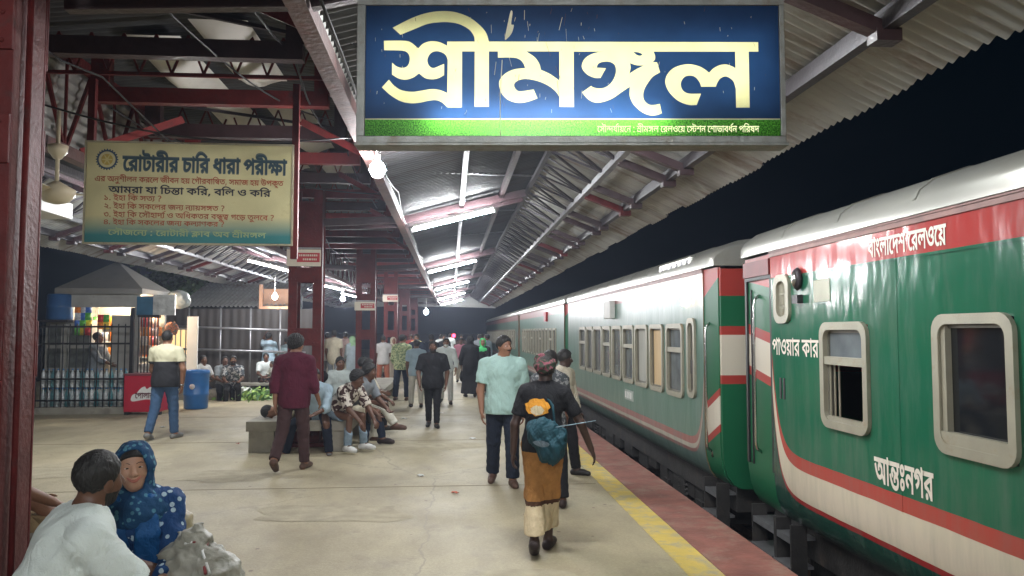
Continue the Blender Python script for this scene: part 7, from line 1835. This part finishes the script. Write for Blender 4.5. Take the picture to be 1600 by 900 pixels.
_nt.links.new(_mx.outputs[2], _nt.nodes['Principled BSDF'].inputs['Base Color']); _nt.nodes['Principled BSDF'].inputs['Roughness'].default_value = .85
def watch(c):
    shp, el, wr, fd, a = c['arms'][1]
    m = MB(); m.smooth = True; m.tube([Vector((wr-fd*.02)*c['S']), Vector((wr+fd*.005)*c['S'])], .033, 12); m.build('watch', M['chrome'], c['t'])
build_person('man in cream and black polo shirt and blue jeans by the red chest', (-4.54, 12.7, 0), -8, 1.76,
             {'aL': (10, 10, 24, 4), 'aR': (-6, 18, 12, 6), 'lL': (-10, 3, 14, 2, 14), 'lR': (9, 3, 5), 'head': (4, -6, 0), 'lean': 3},
             dict(m=two_m, sleeve=.62, loose=.024, hem=-.10), dict(m=denim, width=.012), 'mid', 'fade', shoe_g, h=.0115, extra=watch, build=1.08)
build_person('man in a loose black shirt and black trousers walking towards the camera, mid platform', (-.32, 13.8, 0), 182, 1.56,
             {'aL': (-6, 16, 14, 6), 'aR': (6, 16, 16, 6), 'lL': (4, -1, 4), 'lR': (-8, -1, 14, -1, 12), 'head': (-6, -6, 0), 'beard': True},
             dict(m=blk_c, sleeve=.85, loose=.035, hem=-.14), dict(m=blk_c, width=.005), 'dark', 'short', shoe_b, h=.012, build=1.1)
def face_mask(c):
    hp3, HT, Hm = c['hp3'], c['HT'], c['Hm']
    f = Field(); f.ell(hp3(0, .045, -.075), (.055, .06, .04), HT, .02)
    V, F = f.mesh(.010); np_obj('face_mask', V*c['S'], F, white_c, c['t'])
build_person('man in white shirt with face mask on his chin behind the man in black', (-.12, 18.3, 0), 178, 1.60,
             {'aL': (10, 16, 20, 2), 'aR': (-4, 10, 14, 4), 'lL': (14, 4, 8), 'lR': (-12, 3, 16, 2, 12), 'head': (10, 0, 0)},
             dict(m=white_c, sleeve=1.7, loose=.024, hem=-.12), dict(m=cloth('pale_trousers', (.42, .42, .40)), width=.015), 'mid', 'short', shoe_b, h=.014, extra=face_mask)
leaf_c = pattern_cloth('green_leaf_shirt', (.42, .46, .26), (.16, .22, .12), 18, .5)
build_person('man in a pale green leaf patterned shirt standing with his back turned beside the columns', (-1.22, 19.3, 0), -18, 1.66,
             {'aL': (4, 10, 20, 4), 'aR': (16, 8, 60, 10), 'lL': (0, 7, 3), 'lR': (0, 7, 3), 'head': (-30, 0, 0)},
             dict(m=leaf_c, sleeve=1.6, loose=.026, hem=-.12), dict(m=dark_den, width=.02), 'mid', 'short', shoe_br, h=.013, build=1.06)
def bag_small(c):
    shp, el, wr, fd, a = c['arms'][-1]
    f = Field(); p = wr+fd*.10+np.array([0, 0, -.18]); f.ell(p, (.05, .10, .13), None, .03); f.cone(p+(0, 0, .08), wr+fd*.07, .03, .012, .02)
    V, F = f.mesh(.014, (), .006, 30, 1); o = np_obj('handbag', V*c['S'], F, blk_c, None); o.location = c['t'].location; o.rotation_euler = c['t'].rotation_euler
    tag(o, 'black bag hanging from the hand of the woman in black clothes', 'bag')
def robe(c, m=blk_c): skirt(c, m, z=.10, r1=.26, wr=.008, name='robe', wf=40); head_scarf(c, m, .3)
def robe_bag(c): robe(c); bag_small(c)
build_person('person in black robe and head cloth, bag hanging from the left hand', (.50, 20.1, 0), 4, 1.62,
             {'aL': (4, 18, 8, 4), 'aR': (10, 8, 40, 10), 'lL': (10, 2, 8), 'lR': (-8, 2, 12), 'head': (0, -4, 0)},
             dict(m=blk_c, sleeve=1.8, loose=.03, hem=-.2, collar=False), dict(m=blk_c, width=.02), 'dark', None, shoe_b, h=.014, extra=robe_bag, female=True)
def green_scarf(c): head_scarf(c, cloth('bright_green_scarf', (.06, .42, .14)), .12); skirt(c, blk_c, z=.1, r1=.24, name='robe')
build_person('person in black with a bright green head scarf beside the train', (.86, 20.9, 0), 160, 1.55,
             {'aL': (10, 6, 40, 10), 'aR': (10, 6, 40, 10), 'head': (20, 0, 0)}, dict(m=blk_c, sleeve=1.8, loose=.03, hem=-.2, collar=False), None, 'mid', None, shoe_b, h=.015, extra=green_scarf, female=True)
build_person('man in a pink shirt and pale trousers far down the platform', (.33, 25.6, 0), 182, 1.52, {'aL': (6, 6, 14, 4), 'aR': (-6, 6, 14, 4), 'lL': (10, 2, 5), 'lR': (-10, 2, 12), 'head': (0, 0, 0)},
             dict(m=pink_c, sleeve=1.6, loose=.022, hem=-.1), dict(m=cloth('beige_trousers', (.40, .36, .30)), width=.01), 'dark', 'short', shoe_b, h=.016)
FAR = [('man in a light blue shirt standing far behind the bench at left', (-4.45, 27.0), 170, 1.66, lblue, navy),
       ('man in white standing far behind the light bulbs at left', (-5.0, 28.5), -20, 1.68, white_c, grey_c),
       ('man in cream standing left of the nearer column in the far crowd', (-4.9, 25.2), 40, 1.64, cream_c, dark_den),
       ('man in red standing in the far crowd beyond the third column', (-1.6, 31.0), 150, 1.62, cloth('dull_red_shirt', (.30, .05, .04)), blk_c),
       ('man in pale yellow standing far off beside the third column', (-1.25, 28.0), -40, 1.64, cloth('pale_yellow_shirt', (.52, .47, .24)), navy),
       ('man in white far off walking along the middle of the platform', (-.45, 33.5), 0, 1.62, white_c, grey_c),
       ('man in light blue far off near the train doors', (1.25, 26.5), 60, 1.64, lblue, dark_den),
       ('man in grey far off leaning towards the train', (1.4, 35.0), -80, 1.64, grey_c, navy),
       ('man in white standing by the lit stall, far left', (-5.75, 24.2), -60, 1.66, white_c, blk_c),('man in a grey blue shirt walking away left of the man in black', (-.78, 17.5), 5, 1.55, cloth('grey_blue_shirt', (.24, .32, .36)), cloth('stone_trousers', (.40, .38, .32))),
       ('man in dark clothes standing beyond the leaf patterned shirt', (-1.02, 23.0), 170, 1.66, navy, blk_c),
       ('man in a navy shirt standing between the columns and the pink shirt', (-.62, 24.5), 10, 1.64, navy, dark_den),
       ('man in black far down the middle of the platform', (-.25, 29.0), 178, 1.6, blk_c, blk_c),
       ('figure in dark brown far down the platform near the signal', (.45, 33.0), 176, 1.6, cloth('dark_brown_cloth', (.05, .035, .03)), blk_c),
       ('figure in grey far down the platform beside the train', (1.1, 30.0), 10, 1.62, grey_c, blk_c),
       ('figure in a pale shirt farthest down the platform', (-.05, 37.0), 0, 1.65, white_c, navy),
       ('man in a white shirt standing back turned left of the second column', (-3.95, 25.0), -10, 1.70, white_c, grey_c),
       ('man in long cream shirt, back turned, in the crowd left of the second column', (-3.62, 24.2), -4, 1.78, cream_c, grey_c),
       ('man in pale pink shirt in the crowd left of the second column', (-3.50, 26.0), 20, 1.72, cloth('dusty_pink', (.48, .34, .31)), navy),
       ('bald man in light grey shirt, hand on hip, behind the second column', (-1.98, 22.8), 20, 1.62, cloth('light_grey_shirt', (.44, .43, .42)), cloth('rust_lungi', (.30, .10, .06)))]
for i, (lb, (x, y), fa, H_, tp, bt_) in enumerate(FAR):
    build_person(lb, (x, y, 0), fa, H_, {'aL': (6-3*(i % 3), 8, 18, 4), 'aR': (-4+5*(i % 2), 9, 22 if 'hip' not in lb else 80, 4 if 'hip' not in lb else 30), 'lL': (8*(i % 2), 3, 5), 'lR': (-8*(i % 2), 3, 8), 'head': ((i*37) % 40-20, 0, 0)},
                 dict(m=tp, sleeve=(1.7, .7)[i % 2], loose=.024, hem=-.12 if 'long' not in lb else -.4), dict(m=bt_, width=.014), ('mid', 'dark')[i % 2], 'fade' if 'bald' in lb else 'short', shoe_b, h=.0165)
def pale_scarf(c): head_scarf(c, cloth('mint_scarf', (.32, .52, .30)), .3); skirt(c, cloth('pale_blue_dress', (.35, .42, .46)), z=.1, r1=.24, name='dress')
build_person('woman in a mint green head scarf standing beside the second column', (-3.10, 24.6, 0), 30, 1.58, {'aL': (10, 6, 40, 10), 'aR': (10, 6, 40, 10), 'head': (20, 0, 0)},
             dict(m=cloth('pale_blue_dress', (.35, .42, .46)), sleeve=1.8, loose=.03, hem=-.2, collar=False), None, 'mid', None, shoe_b, h=.0165, extra=pale_scarf, female=True)
def white_scarf(c): head_scarf(c, cloth('cream_scarf', (.5, .45, .36)), .3); skirt(c, cloth('tan_dress', (.36, .30, .24)), z=.1, r1=.24, name='dress')
build_person('woman in a cream head scarf standing at the third column', (-1.80, 24.2, 0), -150, 1.55, {'aL': (10, 6, 40, 10), 'aR': (10, 6, 40, 10), 'head': (0, 0, 0)},
             dict(m=cloth('tan_dress', (.36, .30, .24)), sleeve=1.8, loose=.03, hem=-.2, collar=False), None, 'mid', None, shoe_b, h=.0165, extra=white_scarf, female=True)
# --- on and round the nearer bench
build_person('seated young man in a light blue shirt and dark trousers bending over his phone', (-1.90, 11.35, 0), 172, 1.66,
             {'seat': .44, 'lean': 36, 'roll': -4, 'aL': (48, 6, 58, 24, 'up', 40), 'aR': (44, 8, 60, 24, 'up', 40), 'lL': (70, 20, 66), 'lR': (64, 28, 60), 'head': (10, -28, 0)},
             dict(m=lblue, sleeve=1.3, loose=.026, hem=-.10), dict(m=navy, width=.008), 'dark', 'cap', shoe_g, h=.0105)
zeb = pattern_cloth('brown_and_white_print_shirt', (.58, .53, .46), (.06, .032, .03), 15, .5)
build_person('seated young man in a bold brown and white patterned shirt and faded jeans', (-1.66, 11.30, 0), 236, 1.66,
             {'seat': .44, 'lean': 42, 'aL': (62, 6, 20, 14, 'down', 40), 'aR': (64, 8, 20, 12, 'down', 40), 'lL': (84, 6, 82), 'lR': (84, 8, 86), 'head': (16, -2, 0)},
             dict(m=zeb, sleeve=.95, loose=.030, hem=-.12), dict(m=cloth('faded_jeans', (.20, .27, .33), vs=14, var=.3), width=.004), 'dark', 'curly', shoe_w, h=.0105)
build_person('seated young man with bushy hair and dark blue jeans behind the patterned shirt', (-1.52, 11.90, 0), 244, 1.68,
             {'seat': .44, 'lean': 34, 'aL': (46, 6, 46, 20, 'up', 40), 'aR': (40, 8, 40, 20, 'up', 40), 'lL': (82, 4, 70), 'lR': (78, 8, 84), 'head': (14, -10, 0)},
             dict(m=grey_c, sleeve=.8, loose=.024), dict(m=dark_den, width=.006), 'dark', 'curly', sand, h=.0115)
build_person('seated man with crossed legs and white trousers at the right end of the bench', (-1.50, 12.5, 0), 252, 1.66,
             {'seat': .44, 'lean': 20, 'aL': (36, 8, 50, 20, 'down', 40), 'aR': (40, 10, 44, 20, 'down', 40), 'lL': (92, -4, 58, 2, 0), 'lR': (76, 6, 78), 'head': (0, -8, 0)},
             dict(m=cream_c, sleeve=.8, loose=.024), dict(m=cloth('off_white_trousers', (.58, .56, .48)), width=.02), 'dark', 'short', shoe_br, h=.012)
for lb, x, y, fa, tp, hr in (('seated man in black behind the nearer column, left of two', -2.30, 13.15, 10, blk_c, 'short'), ('seated man with a pale collar behind the patterned shirt man', -1.88, 13.35, 0, cloth('pale_grey_tee', (.36, .40, .38)), 'short'), ('seated man in dark clothes half hidden at the bench back', -1.52, 13.1, -60, navy, 'short')):
    build_person(lb, (x, y, 0), fa+180 if 'pale' in lb else fa, 1.62, {'seat': .44, 'lean': 4, 'aL': (30, 8, 50, 10), 'aR': (30, 8, 50, 10), 'lL': (84, 5, 84), 'lR': (84, 5, 84), 'head': (20, 0, 0)},
                 dict(m=tp, sleeve=.8, loose=.024), dict(m=blk_c), 'dark', hr, shoe_b, h=.013)
# man lying on the bench: a figure built standing and laid down on its back
ly = build_person('man in cream shirt lying on the bench behind the maroon shirt man', (0, 0, 0), 0, 1.64, {'aL': (4, 10, 8, 2), 'aR': (60, 10, 95, 30), 'lL': (4, 4, 5), 'lR': (30, 4, 60), 'head': (0, 12, 0)},
             dict(m=cream_c, sleeve=.8, loose=.024), dict(m=cream_c, width=.02), 'mid', 'short', shoe_b, h=.013)
ly.rotation_euler = (R(-90), 0, R(-78)); ly.location = (-1.95, 13.05, .57)
ly.rotation_euler = Matrix(((0, 1, 0), (0, 0, 1), (1, 0, 0))).to_euler()
ly.rotation_euler = (R(-90), R(0), R(90)); ly.location = (-1.0-.15, 11.52, .575)
# --- at the left: the kiosk and the men by the wall
build_person('shopkeeper in a grey shirt seen in profile behind the black grille', (-7.62, 17.2, 0), -95, 1.72, {'aL': (30, 6, 50, 10), 'aR': (34, 6, 40, 6), 'head': (0, -14, 0), 'lean': 6},
             dict(m=grey_c, sleeve=1.6, loose=.026, hem=-.12), dict(m=blk_c), 'dark', 'short', sand, h=.014)
LEFT = [('man in a pale shirt seated on the kerb by the blue drum', (-6.35, 20.05), -120, 1.68, .26, cloth('pale_check_shirt', (.40, .40, .38)), 'short', (60, 8, 40), (74, 8, 86)),
        ('man in a grey tee shirt seated beside the patterned shirt man by the brown wall', (-5.72, 19.95), -150, 1.64, .26, cloth('dull_grey_tee', (.22, .24, .25)), 'short', (74, 6, 70), (60, 10, 60)),
        ('bearded man in a dark patterned shirt reading his phone by the brown wall', (-5.42, 19.75), -165, 1.68, .26, pattern_cloth('dark_floral_shirt', (.06, .07, .08), (.40, .40, .40), 16, .54), 'short', (80, 6, 82), (76, 8, 84)),
        ('man in a white shirt seated behind the plank table with vegetables', (-5.05, 21.5), 200, 1.62, .30, white_c, 'short', (84, 6, 84), (84, 8, 84)),
        ('child in a pale shirt seated beside the man in white at the vegetables', (-4.72, 21.3), 130, 1.20, .30, cloth('pale_child_shirt', (.46, .46, .40)), 'short', (84, 6, 84), (84, 8, 84))]
for lb, (x, y), fa, H_, se, tp, hr, l1, l2 in LEFT:
    build_person(lb, (x, y, 0), fa, H_, {'seat': se, 'lean': 16, 'aL': (36, 8, 56, 16, 'up', 35), 'aR': (36, 8, 56, 16, 'up', 35), 'lL': l1, 'lR': l2, 'head': (0, -16, 0), 'beard': 'bearded' in lb},
                 dict(m=tp, sleeve=.8, loose=.024), dict(m=blk_c if 'pale shirt seated on' not in lb else dark_den), 'dark', hr, sand, h=.0145)
build_person('man in light blue shirt, arm raised to his head, by the lit stall', (-5.15, 22.3, 0), -20, 1.70, {'aL': (110, 30, 100, 30), 'aR': (10, 8, 20, 4), 'head': (-10, -10, 0)},
             dict(m=lblue, sleeve=.9, loose=.026, hem=-.12), dict(m=navy), 'dark', 'short', sand, h=.015)
build_person('man in a grey blue shirt bending towards the lit stall behind the maroon shirt man', (-4.50, 22.2, 0), 40, 1.62, {'lean': 26, 'aL': (40, 8, 40, 4), 'aR': (40, 8, 40, 4), 'head': (0, -10, 0)},
             dict(m=cloth('steel_blue_shirt', (.26, .34, .36)), sleeve=.9, loose=.026), dict(m=navy), 'dark', 'short', sand, h=.015)
build_person('man standing inside the lit market stall among the hanging packets', (-4.75, 23.85, 0), 170, 1.66, {'aL': (20, 8, 50, 4), 'aR': (20, 8, 50, 4), 'head': (0, 0, 0)},
             dict(m=grey_c, sleeve=.8), dict(m=blk_c), 'dark', 'short', sand, h=.016)
# ---------------------------------------------------------------- the hazy night air
hz = bpy.data.materials.new('night_haze'); hz.use_nodes = True
_n = hz.node_tree; _n.nodes.remove(_n.nodes['Principled BSDF'])
_v = _n.nodes.new('ShaderNodeVolumePrincipled'); _v.inputs['Color'].default_value = (.72, .80, 1.0, 1); _v.inputs['Density'].default_value = .0021; _v.inputs['Anisotropy'].default_value = .55
_n.links.new(_v.outputs[0], _n.nodes['Material Output'].inputs['Volume'])
mb = MB(); mb.b2((-40, -16, -2.2), (30, 110, 8.0)); hb = mb.build('haze', hz); hb['kind'] = 'stuff'
scene.cycles.volume_bounces = 0
